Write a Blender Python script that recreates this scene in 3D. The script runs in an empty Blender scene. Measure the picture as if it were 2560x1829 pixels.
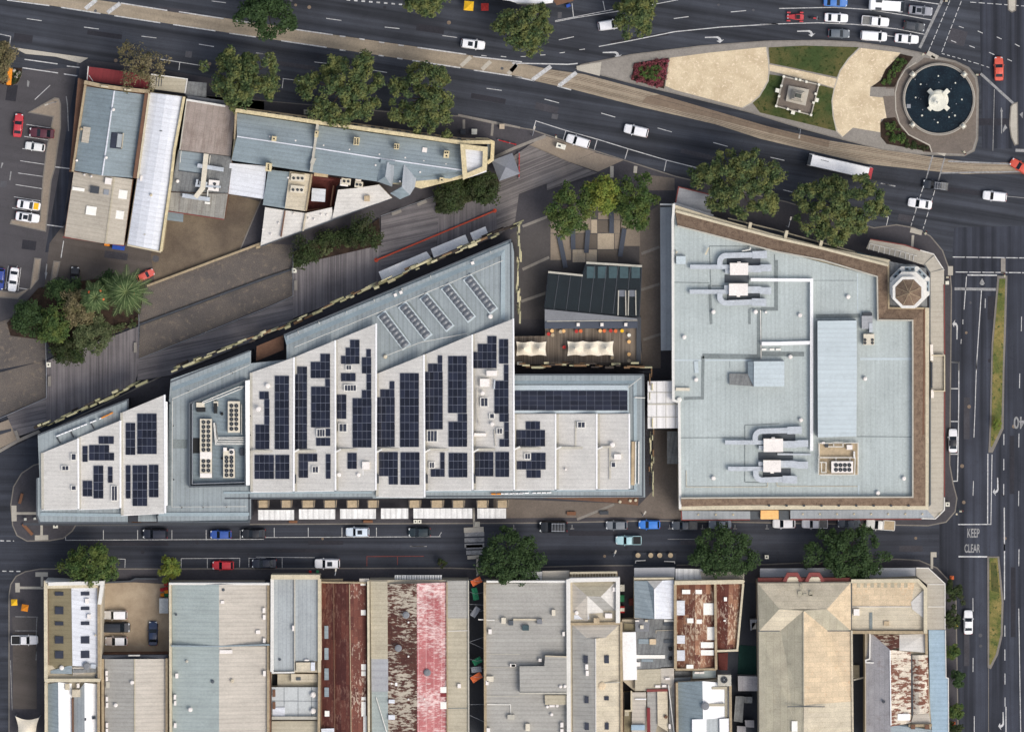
import bpy, math, random
from mathutils import Vector, noise as mnoise
import numpy as np
R = math.radians
random.seed(11)
scene = bpy.context.scene
COL = scene.collection

# ------------------------------------------------------------ camera, sky, sun
S = 0.08                       # metres per photograph pixel on the ground
H = 1000.0                     # flying height
YC = 60.0                      # the aircraft is a little north of the block
cd = bpy.data.cameras.new("aerial_camera")
cam = bpy.data.objects.new("aerial_camera", cd); COL.objects.link(cam)
cam.location = (0, YC, H); cam.rotation_euler = (0, 0, 0)
cd.sensor_width = 36.0; cd.lens = 36.0 * H / (2560 * S)
cd.shift_y = -YC / (2560 * S); cd.clip_start = 10; cd.clip_end = 6000
scene.camera = cam
SUN_EL, SUN_AZ = 52.0, -38.0   # azimuth measured counter-clockwise from +X
w = bpy.data.worlds.new("World"); scene.world = w; w.use_nodes = True
nt = w.node_tree; bg = nt.nodes["Background"]
sky = nt.nodes.new("ShaderNodeTexSky"); sky.sky_type = 'NISHITA'; sky.sun_disc = False
sky.sun_elevation = R(SUN_EL); sky.sun_rotation = R(90 - SUN_AZ)
sky.air_density = 1.0; sky.dust_density = 4.0; sky.ozone_density = 0.7
hs = nt.nodes.new('ShaderNodeHueSaturation'); hs.inputs['Saturation'].default_value = .62
nt.links.new(sky.outputs[0], hs.inputs['Color']); nt.links.new(hs.outputs[0], bg.inputs[0]); bg.inputs[1].default_value = 0.15
sl = bpy.data.lights.new("sun", 'SUN'); sl.energy = .95; sl.angle = R(30); sl.color = (1.0, .93, .82)
sun = bpy.data.objects.new("sun", sl); COL.objects.link(sun)
sdir = Vector((math.cos(R(SUN_EL)) * math.cos(R(SUN_AZ)), math.cos(R(SUN_EL)) * math.sin(R(SUN_AZ)), math.sin(R(SUN_EL))))
sun.rotation_euler = sdir.to_track_quat('Z', 'Y').to_euler(); sun.location = (150, -120, 200)
vs = scene.view_settings
vs.view_transform = 'Standard'; vs.look = 'None'; vs.gamma = 1; vs.use_curve_mapping = False
vs.exposure = 0.30

# ------------------------------------------------------------ photograph pixel -> world
def P(px, py, z=0.0):
    k = 1 - z / H
    xg = (px - 1280) * S; yg = -(py - 914.5) * S
    return Vector((xg * k, YC + (yg - YC) * k, z))
class PL(list):                 # point list; joining drops a first point that would step back over a tile overlap
    def __add__(s, o):
        ed = getattr(o, 'edge', 0); o = list(o)
        if s and o and 0 < math.hypot(s[-1][0] - o[0][0], s[-1][1] - o[0][1]) < 45 and len(o) > 1 and isinstance(s, PL) and getattr(s, 'rc', 0) and s.edge and not s.rc == 'd': o = o[1:]
        r = PL(list(s) + o); r.rc = getattr(s, 'rc', 0) or ed; r.edge = ed; return r
def q(rc, *a):                  # tile coordinates -> photograph pixels
    ox = (0, 640, 1280, 1900)[int(rc[1])]; oy = (0, 450, 900, 1359)[int(rc[0])]
    r = PL(_q(ox, oy, a)); r.rc = rc; r.edge = a[-2] in (0, 2273) or a[-1] in (0, 1619); return r
def _q(ox, oy, a):
    return [(ox + a[i] / 3.444, oy + a[i + 1] / 3.4447) for i in range(0, len(a), 2)]
def d(*a):                      # full view coordinates -> photograph pixels
    return [(a[i] * 1.12626, a[i + 1] * 1.12626) for i in range(0, len(a), 2)]
def q1(rc, x, y): return q(rc, x, y)[0]
def d1(x, y): return d(x, y)[0]

# ------------------------------------------------------------ materials
def lin(c):
    return tuple(((v / 255) / 12.92 if v / 255 <= .04045 else ((v / 255 + .055) / 1.055) ** 2.4) for v in c)
MATS = {}
class NG:
    def __init__(s, m): s.t = m.node_tree; s.n = s.t.nodes; s.l = s.t.links
    def new(s, typ, **kw):
        x = s.n.new(typ)
        for k, v in kw.items(): setattr(x, k, v)
        return x
    def noise(s, vec, scale, detail=4, rough=.6):
        x = s.new("ShaderNodeTexNoise"); x.inputs["Scale"].default_value = scale
        x.inputs["Detail"].default_value = detail; x.inputs["Roughness"].default_value = rough
        s.l.new(vec, x.inputs["Vector"]); return x.outputs[0]
    def ramp(s, fac, lo, hi, a=0.0, b=1.0):
        x = s.new("ShaderNodeMapRange"); s.l.new(fac, x.inputs[0])
        for i, v in enumerate((lo, hi, a, b)): x.inputs[i + 1].default_value = v
        return x.outputs[0]
    def math(s, op, a, b):
        x = s.new("ShaderNodeMath", operation=op)
        for i, v in enumerate((a, b)):
            if isinstance(v, (int, float)): x.inputs[i].default_value = v
            else: s.l.new(v, x.inputs[i])
        return x.outputs[0]
    def mix(s, fac, a, b):
        x = s.new("ShaderNodeMix", data_type='RGBA')
        for i, v in ((0, fac), (6, a), (7, b)):
            if isinstance(v, (int, float)): x.inputs[i].default_value = v
            elif isinstance(v, tuple): x.inputs[i].default_value = (*v, 1)
            else: s.l.new(v, x.inputs[i])
        return x.outputs[2]
    def scale(s, col, f):
        x = s.new("ShaderNodeVectorMath", operation='SCALE'); s.l.new(col, x.inputs[0]); s.l.new(f, x.inputs[3]); return x.outputs[0]
    def rot(s, vec, ang, sx=1, sy=1):
        m = s.new("ShaderNodeMapping"); s.l.new(vec, m.inputs[0]); m.inputs[2].default_value = (0, 0, R(-ang)); 
        k = s.new("ShaderNodeVectorMath", operation='MULTIPLY'); s.l.new(m.outputs[0], k.inputs[0]); k.inputs[1].default_value = (sx, sy, 1); return k.outputs[0]
def start(name, rough=.8, metal=0, spec=.3):
    m = bpy.data.materials.new(name); m.use_nodes = True; g = NG(m)
    b = g.n["Principled BSDF"]; b.inputs["Roughness"].default_value = rough; b.inputs["Metallic"].default_value = metal
    b.inputs["Specular IOR Level"].default_value = spec
    pos = g.new("ShaderNodeNewGeometry").outputs["Position"]
    MATS[name] = m
    return m, g, b, pos
def mat(name, c, rough=.8, big=.12, small=.13, sc=.25, metal=0, spec=.3, rib=None, fine=.14, stain=.12):
    """plain weathered material; rib = (angle of the lines, spacing, depth)"""
    if name in MATS: return MATS[name]
    m, g, b, pos = start(name, rough, metal, spec)
    f = g.ramp(g.noise(pos, sc, 5), .25, .75, 1 - big, 1 + big)
    f = g.math('MULTIPLY', f, g.ramp(g.noise(pos, 2.2, 3), .25, .75, 1 - small, 1 + small))
    f = g.math('MULTIPLY', f, g.ramp(g.noise(pos, 9, 1), .3, .7, 1 - fine, 1 + fine))
    f = g.math('MULTIPLY', f, g.ramp(g.noise(pos, .33, 6, .72), .55, .72, 1, 1 - stain))
    if rib:
        ang, sp, dep = rib; dep *= 1.6
        v = g.rot(pos, ang)
        sx = g.new("ShaderNodeSeparateXYZ"); g.l.new(v, sx.inputs[0])
        ph = g.math('FRACT', g.math('MULTIPLY', sx.outputs[1], 1 / sp), 0)
        line = g.ramp(g.math('ABSOLUTE', g.math('SUBTRACT', ph, .5), 0), .28, .5, 1.0, 1 - dep)
        f = g.math('MULTIPLY', f, line)
        st = g.noise(g.rot(pos, ang, .06, 1.3), 1.0, 3)      # runs of dirt down the sheets
        f = g.math('MULTIPLY', f, g.ramp(st, .3, .7, 1 - dep * .8, 1 + dep * .5))
    cc = g.new("ShaderNodeRGB"); cc.outputs[0].default_value = (*lin(c), 1)
    g.l.new(g.scale(cc.outputs[0], f), b.inputs["Base Color"])
    return m
def asphalt(name, c, ang, amp=.3, patch=.12):
    m, g, b, pos = start(name, .9, 0, .25)
    st = g.noise(g.rot(pos, ang, .010, .55), 1.0, 4, .6)
    f = g.ramp(st, .36, .66, 1 - amp, 1 + amp)
    f = g.math('MULTIPLY', f, g.ramp(g.noise(pos, .12, 4), .3, .7, 1 - patch, 1 + patch))
    f = g.math('MULTIPLY', f, g.ramp(g.noise(pos, 7, 2), .3, .7, .86, 1.14))
    cr = g.new("ShaderNodeTexVoronoi", feature='DISTANCE_TO_EDGE'); cr.inputs["Scale"].default_value = .09
    dn = g.new("ShaderNodeVectorMath", operation='ADD'); g.l.new(pos, dn.inputs[0])
    nn = g.new("ShaderNodeTexNoise"); nn.inputs["Scale"].default_value = .4; g.l.new(pos, nn.inputs["Vector"])
    sc2 = g.new("ShaderNodeVectorMath", operation='SCALE'); g.l.new(nn.outputs[1], sc2.inputs[0]); sc2.inputs[3].default_value = 5
    g.l.new(sc2.outputs[0], dn.inputs[1]); g.l.new(dn.outputs[0], cr.inputs["Vector"])
    f = g.math('MULTIPLY', f, g.ramp(cr.outputs[0], 0, .006, .82, 1.0))
    cc = g.new("ShaderNodeRGB"); cc.outputs[0].default_value = (*lin(c), 1)
    g.l.new(g.scale(cc.outputs[0], f), b.inputs["Base Color"]); return m
def sheets(name, cols, ang, w_, h_, line, wear=None, wearc=(120, 60, 40), lo=.5, hi=.56, wsc=(.5, 2.0), rough=.75):
    """sheeted roof: sheets of two tones with seams, worn through to another colour in blotches"""
    m, g, b, pos = start(name, rough, 0, .3)
    v = g.rot(pos, ang)
    br = g.new("ShaderNodeTexBrick"); g.l.new(v, br.inputs["Vector"])
    br.inputs["Color1"].default_value = (*lin(cols[0]), 1); br.inputs["Color2"].default_value = (*lin(cols[1]), 1)
    br.inputs["Mortar"].default_value = (*lin(line), 1); br.inputs["Scale"].default_value = 1
    br.inputs["Mortar Size"].default_value = .03; br.inputs["Brick Width"].default_value = w_; br.inputs["Row Height"].default_value = h_
    br.offset = 0.5; br.inputs["Bias"].default_value = 0
    col = br.outputs[0]
    if wear:
        nz = g.noise(g.rot(pos, ang, *wsc), 1.0, 6, .7)
        nb = g.noise(pos, .13, 3)
        k = g.ramp(g.math('ADD', g.math('MULTIPLY', nz, .6), g.math('MULTIPLY', nb, .4)), lo, hi, 0, wear)
        col = g.mix(k, col, lin(wearc))
    f = g.math('MULTIPLY', g.ramp(g.noise(pos, .4, 4), .25, .75, .82, 1.16), g.ramp(g.noise(pos, 5, 2), .3, .7, .85, 1.15))
    g.l.new(g.scale(col, f), b.inputs["Base Color"]); return m
def patchmat(name, ca, cb, sc, lo, hi, cc_=None, rough=.95, fine=.25):
    m, g, b, pos = start(name, rough, 0, .15)
    col = g.mix(g.ramp(g.noise(pos, sc, 6, .65), lo, hi), lin(ca), lin(cb))
    if cc_: col = g.mix(g.ramp(g.noise(pos, sc * 6, 3, .6), .56, .66), col, lin(cc_))
    f = g.ramp(g.noise(pos, 6, 2), .3, .7, 1 - fine, 1 + fine)
    g.l.new(g.scale(col, f), b.inputs["Base Color"]); return m
def planks(name, ca, cb, ang, sp=.35):
    m, g, b, pos = start(name, .85, 0, .2)
    v = g.rot(pos, ang, .05, 1 / sp)
    wn = g.noise(v, 1.0, 2, .7)
    col = g.mix(g.ramp(wn, .35, .65), lin(ca), lin(cb))
    f = g.math('MULTIPLY', g.ramp(g.noise(pos, .15, 4), .25, .75, .78, 1.25), g.ramp(g.noise(pos, 8, 1), .3, .7, .9, 1.1))
    g.l.new(g.scale(col, f), b.inputs["Base Color"]); return m
def leafmat(name, ca, cb, cc_):
    m, g, b, pos = start(name, .7, 0, .2)
    gi = g.n["Geometry"] if "Geometry" in g.n else g.new("ShaderNodeNewGeometry")
    col = g.mix(gi.outputs["Random Per Island"], lin(ca), lin(cb))
    col = g.mix(g.ramp(g.noise(pos, .55, 3), .42, .68), col, lin(cc_))
    g.l.new(col, b.inputs["Base Color"])
    b.inputs["Subsurface Weight"].default_value = 0
    return m
def paint():
    m, g, b, pos = start("car_paint", .28, 0, .5)
    oi = g.new("ShaderNodeObjectInfo"); g.l.new(g.scale(oi.outputs["Color"], g.ramp(g.noise(pos, 3, 3), .3, .7, .93, 1.05)), b.inputs["Base Color"])
    b.inputs["Coat Weight"].default_value = .3
    return m
def glassy(name, c, rough=.08, spec=.5):
    m, g, b, pos = start(name, rough, 0, spec)
    cc = g.new("ShaderNodeRGB"); cc.outputs[0].default_value = (*lin(c), 1)
    g.l.new(g.scale(cc.outputs[0], g.ramp(g.noise(pos, .8, 3), .3, .7, .8, 1.2)), b.inputs["Base Color"]); return m

asphalt("road_main", (57, 60, 67), -9, .42, .2)
asphalt("road_side", (56, 59, 67), 0, .38, .2)
asphalt("road_east", (55, 58, 67), 90, .46, .2)
asphalt("yard_tar", (88, 82, 78), -10, .10, .2)
asphalt("lot_tar", (76, 74, 77), -10, .08, .12)
mat("path_tar", (72, 70, 74), .9, .16, .12, .15)
mat("path_tan", (112, 103, 95), .9, .15, .12, .2)
mat("plaza_grey", (82, 79, 79), .9, .14, .1, .2)
mat("kerb", (122, 117, 110), .9, .14, .14)
mat("concrete_pale", (176, 170, 158), .9, .1, .08)
mat("concrete_grey", (136, 131, 124), .9, .14, .12)
mat("tram_concrete", (152, 140, 122), .9, .12, .12, .3, rib=(-10, 3.0, .10))
mat("tram_concrete2", (122, 107, 92), .9, .16, .14, .3)
mat("rail_steel", (96, 84, 72), .6, .1, .1)
mat("line_white", (186, 186, 186), .8, .16, .3, .8, fine=.25)
mat("line_worn", (140, 140, 140), .8, .2, .3, .8, fine=.2)
mat("line_red", (120, 62, 55), .8, .1, .2)
mat("patch_light", (82, 82, 86), .9, .2, .15); mat("patch_dark", (46, 46, 52), .9, .2, .15); mat("patch_mid", (66, 65, 70), .9, .2, .15)
patchmat("gravel", (212, 196, 166), (190, 172, 143), .35, .35, .65, (222, 206, 180), fine=.14)
patchmat("grass_lawn", (60, 74, 42), (92, 88, 54), .22, .4, .66, (46, 60, 30), fine=.22)
patchmat("grass_verge", (88, 96, 52), (136, 122, 76), .25, .4, .6, (60, 76, 42), fine=.3)
patchmat("soil", (44, 36, 32), (62, 50, 42), .8, .4, .6)
patchmat("stone_channel", (104, 97, 91), (86, 82, 80), .16, .35, .65, (112, 103, 94), fine=.34)
patchmat("pave_dirty", (120, 108, 92), (92, 82, 72), .15, .35, .65, fine=.15)
patchmat("lot_concrete", (172, 156, 134), (146, 130, 110), .18, .38, .62, fine=.1)
planks("deck_a", (98, 94, 96), (130, 125, 126), 90, .4)
planks("deck_b", (90, 87, 90), (122, 118, 119), 12, .4)
planks("deck_c", (90, 86, 87), (126, 121, 118), 22, .4)
planks("deck_brown", (96, 86, 76), (134, 122, 108), 90, .4)
mat("tan_slab", (178, 164, 144), .9, .1, .1); mat("tan_slab2", (142, 130, 116), .9, .1, .1); mat("tan_slab3", (104, 96, 88), .9, .08, .06)
# roofs
mat("roof_zinc", (142, 151, 154), .55, .12, .08, .15, rib=(90, .9, .10))
mat("roof_bluegrey", (170, 179, 178), .55, .11, .08, .12, rib=(90, .9, .06))
mat("roof_bluegrey_pale", (184, 195, 199), .55, .06, .05, .15, rib=(0, .9, .05))
mat("roof_slate", (138, 150, 156), .5, .12, .08, .2, rib=(-8, .8, .10))
mat("roof_slate_ns", (124, 137, 143), .5, .14, .1, .2, rib=(-8, .8, .08))
mat("roof_white", (204, 201, 195), .5, .09, .07, .2, rib=(0, .75, .055))
mat("roof_white_clean", (232, 232, 232), .45, .04, .04, .3)
mat("roof_lavender", (208, 211, 217), .5, .06, .05, .2, rib=(-10, .9, .07))
mat("roof_beige", (176, 168, 154), .6, .1, .08, .2, rib=(-10, .8, .08))
mat("roof_beige_ew", (184, 177, 166), .6, .08, .07, .15, rib=(0, .8, .09))
mat("roof_grey_ew", (160, 158, 152), .6, .1, .08, .15, rib=(0, .8, .09))
mat("roof_grey_ns", (160, 166, 168), .6, .12, .08, .15, rib=(90, .8, .08))
mat("roof_green_ew", (156, 166, 164), .6, .1, .07, .15, rib=(0, .8, .07))
mat("roof_olive", (126, 117, 92), .6, .1, .06, .2, rib=(0, .8, .07))
mat("roof_dull", (120, 122, 122), .7, .25, .2, .4, rib=(80, .8, .12))
mat("roof_tan_strip", (176, 168, 148), .7, .12, .1, .2, rib=(0, .8, .07))
mat("terrace_tile", (182, 186, 186), .7, .12, .1, .3)
sheets("roof_pinkbrown", ((158, 146, 138), (140, 128, 120)), 82, 6, 1.2, (128, 118, 108), .7, (112, 96, 86), .5, .66, (.3, 1.6))
sheets("roof_weather", ((150, 148, 140), (136, 134, 128)), 84, 7, .9, (118, 112, 104), .6, (96, 86, 78), .5, .64, (.25, 1.4))
sheets("rust_dark", ((74, 38, 35), (102, 58, 48)), 90, 6, 1.0, (66, 32, 30), .75, (140, 108, 94), .51, .62, (.9, 2.6))
sheets("rust_spot", ((118, 72, 60), (84, 44, 38)), 90, 2.6, .9, (84, 46, 38), .95, (176, 156, 140), .535, .575, (1.2, 2.6))
sheets("rust_white", ((92, 58, 48), (80, 48, 42)), 0, 2.0, .9, (62, 36, 34), .95, (190, 180, 162), .50, .55, (.7, 2.2))
sheets("rust_red", ((150, 80, 84), (174, 108, 108)), 90, 9, 1.55, (208, 182, 178), .92, (218, 202, 198), .47, .60, (2.6, .9))
sheets("rust_patch", ((148, 108, 84), (88, 46, 38)), 90, 2.0, 1.1, (92, 56, 44), .9, (190, 170, 146), .51, .57, (1.0, 2.4))
sheets("rust_rowed", ((212, 202, 186), (196, 186, 168)), 0, 2.6, .9, (170, 158, 142), .95, (108, 62, 46), .49, .52, (.5, 1.3))
sheets("roof_peach", ((206, 186, 156), (196, 178, 150)), 0, 2.4, 1.0, (176, 160, 136), .6, (196, 146, 104), .56, .70, (1.2, 1.2))
sheets("roof_cream", ((196, 186, 164), (188, 178, 158)), 0, 9, 1.0, (168, 158, 140), .5, (160, 146, 122), .54, .70, (.6, 1.4))
sheets("roof_sage", ((172, 166, 146), (164, 158, 140)), 90, 9, 1.4, (146, 140, 122), .4, (150, 136, 112), .55, .70, (.6, 1.4))
sheets("roof_mauve", ((158, 156, 158), (148, 146, 148)), 90, 6, 1.0, (136, 134, 138), .5, (124, 110, 106), .54, .66, (1.5, .6))
patchmat("tile_brown", (126, 108, 92), (98, 82, 70), 1.1, .35, .65, (140, 122, 104), fine=.2)
mat("parapet_cream", (194, 184, 160), .8, .12, .12, .6); mat("parapet_yellow", (198, 184, 148), .8, .16, .2, .8)
mat("parapet_dirty", (160, 144, 118), .85, .2, .2, .6); mat("parapet_white", (214, 212, 206), .8, .06, .06)
mat("brick_brown", (110, 82, 66), .9, .15, .15, .6); mat("wall_grey", (120, 122, 126), .8, .1, .08); mat("wall_dark", (56, 60, 68), .7, .1, .08)
mat("wall_render", (178, 168, 148), .85, .12, .1); mat("red_metal", (122, 44, 48), .6, .1, .08, rib=(80, .8, .08)); mat("red_trim", (122, 60, 56), .6, .1, .1)
mat("maroon_floor", (94, 50, 46), .9, .2, .15); mat("green_floor", (30, 62, 56), .9, .15, .1)
mat("awning_grey", (158, 160, 164), .6, .08, .06, .3, rib=(0, 1.4, .06)); mat("awning_grey_h", (150, 156, 162), .6, .08, .06, .3, rib=(90, 1.4, .06))
mat("awning_stone", (172, 166, 154), .7, .08, .06, .3, rib=(0, 1.0, .06)); mat("awning_blue", (150, 172, 188), .55, .1, .08, .3, rib=(0, .9, .06))
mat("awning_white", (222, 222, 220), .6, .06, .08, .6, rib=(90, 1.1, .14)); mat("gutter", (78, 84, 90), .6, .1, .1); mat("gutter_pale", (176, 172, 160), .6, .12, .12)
mat("mansard", (138, 152, 158), .55, .10, .08, .3); mat("seam", (120, 128, 128), .7, .2, .2)
mat("duct_steel", (176, 182, 188), .4, .1, .12, .8, spec=.5); mat("unit_white", (226, 220, 214), .5, .05, .05); mat("unit_cream", (206, 198, 180), .6, .08, .08)
mat("fan_dark", (30, 32, 34), .6); mat("steel_dark", (62, 66, 72), .5); mat("pipe_white", (220, 218, 210), .5); mat("rail_white", (206, 204, 196), .5)
mat("skylight_pod", (104, 108, 114), .35, .1, .08, spec=.5); mat("skylight_white", (232, 230, 222), .4, .04, .04)
mat("solar_cell", (26, 31, 48), .25, .1, .1, .5, spec=.5, fine=.05); mat("solar_frame", (116, 120, 132), .5)
mat("hood_tan", (178, 160, 132), .8, .15, .15, .6); mat("bridge_white", (224, 222, 220), .5, .04, .04, rib=(90, 1.2, .07))
for nm, c in (("screen_cream", (188, 180, 146)), ("screen_olive", (136, 133, 102)), ("screen_brown", (118, 92, 66)), ("screen_dark", (56, 48, 42)), ("screen_pale", (164, 159, 128))): mat(nm, c, .7, .1, .1)
glassy("pavilion_glass", (30, 40, 44), .1).node_tree.nodes["Principled BSDF"].inputs["Alpha"].default_value = .62; glassy("car_glass", (26, 33, 40), .05); glassy("roof_glass", (46, 50, 62), .12); patchmat("pool_water", (14, 25, 35), (26, 42, 52), .5, .35, .7, (34, 52, 62), .25, .1)
glassy("teal_glass", (58, 78, 82), .15)
paint()
mat("tyre", (24, 24, 26), .9); mat("trim_black", (26, 27, 30), .6); mat("chrome", (190, 192, 196), .25, metal=.6); mat("lamp_lens", (210, 214, 216), .2, spec=.5); mat("tail_red", (150, 24, 22), .3)
mat("load_grey", (118, 118, 116), .8, .2, .2); mat("white_paint", (238, 238, 238), .4, .04, .04); mat("bus_red", (176, 60, 66), .5)
mat("bark", (88, 74, 60), .9, .2, .2, 2)
leafmat("leaf_plane", (36, 54, 34), (80, 96, 58), (108, 110, 62)); leafmat("leaf_lush", (40, 62, 32), (74, 94, 48), (88, 98, 48)); leafmat("leaf_street", (32, 50, 28), (62, 82, 46), (46, 64, 34))
leafmat("leaf_dark", (30, 44, 24), (62, 76, 40), (54, 58, 36)); leafmat("leaf_olive", (96, 88, 64), (128, 118, 88), (84, 82, 52)); leafmat("leaf_lime", (76, 98, 40), (108, 122, 54), (122, 122, 52))
leafmat("leaf_palm", (58, 78, 46), (88, 106, 66), (70, 88, 52)); mat("frond_rib", (122, 136, 92), .8, .1, .1); leafmat("leaf_grey", (78, 88, 58), (104, 108, 76), (62, 76, 46)); leafmat("flower_red", (104, 46, 56), (142, 76, 86), (84, 48, 44)); leafmat("leaf_shrub", (52, 84, 44), (96, 112, 56), (52, 70, 34))
_m = MATS["solar_cell"]; _g = NG(_m); _b = _g.n["Principled BSDF"]; _i = _g.new("ShaderNodeNewGeometry")
_g.l.new(_g.mix(_i.outputs["Random Per Island"], lin((20, 23, 36)), lin((36, 40, 56))), _b.inputs["Base Color"])
for nm, c in (("cloth_cream", (232, 222, 202)), ("cloth_white", (230, 226, 214)), ("cloth_yellow", (232, 182, 40)), ("cloth_orange", (206, 104, 60)), ("cloth_green", (28, 104, 74)), ("cloth_grey", (128, 132, 140)), ("cloth_slate", (108, 112, 120)), ("cloth_red", (176, 52, 48)), ("cloth_peach", (232, 184, 122)), ("plastic_blue", (44, 82, 170)), ("plastic_orange", (226, 140, 40)), ("rail_orange", (198, 84, 62)), ("steel_grey", (136, 140, 146)), ("bench_slate", (72, 78, 90)), ("stone_pale", (172, 166, 154)), ("stone_white", (222, 220, 206)), ("timber_rust", (120, 84, 62)), ("bronze", (74, 78, 72)), ("plastic_green", (44, 120, 78)), ("plastic_red", (170, 40, 44)), ("wall_mural", (186, 140, 124))):
    mat(nm, c, .75, .08, .06)

# ------------------------------------------------------------ mesh builder
class MB:
    def __init__(s): s.v = []; s.f = []; s.m = []; s.mats = []
    def mi(s, m):
        m = MATS[m] if isinstance(m, str) else m
        if m not in s.mats: s.mats.append(m)
        return s.mats.index(m)
    def add(s, vs, fs, m):
        b = len(s.v); k = s.mi(m); s.v += [tuple(v) for v in vs]
        for f in fs: s.f.append([b + i for i in f]); s.m.append(k)
        return s
    def prism(s, xy, z0, z1, m, side=None, bottom=True):
        xy = ccw([(p[0], p[1]) for p in xy]); n = len(xy)
        vs = [(x, y, z0) for x, y in xy] + [(x, y, z1) for x, y in xy]
        s.add(vs, [list(range(n, 2 * n))], m)
        s.add(vs, [[i, (i + 1) % n, n + (i + 1) % n, n + i] for i in range(n)] + ([list(range(n - 1, -1, -1))] if bottom else []), side or m); return s
    def slab(s, pts, th, m, side=None):
        pts = [Vector(p) for p in pts]
        a = sum(pts[i].x * pts[(i + 1) % len(pts)].y - pts[(i + 1) % len(pts)].x * pts[i].y for i in range(len(pts)))
        if a < 0: pts.reverse()
        n = len(pts); vs = pts + [p - Vector((0, 0, th)) for p in pts]
        s.add(vs, [list(range(n))], m)
        s.add(vs, [[(i + 1) % n, i, n + i, n + (i + 1) % n] for i in range(n)] + [list(range(2 * n - 1, n - 1, -1))], side or m); return s
    def box(s, c, sx, sy, z0, z1, ang, m, side=None, taper=1.0):
        ca, sa = math.cos(ang), math.sin(ang)
        def r(x, y): return (c[0] + x * ca - y * sa, c[1] + x * sa + y * ca)
        b = [r(-sx / 2, -sy / 2), r(sx / 2, -sy / 2), r(sx / 2, sy / 2), r(-sx / 2, sy / 2)]
        t = [r(-sx / 2 * taper, -sy / 2 * taper), r(sx / 2 * taper, -sy / 2 * taper), r(sx / 2 * taper, sy / 2 * taper), r(-sx / 2 * taper, sy / 2 * taper)]
        vs = [(x, y, z0) for x, y in b] + [(x, y, z1) for x, y in t]
        s.add(vs, [[4, 5, 6, 7]], m); s.add(vs, [[0, 1, 5, 4], [1, 2, 6, 5], [2, 3, 7, 6], [3, 0, 4, 7], [3, 2, 1, 0]], side or m); return s
    def lathe(s, c, prof, m, n=20, start=0):
        vs = []; fs = []
        for r, z in prof:
            for i in range(n):
                a = start + 2 * math.pi * i / n; vs.append((c[0] + r * math.cos(a), c[1] + r * math.sin(a), z))
        for k in range(len(prof) - 1):
            for i in range(n):
                j = (i + 1) % n; fs.append([k * n + i, k * n + j, (k + 1) * n + j, (k + 1) * n + i])
        fs.append([(len(prof) - 1) * n + i for i in range(n)]); fs.append([n - 1 - i for i in range(n)])
        return s.add(vs, fs, m)
    def cyl(s, c, r, z0, z1, m, n=16): return s.lathe(c, [(r, z0), (r, z1)], m, n)
    def tube(s, pts, r, m, n=6, r1=None):
        pts = [Vector(p) for p in pts]; vs = []; fs = []; k = len(pts)
        for i, p in enumerate(pts):
            t = (pts[min(i + 1, k - 1)] - pts[max(i - 1, 0)]).normalized()
            u = t.cross(Vector((0, 0, 1)) if abs(t.z) < .9 else Vector((1, 0, 0))).normalized(); v = t.cross(u)
            rr = r if r1 is None else r + (r1 - r) * i / max(1, k - 1)
            for j in range(n):
                a = 2 * math.pi * j / n; vs.append(p + (u * math.cos(a) + v * math.sin(a)) * rr)
        for i in range(k - 1):
            for j in range(n):
                j2 = (j + 1) % n; fs.append([i * n + j, i * n + j2, (i + 1) * n + j2, (i + 1) * n + j])
        fs.append(list(range(n))[::-1]); fs.append([(k - 1) * n + j for j in range(n)])
        return s.add(vs, fs, m)
    def strip(s, path, width, z0, z1, m, closed=False, shift=0):
        """wall / duct / line of rectangular section along a world path"""
        L = offset(path, width / 2 + shift, closed); Rr = offset(path, -width / 2 + shift, closed); n = len(path); e = n if closed else n - 1
        vs = [(*a[:2], z0) for a in L] + [(*a[:2], z0) for a in Rr] + [(*a[:2], z1) for a in L] + [(*a[:2], z1) for a in Rr]
        fs = []
        for i in range(e):
            j = (i + 1) % n
            fs += [[2 * n + j, 2 * n + i, 3 * n + i, 3 * n + j], [i, j, n + j, n + i], [j, i, 2 * n + i, 2 * n + j], [n + i, n + j, 3 * n + j, 3 * n + i]]
        if not closed: fs += [[0, n, 3 * n, 2 * n], [2 * n - 1, n - 1, 3 * n - 1, 4 * n - 1]]
        return s.add(vs, fs, m)
    def build(s, name, parent=None, origin=None, **props):
        me = bpy.data.meshes.new(name)
        o = bpy.data.objects.new(name, me); COL.objects.link(o)
        if parent is not None:
            off = Vector(parent.get('_w', (0, 0, 0))); o.parent = parent; o['_w'] = tuple(off)
        else:
            if origin is None and s.v:
                a = np.array(s.v); off = Vector((float(a[:, 0].mean()), float(a[:, 1].mean()), float(a[:, 2].min())))
            else: off = Vector(origin or (0, 0, 0))
            o.location = off; o['_w'] = tuple(off)
        me.from_pydata([(v[0] - off[0], v[1] - off[1], v[2] - off[2]) for v in s.v], [], s.f)
        for m in s.mats: me.materials.append(m)
        if len(s.mats) > 1: me.polygons.foreach_set("material_index", s.m)
        me.update()
        for k, v in props.items(): o[k] = v
        return o
def ccw(p):
    a = sum(p[i][0] * p[(i + 1) % len(p)][1] - p[(i + 1) % len(p)][0] * p[i][1] for i in range(len(p)))
    return p if a > 0 else p[::-1]
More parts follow.
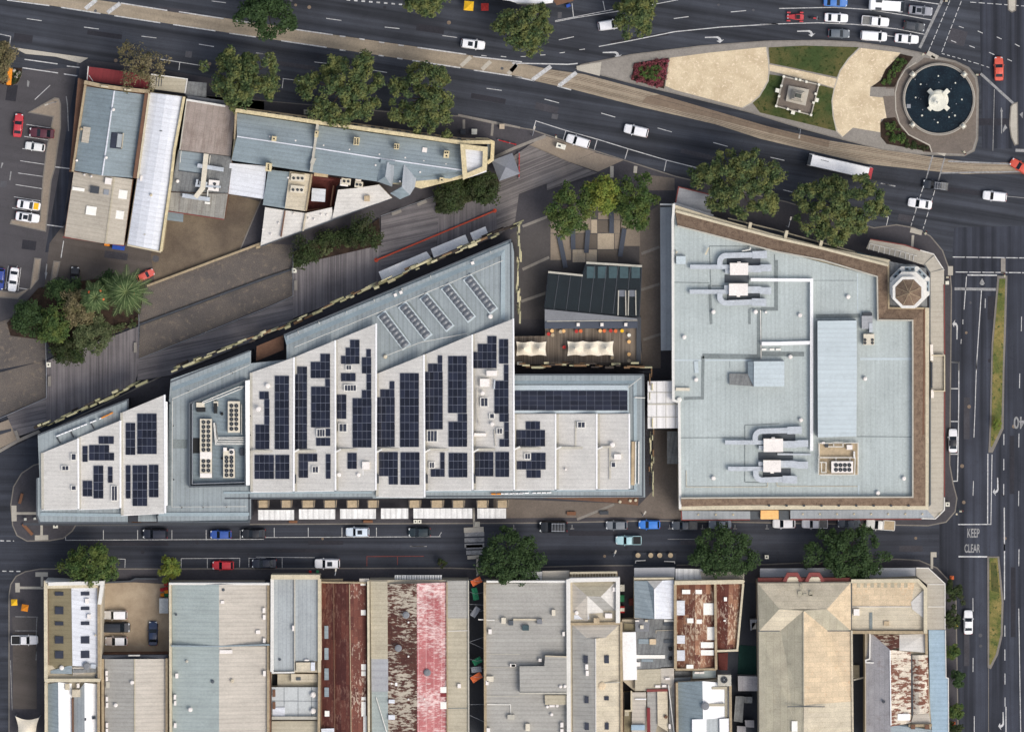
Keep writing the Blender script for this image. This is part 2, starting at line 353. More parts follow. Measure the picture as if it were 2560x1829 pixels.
def offset(path, dd, closed):
    n = len(path); out = []
    for i in range(n):
        p = Vector((path[i][0], path[i][1]))
        a = Vector((path[i - 1][0], path[i - 1][1])) if (i > 0 or closed) else None
        b = Vector((path[(i + 1) % n][0], path[(i + 1) % n][1])) if (i < n - 1 or closed) else None
        ns = []
        if a is not None and (p - a).length > 1e-6: t = (p - a).normalized(); ns.append(Vector((-t.y, t.x)))
        if b is not None and (b - p).length > 1e-6: t = (b - p).normalized(); ns.append(Vector((-t.y, t.x)))
        if len(ns) == 2:
            m = ns[0] + ns[1]
            if m.length < .2: nv = ns[0]
            else: m.normalize(); nv = m / max(.4, m.dot(ns[0]))
        else: nv = ns[0] if ns else Vector((0, 1))
        out.append(p + nv * dd)
    return out
def W(pts, z=0): return [P(x, y, z) for x, y in pts]
def root(name, label, cat, loc, group=None):
    o = bpy.data.objects.new(name, None); COL.objects.link(o); o.location = loc; o['_w'] = tuple(loc)
    o.empty_display_size = .5; tag(o, label, cat, group); return o
def tag(o, label, cat, group=None):
    o['label'] = label; o['category'] = cat
    if group: o['group'] = group
    return o
def st(o, kind='structure'): o['kind'] = kind; return o
def arc(cx, cy, r, a0, a1, n=16, ry=None):     # photograph-pixel arc, degrees, clockwise on screen
    return [(cx + r * math.cos(R(a0 + (a1 - a0) * i / n)), cy + (ry or r) * math.sin(R(a0 + (a1 - a0) * i / n))) for i in range(n + 1)]
def circ(cx, cy, r, n=48): return arc(cx, cy, r, 0, 360, n)[:-1]
# ============================================================ THE SETTING
def sheet(name, pts, z, m, th=.03, kind='structure'):
    return st(MB().prism(W(pts, z), z - th, z, m).build(name), kind)
g = MB(); g.prism([(-1500, -1500), (1500, -1500), (1500, 1500), (-1500, 1500)], -.5, 0, 'road_side'); st(g.build('ground'))
sheet('main_road', d(-120, -120, 2330, -120, 2330, 560, 2130, 640, 2090, 640, 1900, 560, 1340, 400, 1150, 330, 400, 260, 130, 240, -120, 170), .02, 'road_main', .012)
sheet('cross_road', d(2172, -120, 2400, -120, 2400, 330, 2180, 330, 2178, 180), .024, 'road_east', .012)
sheet('cross_road', d(2085, 640, 2112, 600, 2118, 505, 2330, 500, 2420, 1750, 2110, 1750, 2085, 1300), .024, 'road_east', .012)
sheet('side_street', d(-120, 960, 110, 930, 200, 1140, 2085, 1130, 2110, 1300, 60, 1300, 30, 1750, -120, 1750), .02, 'road_side', .012)
# car park and service yard
sheet('car_park', d(-120, 165, 170, 150, 160, 400, 110, 620, 40, 720, -120, 760), .03, 'lot_tar', .012)
sheet('lane', d(172, 150, 185, 180, 130, 560, 100, 560, 165, 190), .034, 'road_east', .012)
sheet('service_yard', d(110, 540, 140, 500, 600, 430, 660, 560, 330, 640, 170, 720, 90, 700), .036, 'yard_tar', .012)
sheet('back_yard', q('10', 1440, 280, 2000, 120, 2280, 200, 2260, 520, 1500, 820, 1330, 880, 1300, 640), .045, 'pave_dirty', .012)
# footpaths (real kerb step)
def pave(name, pts, m, kerb=True, z=.12):
    b = MB().prism(W(pts, z), -.02, z, m, 'kerb')
    if kerb: b.strip(W(pts, z), .24, -.01, z + .006, 'kerb', True)
    return st(b.build(name))
corner_ne = d(1745, 448, 1940, 506, 1990, 499, 2030, 506, 2065, 524, 2092, 556, 2108, 600, 2112, 640, 2108, 1030, 2116, 1075, 2124, 1105, 2120, 1135, 2100, 1158, 2060, 1166)
pave('pavement', d(1450, 1155, 1200, 1160, 168, 1165, 160, 1178, 140, 1194, 110, 1199, 60, 1200, 38, 1188, 28, 1165, 24, 1120, 30, 1080, 48, 1050, 75, 1032, 96, 1026, 110, 955, 430, 800, 640, 300, 450, 212, 880, 250, 1020, 258, 1100, 275, 1180, 288, 1280, 322, 1500, 392) + corner_ne, 'path_tar')
pave('pavement', d(20, 1700, 20, 1320, 24, 1296, 36, 1278, 56, 1268, 90, 1262, 330, 1262, 1000, 1260, 1060, 1262, 1300, 1255, 1700, 1252, 1990, 1240, 2040, 1243, 2080, 1260, 2108, 1290, 2122, 1330, 2128, 1700), 'path_tar')
pave('pavement', q('00', 690, 545, 760, 520, 1000, 545, 1400, 600, 1900, 690, 2273, 860, 2273, 960, 720, 720, 640, 1480, 600, 1480, 660, 800), 'path_tar', False)
pave('pavement', d(1000, -40, 1180, 20, 1420, -40, 1420, -120, 1000, -120), 'path_tar', False)
sheet('kerb_ramp', q('00', 100, 405, 190, 420, 760, 500, 690, 545, 480, 490, 220, 465), .05, 'concrete_pale')
# tan forecourt and plaza paving
sheet('forecourt', q('22', -160, 1190, 900, 1230, 1090, 1250, 1215, 1120, 1215, 600, 1450, 600, 1450, 1300, 1460, 1370, 950, 1350, -160, 1360), .135, 'path_tan', .01)
sheet('forecourt', q('12', 1095, 340, 1280, 200, 1280, 1619, 1130, 1619, 1100, 1180), .135, 'path_tan', .01)
sheet('plaza', q('12', -20, 470, 330, 300, 740, 60, 1280, 160, 1280, 640, 1110, 950, 1100, 1190, 60, 1200), .13, 'plaza_grey', .008)
sheet('plaza', q('02', 150, 1250, 290, 1170, 720, 1310, 500, 1400), .136, 'tan_slab2', .01)
sheet('plaza', q('02', 505, 1398, 715, 1315, 960, 1380, 740, 1480), .137, 'tan_slab2', .01)
sheet('plaza', q('02', 1110, 1500, 1400, 1535, 1400, 1640, 1180, 1640), .137, 'path_tan', .01)
cb = MB()
chk = [(330, 460, 510, 690, 'tan_slab2'), (510, 460, 635, 595, 'tan_slab3'), (680, 340, 735, 460, 'tan_slab'), (735, 345, 840, 455, 'tan_slab3'), (735, 458, 880, 598, 'tan_slab'), (850, 340, 940, 460, 'tan_slab2'), (930, 330, 1105, 570, 'tan_slab2'), (520, 598, 635, 710, 'tan_slab'), (637, 598, 733, 705, 'tan_slab'), (637, 465, 733, 595, 'tan_slab3'), (882, 460, 930, 595, 'tan_slab2'), (330, 300, 680, 458, 'tan_slab2'), (740, 280, 930, 340, 'tan_slab2'), (735, 600, 915, 705, 'tan_slab3')]
for x0, y0, x1, y1, m in chk: cb.prism(W(q('12', x0 + 2, y0 + 2, x1 - 2, y0 + 2, x1 - 2, y1 - 2, x0 + 2, y1 - 2), .14), .10, .144, m)
st(cb.build('plaza_paving'))
lb = MB()
for a in ((90, 400, 320, 310), (90, 770, 320, 665), (80, 1045, 300, 970), (1115, 635, 1270, 575), (1110, 945, 1270, 895), (1130, 1375, 1280, 1325)):
    lb.strip(W(q('12', *a), .14), .55, .12, .150, 'concrete_grey')
for a in ((860, 1430, 860, 1530), (1065, 1430, 1060, 1490)): lb.strip(W(q('02', *a), .14), .7, .12, .150, 'concrete_pale')
lb.strip(W(q('22', 560, 1370, 880, 1240), .14), .5, .12, .150, 'concrete_grey')
lb.strip(W(q('02', -210, 1385, 0, 1285, 150, 1225, 290, 1172), .14), .6, .12, .150, 'concrete_grey')
lb.strip(W(q('01', 1790, 1030, 1790, 1110), .14), .5, .12, .150, 'concrete_grey'); lb.strip(W(q('01', 2040, 1060, 2030, 1170), .14), .5, .12, .150, 'concrete_grey')
lb.strip(W(q('01', 1740, 990, 2273, 1100), .14), .4, .12, .150, 'concrete_grey')
st(lb.build('paving_band'))
# tramway down the avenue
tr_top = q('00', -100, -110, 830, 0, 1450, 90, 2273, 205) + q('01', 270, 243, 1390, 406, 2273, 545) + q('02', 330, 600, 620, 640, 1270, 815, 2273, 1110) + q('03', 600, 1212, 1480, 1352, 1850, 1402, 2330, 1415)
tr_bot = q('03', 2330, 1480, 1760, 1500, 1450, 1470, 900, 1410, 0, 1195) + q('02', 1750, 1070, 1100, 920, 520, 770, 0, 655) + q('01', 1750, 583, 600, 408, 0, 320) + q('00', 1500, 212, 430, 48, -100, -30)
sheet('tramway', tr_top + tr_bot, .045, 'tram_concrete', .012)
sheet('tramway', q('02', 1160, 830, 1270, 815, 2273, 1110) + q('03', 600, 1212, 590, 1270, 0, 1125) + q('02', 1700, 1010, 1120, 880), .055, 'tram_concrete2', .008)
rl = MB()
mid = [((a[0] + b[0]) / 2, (a[1] + b[1]) / 2) for a, b in ((q1('02', 330, 600), q1('02', 170, 690)), (q1('02', 620, 650), q1('02', 520, 765)), (q1('02', 1270, 822), q1('02', 1180, 930)), (q1('02', 2273, 1115), q1('02', 2200, 1180)), (q1('03', 600, 1225), q1('03', 590, 1320)), (q1('03', 1480, 1362), q1('03', 1450, 1455)), (q1('03', 1850, 1410), q1('03', 1850, 1485)), (q1('03', 2330, 1420), q1('03', 2330, 1475)))]
for sgn in (-.75, .75): rl.strip(W(mid, .06), .10, .045, .064, 'rail_steel', False, sgn)
for sgn in (-1.05, -.45, .45, 1.05): rl.strip(W(mid, .06), .12, .045, .060, 'tram_concrete2', False, sgn)
st(rl.build('tram_rail'))
# ---------------------------------------------------------------- painted lines
ln = MB()
def L(rc, *a, w=.14, m='line_white', z=.066, dash=None, dd=False):
    pts = W(d(*a) if rc == 'd' else q(rc, *a), z)
    if not dash: ln.strip(pts, w, .02, z, m); return
    on, off = dash
    for i in range(len(pts) - 1):
        A, B = pts[i], pts[i + 1]; ll = (B - A).length; t = 0; u = (B - A) / ll
        while t < ll: ln.strip([A + u * t, A + u * min(ll, t + on)], w, .02, z, m); t += on + off
for a in ((60, 3, 425, 50), (525, 65, 865, 118), (985, 137, 1380, 198), (1490, 213, 1855, 268), (1975, 288, 2290, 332), (1040, 28, 1440, 92), (1540, 103, 1925, 162), (2005, 178, 2170, 198)): L('00', *a, w=.22)
for a in ((230, 162, 358, 180), (723, 235, 850, 252), (1218, 313, 1347, 329), (1712, 382, 1842, 403), (1822, 10, 1945, 26), (2205, 458, 2300, 470)): L('00', *a)
for a in ((270, 245, 660, 302), (720, 312, 770, 318), (890, 335, 935, 342), (1058, 363, 1105, 370), (1226, 388, 1272, 395), (1390, 410, 1810, 470), (1870, 488, 2290, 535), (0, 320, 105, 335), (218, 352, 610, 410), (720, 430, 770, 437), (890, 455, 935, 462), (1055, 478, 1100, 484), (1215, 502, 1262, 510), (1345, 522, 1760, 585), (1875, 605, 2290, 668)): L('01', *a, w=.24)
for a in ((605, 160, 735, 178), (1108, 235, 1235, 248), (1605, 308, 1732, 325), (0, 455, 130, 475), (502, 535, 625, 550), (1000, 605, 1128, 626), (1985, 762, 2115, 780), (1940, 478, 1985, 484), (2108, 486, 2155, 492)): L('01', *a)
L('01', 780, 0, 1310, 45, dash=(.7, .8), w=.3)
for a in ((0, 545, 330, 552, 480, 556, 565, 548), (0, 655, 190, 697), (390, 742, 510, 775)): L('02', *a, w=.24)
for a in ((280, 855, 405, 887), (768, 975, 890, 1010), (1253, 1103, 1375, 1137), (1733, 1228, 1858, 1262), (403, 345, 533, 318), (1393, 162, 1520, 145), (1885, 105, 2015, 93), (75, 488, 118, 488), (242, 476, 288, 474), (410, 458, 455, 452), (580, 430, 628, 424)): L('02', *a)
L('02', 748, 402, 1020, 352, 1400, 275, 1800, 235, 2290, 207, w=.18); L('02', 370, 190, 520, 160, 900, 100, 1430, 0, w=.14); L('02', 370, 180, 900, 78, w=.12); L('02', 517, 30, 530, 150); L('02', 783, 10, 800, 90)
L('02', 180, 1130, 205, 1042, 465, 1125, 735, 1200, 1000, 1282, 1330, 1380, 1590, 1445, w=.16); 
for a in ((465, 1125, 440, 1205), (735, 1200, 705, 1300), (1000, 1282, 972, 1370), (1330, 1380, 1310, 1475)): L('02', *a, w=.16)
L('03', 165, 75, 640, 65, 940, 85, 1230, 130, 1480, 175, w=.16); L('03', 0, 212, 500, 198, 820, 212, 1170, 250, 1420, 298, w=.16); L('03', 1080, 308, 1170, 318, w=.14); L('03', 1240, -5, 1560, 40, w=.16)
L('03', 1375, 415, 1570, 0, w=.55, m='line_worn'); L('03', 1452, 440, 1640, -5, dash=(.9, .35)); L('03', 1565, 450, 1740, -5, dash=(.9, .35)); L('03', 1810, 20, 2290, 55, dash=(1.2, .5))
for a in ((1712, 228, 1755, 242), (1875, 268, 1918, 288), (2038, 320, 2080, 338), (2195, 380, 2235, 402), (1645, 350, 1690, 368), (1803, 395, 1848, 412), (1972, 452, 2018, 472), (2130, 510, 2168, 528)): L('03', *a)
L('03', 1565, 462, 1860, 545, 1980, 585, dash=(.6, .5)); L('03', 1900, 635, 2185, 895, w=.5, m='line_worn'); L('03', 2018, 770, 2005, 1300, w=.12, m='line_worn'); L('03', 1620, 1388, 2290, 1418, w=.3, m='line_worn'); L('03', 1560, 1490, 2290, 1478, w=.3, m='line_worn')
L('03', 1490, 1330, 1425, 1560, w=.25, m='line_worn'); L('03', 1590, 1360, 1535, 1560, w=.25, m='line_worn'); L('03', 90, 1355, 210, 1382); L('03', 1043, 1578, 1165, 1606); L('03', 2200, 1295, 2290, 1298, w=.6, m='line_worn')
L('13', 200, 85, 280, 105); L('13', 1040, 30, 1165, 52); L('13', 2115, 140, 2290, 155, w=.12, m='line_worn'); L('13', 1405, 60, 1300, 395, dash=(1.1, .4)); L('13', 1505, 90, 1405, 420, dash=(1.1, .4)); L('13', 1660, 663, 2290, 671, dash=(2.4, .25), w=.18); L('13', 1685, 792, 2290, 798, dash=(2.4, .25), w=.18); L('13', 1785, 818, 2040, 820, w=.26); L('13', 1675, 936, 2030, 942, w=.55, m='line_worn')
L('13', 1778, 830, 1757, 1115, w=.16); L('13', 1907, 950, 1862, 1630, w=.16); L('13', 1940, 1020, 1938, 1100); L('13', 1747, 1200, 1747, 1240); L('13', 1733, 1370, 1730, 1410); L('13', 2252, 1175, 2250, 1300); L('13', 1080, 430, 1105, 320, 1070, 315); L('13', 1630, 1565, 1712, 1567, 1712, 1640)
L('23', 1630, 15, 1712, 18, 1712, 320, 1706, 800, 1700, 1040, 1620, 1042, w=.2)
for y in (245, 527, 808): L('23', 1625, y, 1712, y, w=.2)
L('23', 1865, 0, 1852, 410, 1842, 665, w=.14); L('23', 2100, 635, 2098, 1200, dash=(2.2, 2.8), w=.16); L('23', 2237, 115, 2234, 240); L('23', 2230, 630, 2228, 750); L('23', 2228, 1125, 2226, 1255); L('23', 1838, 1040, 1834, 1165); L('23', 1962, 805, 1960, 1412, 1705, 1413, w=.2); L('23', 1998, 810, 1988, 1412, 1960, 1412, w=.16); L('23', 2103, 1268, 2105, 1640, w=.22)
L('33', 1710, 108, 1958, 110, w=.3); L('33', 2105, 0, 2105, 480, w=.22); L('33', 2230, 45, 2228, 190); L('33', 2228, 555, 2245, 1640, w=.16); L('33', 2108, 700, 2110, 1400, dash=(2.2, 2.6), w=.16); L('33', 1833, 465, 1834, 580); L('33', 1835, 980, 1834, 1100); L('33', 1845, 1480, 1845, 1619); L('33', 2118, 1400, 2118, 1640, w=.2); L('33', 1968, 120, 1968, 1640, w=.12, m='kerb')
# car park bays
for a in ((228, 1072, 440, 1105), (208, 1175, 430, 1210), (192, 1280, 330, 1300), (175, 1385, 395, 1418), (155, 1490, 380, 1522), (135, 1590, 360, 1625)): L('00', *a, w=.12)
for a in ((120, 145, 345, 180), (105, 240, 230, 262), (150, 740, 45, 940, ), ): L('10', *a, w=.12) if len(a) == 4 else 0
L('10', 72, 740, 45, 935, w=.12); L('10', 180, 755, 155, 955, w=.12); L('10', 165, 930, 240, 940, w=.14); L('10', 548, 525, 525, 670, w=.16); L('10', 400, 385, 545, 405, w=.2); L('10', 640, 760, 650, 860, w=.1)
L('00', 210, 512, 495, 552, w=.2); L('00', 575, 570, 685, 582, w=.2); L('00', 195, 585, 500, 630, w=.2); L('00', 550, 638, 665, 655, w=.2); L('00', 0, 295, 92, 315, 82, 390, w=.14); L('00', 300, 858, 432, 735, w=.14); L('00', 1380, 510, 1790, 575, w=.14); L('00', 1548, 535, 1540, 605, w=.14); L('01', 230, 678, 390, 697, w=.14); L('01', 235, 680, 225, 760, w=.14); L('00', 470, 1437, 640, 1458, w=.2)
L('00', 570, 830, 580, 900, 590, 1130, w=.2, m='line_worn')
# street bays
L('20', 565, 1480, 565, 1548, 2273, 1540, w=.12); L('21', 0, 1525, 1590, 1518, w=.12); L('22', 1340, 1540, 1575, 1540, w=.12, m='line_worn')
for x in (890, 1185, 1480, 1775, 2068): L('20', x, 1462, x, 1548, w=.12)
for x in (157, 450, 740, 1037): L('21', x, 1440, x, 1522, w=.12)
L('21', 1597, 1480, 1575, 1518, w=.1)
for x in (15, 517, 1358, 1640, 1920, 2195): L('22', x, 1415, x, 1455, w=.14, m='line_worn'); L('22', x - 15, 1450, x + 18, 1450, w=.14, m='line_worn')
L('30', 1015, 128, 1078, 130, 1075, 205, w=.1); L('30', 1560, 210, 1560, 125, 2065, 122, 2062, 200, w=.1); L('30', 1785, 123, 1785, 210, w=.1); L('30', 2143, 200, 2143, 122, 2290, 122, w=.1); L('31', 0, 112, 505, 117, w=.1); L('31', 225, 113, 225, 215, w=.1)
L('31', 955, 190, 955, 108, 1445, 105, w=.12, m='line_red'); L('31', 1218, 108, 1218, 180, w=.12, m='line_red'); L('30', 900, 440, 1100, 442, w=.12); L('30', 895, 553, 1000, 555, w=.12); L('30', 895, 768, 1100, 770, w=.12)
L('20', 0, 1553, 120, 1555, dash=(.8, .5), w=.2); L('30', 20, 233, 200, 236, dash=(.8, .6), w=.2); L('21', 1335, 1600, 1450, 1600, w=.16, m='line_worn'); L('31', 1325, 20, 1470, 20, w=.16, m='line_worn')
# zebra on the hump, ramps
for y in (1500, 1550, 1597): L('21', 1795, y, 1965, y - 6, w=.85, m='line_worn')
for y in (27, 75): L('31', 1810, y, 1950, y - 4, w=.85, m='line_worn')
L('21', 1790, 1463, 1960, 1455, w=1.0, m='concrete_pale', z=.14); L('21', 1875, 1270, 1878, 1440, w=.4, m='concrete_pale', z=.14); L('31', 1820, 118, 1920, 110, w=.7, m='concrete_pale', z=.14); L('31', 1905, 115, 1905, 275, w=.4, m='concrete_pale', z=.14)
for rc, a in (('20', (120, 1250, 122, 1385)), ('20', (300, 1528, 415, 1525)), ('30', (305, 262, 412, 262)), ('30', (150, 335, 152, 415)), ('13', (1295, 430, 1395, 455)), ('13', (1640, 742, 1640, 820)), ('33', (1470, 92, 1520, 92))): L(rc, *a, w=1.0 if rc != '30' else .9, m='concrete_pale', z=.145)
for rc, a in (('20', (140, 1318, 320, 1318)), ('20', (358, 1400, 358, 1515)), ('30', (362, 275, 362, 375)), ('30', (165, 376, 385, 378)), ('33', (1480, 100, 1480, 215)), ('13', (1318, 475, 1310, 575))): L(rc, *a, w=.5, m='concrete_pale', z=.142)
for a in ((735, 78, 830, 0), (925, 112, 1035, 30)): L('00', *a, w=.8)
for a in ((1765, 570, 1850, 490), (1945, 600, 2020, 530), (2170, 640, 2245, 560)): L('01', *a, w=.8, m='concrete_pale')
for a in ((175, 690, 335, 572), (405, 740, 555, 625), (-10, 615, 40, 555)): L('02', *a, w=.8)
L('03', 1510, 1290, 1600, 1325, w=1.1, m='concrete_pale', z=.175); L('03', 1440, 455, 1530, 500, w=.9, m='concrete_pale', z=.175); L('03', 1495, 485, 1455, 550, w=.8, m='concrete_pale', z=.175); L('13', 2094, 675, 2094, 805, w=.9, m='concrete_grey')
st(ln.build('road_markings'))
# arrows and lettering on the road
ar = MB()
def arrow(rc, x, y, sx, sy, turn=None):
    """turn arrow: stem along +x of the tile, head bent down; sx sy mirror / scale, turn swaps the axes"""
    A = [(-75, -6), (30, -12), (50, 0), (62, 25), (82, 18), (48, 52), (20, 32), (40, 28), (32, 10), (18, 4), (-75, 4)]
    pts = [(x + (sx * b if turn else sx * a), y + (sy * a if turn else sy * b)) for a, b in A]
    z = .066; ar.prism(W(q(rc, *[v for p in pts for v in p]), z), .02, z, 'line_white')
arrow('02', 860, 455, 1.05, .9); arrow('02', 1740, 325, 1.05, .9); arrow('03', 395, 272, 1.0, .9); arrow('13', 1695, 1290, -.75, -1.1, True); arrow('23', 2045, 1085, -.8, 1.0, True); arrow('33', 2092, 1520, -.8, 1.0, True)
for rc, pts in (('03', (2078, 925, 2092, 960, 2086, 965, 2084, 1150, 2076, 1150, 2074, 965, 2068, 960)), ('03', (2090, 1120, 2110, 1070, 2130, 1105, 2118, 1110, 2095, 1140)), ('03', (2235, 985, 2262, 965, 2262, 1020)), ('00', (15, 1400, 30, 1405, 10, 1450, 5, 1445)), ('00', (90, 1475, 100, 1478, 88, 1555, 80, 1550)), ('10', (398, 720, 408, 725, 400, 790, 408, 800, 392, 860, 385, 800, 392, 790)), ('13', (1912, 845, 1935, 890, 1922, 905, 1905, 905, 1890, 890)), ('00', (235, 690, 255, 705, 245, 750, 232, 745))):
    ar.prism(W(q(rc, *pts), .066), .02, .066, 'line_worn')
st(ar.build('road_arrow'))
def text(name, s, rc, x, y, wpx, hpx, rot=0, m='line_worn', z=.07):
    cu = bpy.data.curves.new(name, 'FONT'); cu.body = s; cu.align_x = 'CENTER'; cu.align_y = 'CENTER'; cu.extrude = .002; cu.offset = .02
    o = bpy.data.objects.new(name, cu); COL.objects.link(o); dg = bpy.context.evaluated_depsgraph_get(); dg.update()
    me = bpy.data.meshes.new_from_object(o.evaluated_get(dg)); COL.objects.unlink(o); bpy.data.objects.remove(o)
    a = np.empty(len(me.vertices) * 3); me.vertices.foreach_get('co', a); a = a.reshape(-1, 3)
    lo, hi = a.min(0), a.max(0); a[:, :2] = (a[:, :2] - (lo + hi)[:2] / 2) / (hi - lo)[:2]
    a[:, 0] *= wpx / 3.444 * S; a[:, 1] *= hpx / 3.444 * S; a[:, 2] *= 1
    me.vertices.foreach_set('co', a.ravel()); me.materials.append(MATS[m]); me.update()
    ob = bpy.data.objects.new(name, me); COL.objects.link(ob); p = P(*q1(rc, x, y), z); ob.location = p; ob.rotation_euler = (0, 0, R(rot)); return st(ob)
text('road_lettering', 'KEEP', '23', 1838, 1487, 105, 78); text('road_lettering', 'CLEAR', '33', 1828, 38, 135, 75); text('road_lettering', '40', '23', 2232, 538, 95, 105, 180)
# medians with rough grass
def median(pts, gr):
    pave('median_kerb', pts, 'kerb', True, .14); sheet('verge_grass', gr, .2, 'grass_verge', .08, 'stuff')
median(q('13', 2050, 830, 2125, 830, 2112, 1300, 2100, 1619) + q('23', 2108, 30, 2092, 590, 2000, 790, 1972, 790, 1985, 500, 1995, 0) + q('13', 2000, 1400), q('13', 2062, 850, 2112, 850, 2100, 1300, 2090, 1619) + q('23', 2095, 30, 2078, 580, 1995, 750, 1985, 740, 1995, 500, 2005, 0) + q('13', 2010, 1400))
median(q('33', 1962, 112, 2055, 112, 2092, 500, 2085, 780, 2045, 950, 1985, 1070, 1965, 1060), q('33', 1975, 120, 2045, 120, 2080, 500, 2072, 780, 2030, 950, 1985, 1040, 1975, 1040))
sheet('verge_grass', q('33', 1985, 160, 2035, 160, 2060, 420, 1990, 400), .205, 'grass_lawn', .02, 'stuff')
for pts in (q('03', 2160, 920, 2180, 895, 2215, 885, 2220, 1240, 2195, 1250, 2165, 1180, 2150, 1080), q('03', 2135, -40, 2205, -40, 2200, 90, 2170, 105, 2140, 85), q('00', 250, 968, 470, 845, 505, 850, 520, 900, 520, 1100, 470, 1450) + q('10', 440, 0, 392, 440, 90, 375, 100, 345, 345, 355, 370, 0) + q('00', 400, 1300, 460, 1005), q('10', 300, 675, 350, 680, 330, 850, 262, 935, 275, 850), q('10', 465, 700, 515, 705, 470, 910, 430, 900), q('10', -100, 940, 150, 975, 250, 935, 150, 1020, -100, 1000)):
    pave('traffic_island', pts, 'concrete_pale' if pts[0][0] > 1000 else 'tan_slab2', True, .14)
# wear patches, pit lids
pl = MB()
for rc, pts in (('00', (1600, 440, 1655, 445, 1648, 500, 1592, 492)), ('02', (345, 980, 400, 985, 390, 1030, 338, 1022)), ('00', (5, 1560, 60, 1560, 55, 1610, 0, 1610)), ('10', (1315, 655, 1345, 645, 1370, 665, 1365, 700, 1335, 708, 1310, 690)), ('02', (395, 105, 430, 108, 425, 160, 392, 158))):
    pl.prism(W(q(rc, *pts), .05), .02, .054, 'patch_light')
st(pl.build('pit_lid'))
rp = MB(); rz = random.Random(8)
for rc, x, y, wx, wy, a in (('00', 900, 300, 300, 40, -8), ('00', 200, 330, 160, 70, -8), ('00', 1500, 90, 260, 34, -8), ('01', 300, 560, 420, 36, -8), ('01', 1500, 250, 240, 60, -8), ('01', 2000, 850, 300, 44, -10), ('02', 300, 930, 200, 60, -13), ('02', 1100, 330, 500, 30, 9), ('02', 1600, 1330, 300, 40, -13), ('03', 1700, 320, 150, 130, -15), ('03', 2000, 1050, 60, 320, 90), ('13', 1700, 90, 420, 40, -7), ('13', 1250, 330, 120, 60, -10), ('13', 1990, 1100, 60, 200, 0), ('20', 1100, 1580, 700, 30, 0), ('21', 600, 1570, 300, 34, 0), ('22', 700, 1490, 420, 40, 0), ('22', 1600, 1570, 300, 40, 0), ('23', 1780, 500, 50, 360, 0), ('23', 2170, 900, 40, 500, 0), ('33', 1780, 900, 46, 300, 0), ('33', 2180, 500, 40, 600, 0), ('31', 400, 60, 500, 30, 0), ('33', 1300, 40, 200, 50, 0), ('20', 150, 700, 160, 50, 25), ('10', 250, 560, 120, 80, -8), ('10', 1000, 650, 200, 60, -8), ('00', 100, 800, 90, 140, -8)):
    rp.box(P(*q1(rc, x, y), .05), wx / 3.444 * S, wy / 3.444 * S, .02, .048 + rz.random() * .004, R(a), rz.choice(['patch_dark', 'patch_mid', 'patch_mid', 'patch_dark']))
for i in range(46):
    x, y = rz.choice(((rz.uniform(0, 2500), rz.uniform(0, 60) + 0), (rz.uniform(0, 1300), 160 + rz.uniform(-20, 20)), (rz.uniform(200, 2300), 1370 + rz.uniform(-30, 30)), (rz.uniform(2390, 2550), rz.uniform(500, 1800)))); rp.cyl(P(x, y, .06), rz.uniform(.25, .4), .02, .056, rz.choice(['patch_light', 'patch_dark', 'tram_concrete2']), 12)
st(rp.build('road_patch'))

# ---------------------------------------------------------------- timber boardwalk and stone creek bed
def deck(pts, m, z=.42): return st(MB().prism(W(pts, z), -.02, z, m, 'steel_dark').build('boardwalk'))
deck(q('10', 395, 1560, 470, 1530, 1190, 1262, 1195, 1619) + q('20', 1180, 175, 1160, 205, 400, 560, 398, 330), 'deck_a')
deck(q('20', 55, 470, 398, 320, 398, 560, 290, 610, 140, 660), 'deck_b')
deck(q('10', 1195, 1545, 2273, 1120) + q('11', 318, 1000, 318, 1200, 180, 1290, -60, 1400) + q('20', 1470, 130, 1180, 175), 'deck_b', .44)
deck(q('11', 318, 730, 560, 680, 1075, 560, 1078, 900, 1000, 930, 318, 1190), 'deck_a')
deck(q('11', 1075, 315, 1550, 140, 1575, 290, 1550, 620, 1078, 900), 'deck_b', .43)
deck(q('11', 1575, 290, 1750, 220, 2065, 130, 2075, 480, 1900, 560, 1550, 690), 'deck_a', .435)
deck(q('11', 1540, 142, 2100, -60) + q('02', -40, 1380, 150, 1250, 500, 1400, 735, 1490, 300, 1640) + q('12', 300, 30, 60, 120) + q('11', 2230, 360, 2075, 490, 2065, 130, 1575, 290), 'deck_c', .425)
def creek(pts): return st(MB().prism(W(pts, .16), 0, .16, 'stone_channel', 'concrete_grey').build('creek_bed'))
creek(q('10', 1260, 915, 1600, 790, 2273, 545) + q('11', 0, 590, 315, 560, 315, 760, 0, 880) + q('10', 2273, 840, 1200, 1235, 1195, 1100))
creek(q('10', 1205, 1255, 2273, 862) + q('11', 0, 885, 315, 775, 315, 995, 0, 1125) + q('10', 2273, 1112, 1195, 1540))
creek(q('10', -60, 1240, 90, 1190, 300, 1360, 392, 1390, 395, 1555, -60, 1640)); creek(q('20', -60, 120, 395, 0, 398, 325, -60, 510))
wl = MB()
for rc, a in (('10', (1265, 912, 1590, 790, 2273, 535)), ('11', (0, 585, 310, 470))): wl.strip(W(q(rc, *a), .9), .45, 0, .9, 'parapet_dirty')
tag(wl.build('retaining_wall'), 'low brown stone retaining wall between service yard and creek bed', 'wall')
wl = MB(); wl.strip(W(q('10', 1200, 1245, 2273, 850) + q('11', 0, 880, 312, 768), .6), .35, 0, .6, 'steel_dark'); tag(wl.build('creek_wall'), 'dark low wall running along the middle of the stone creek bed', 'wall')
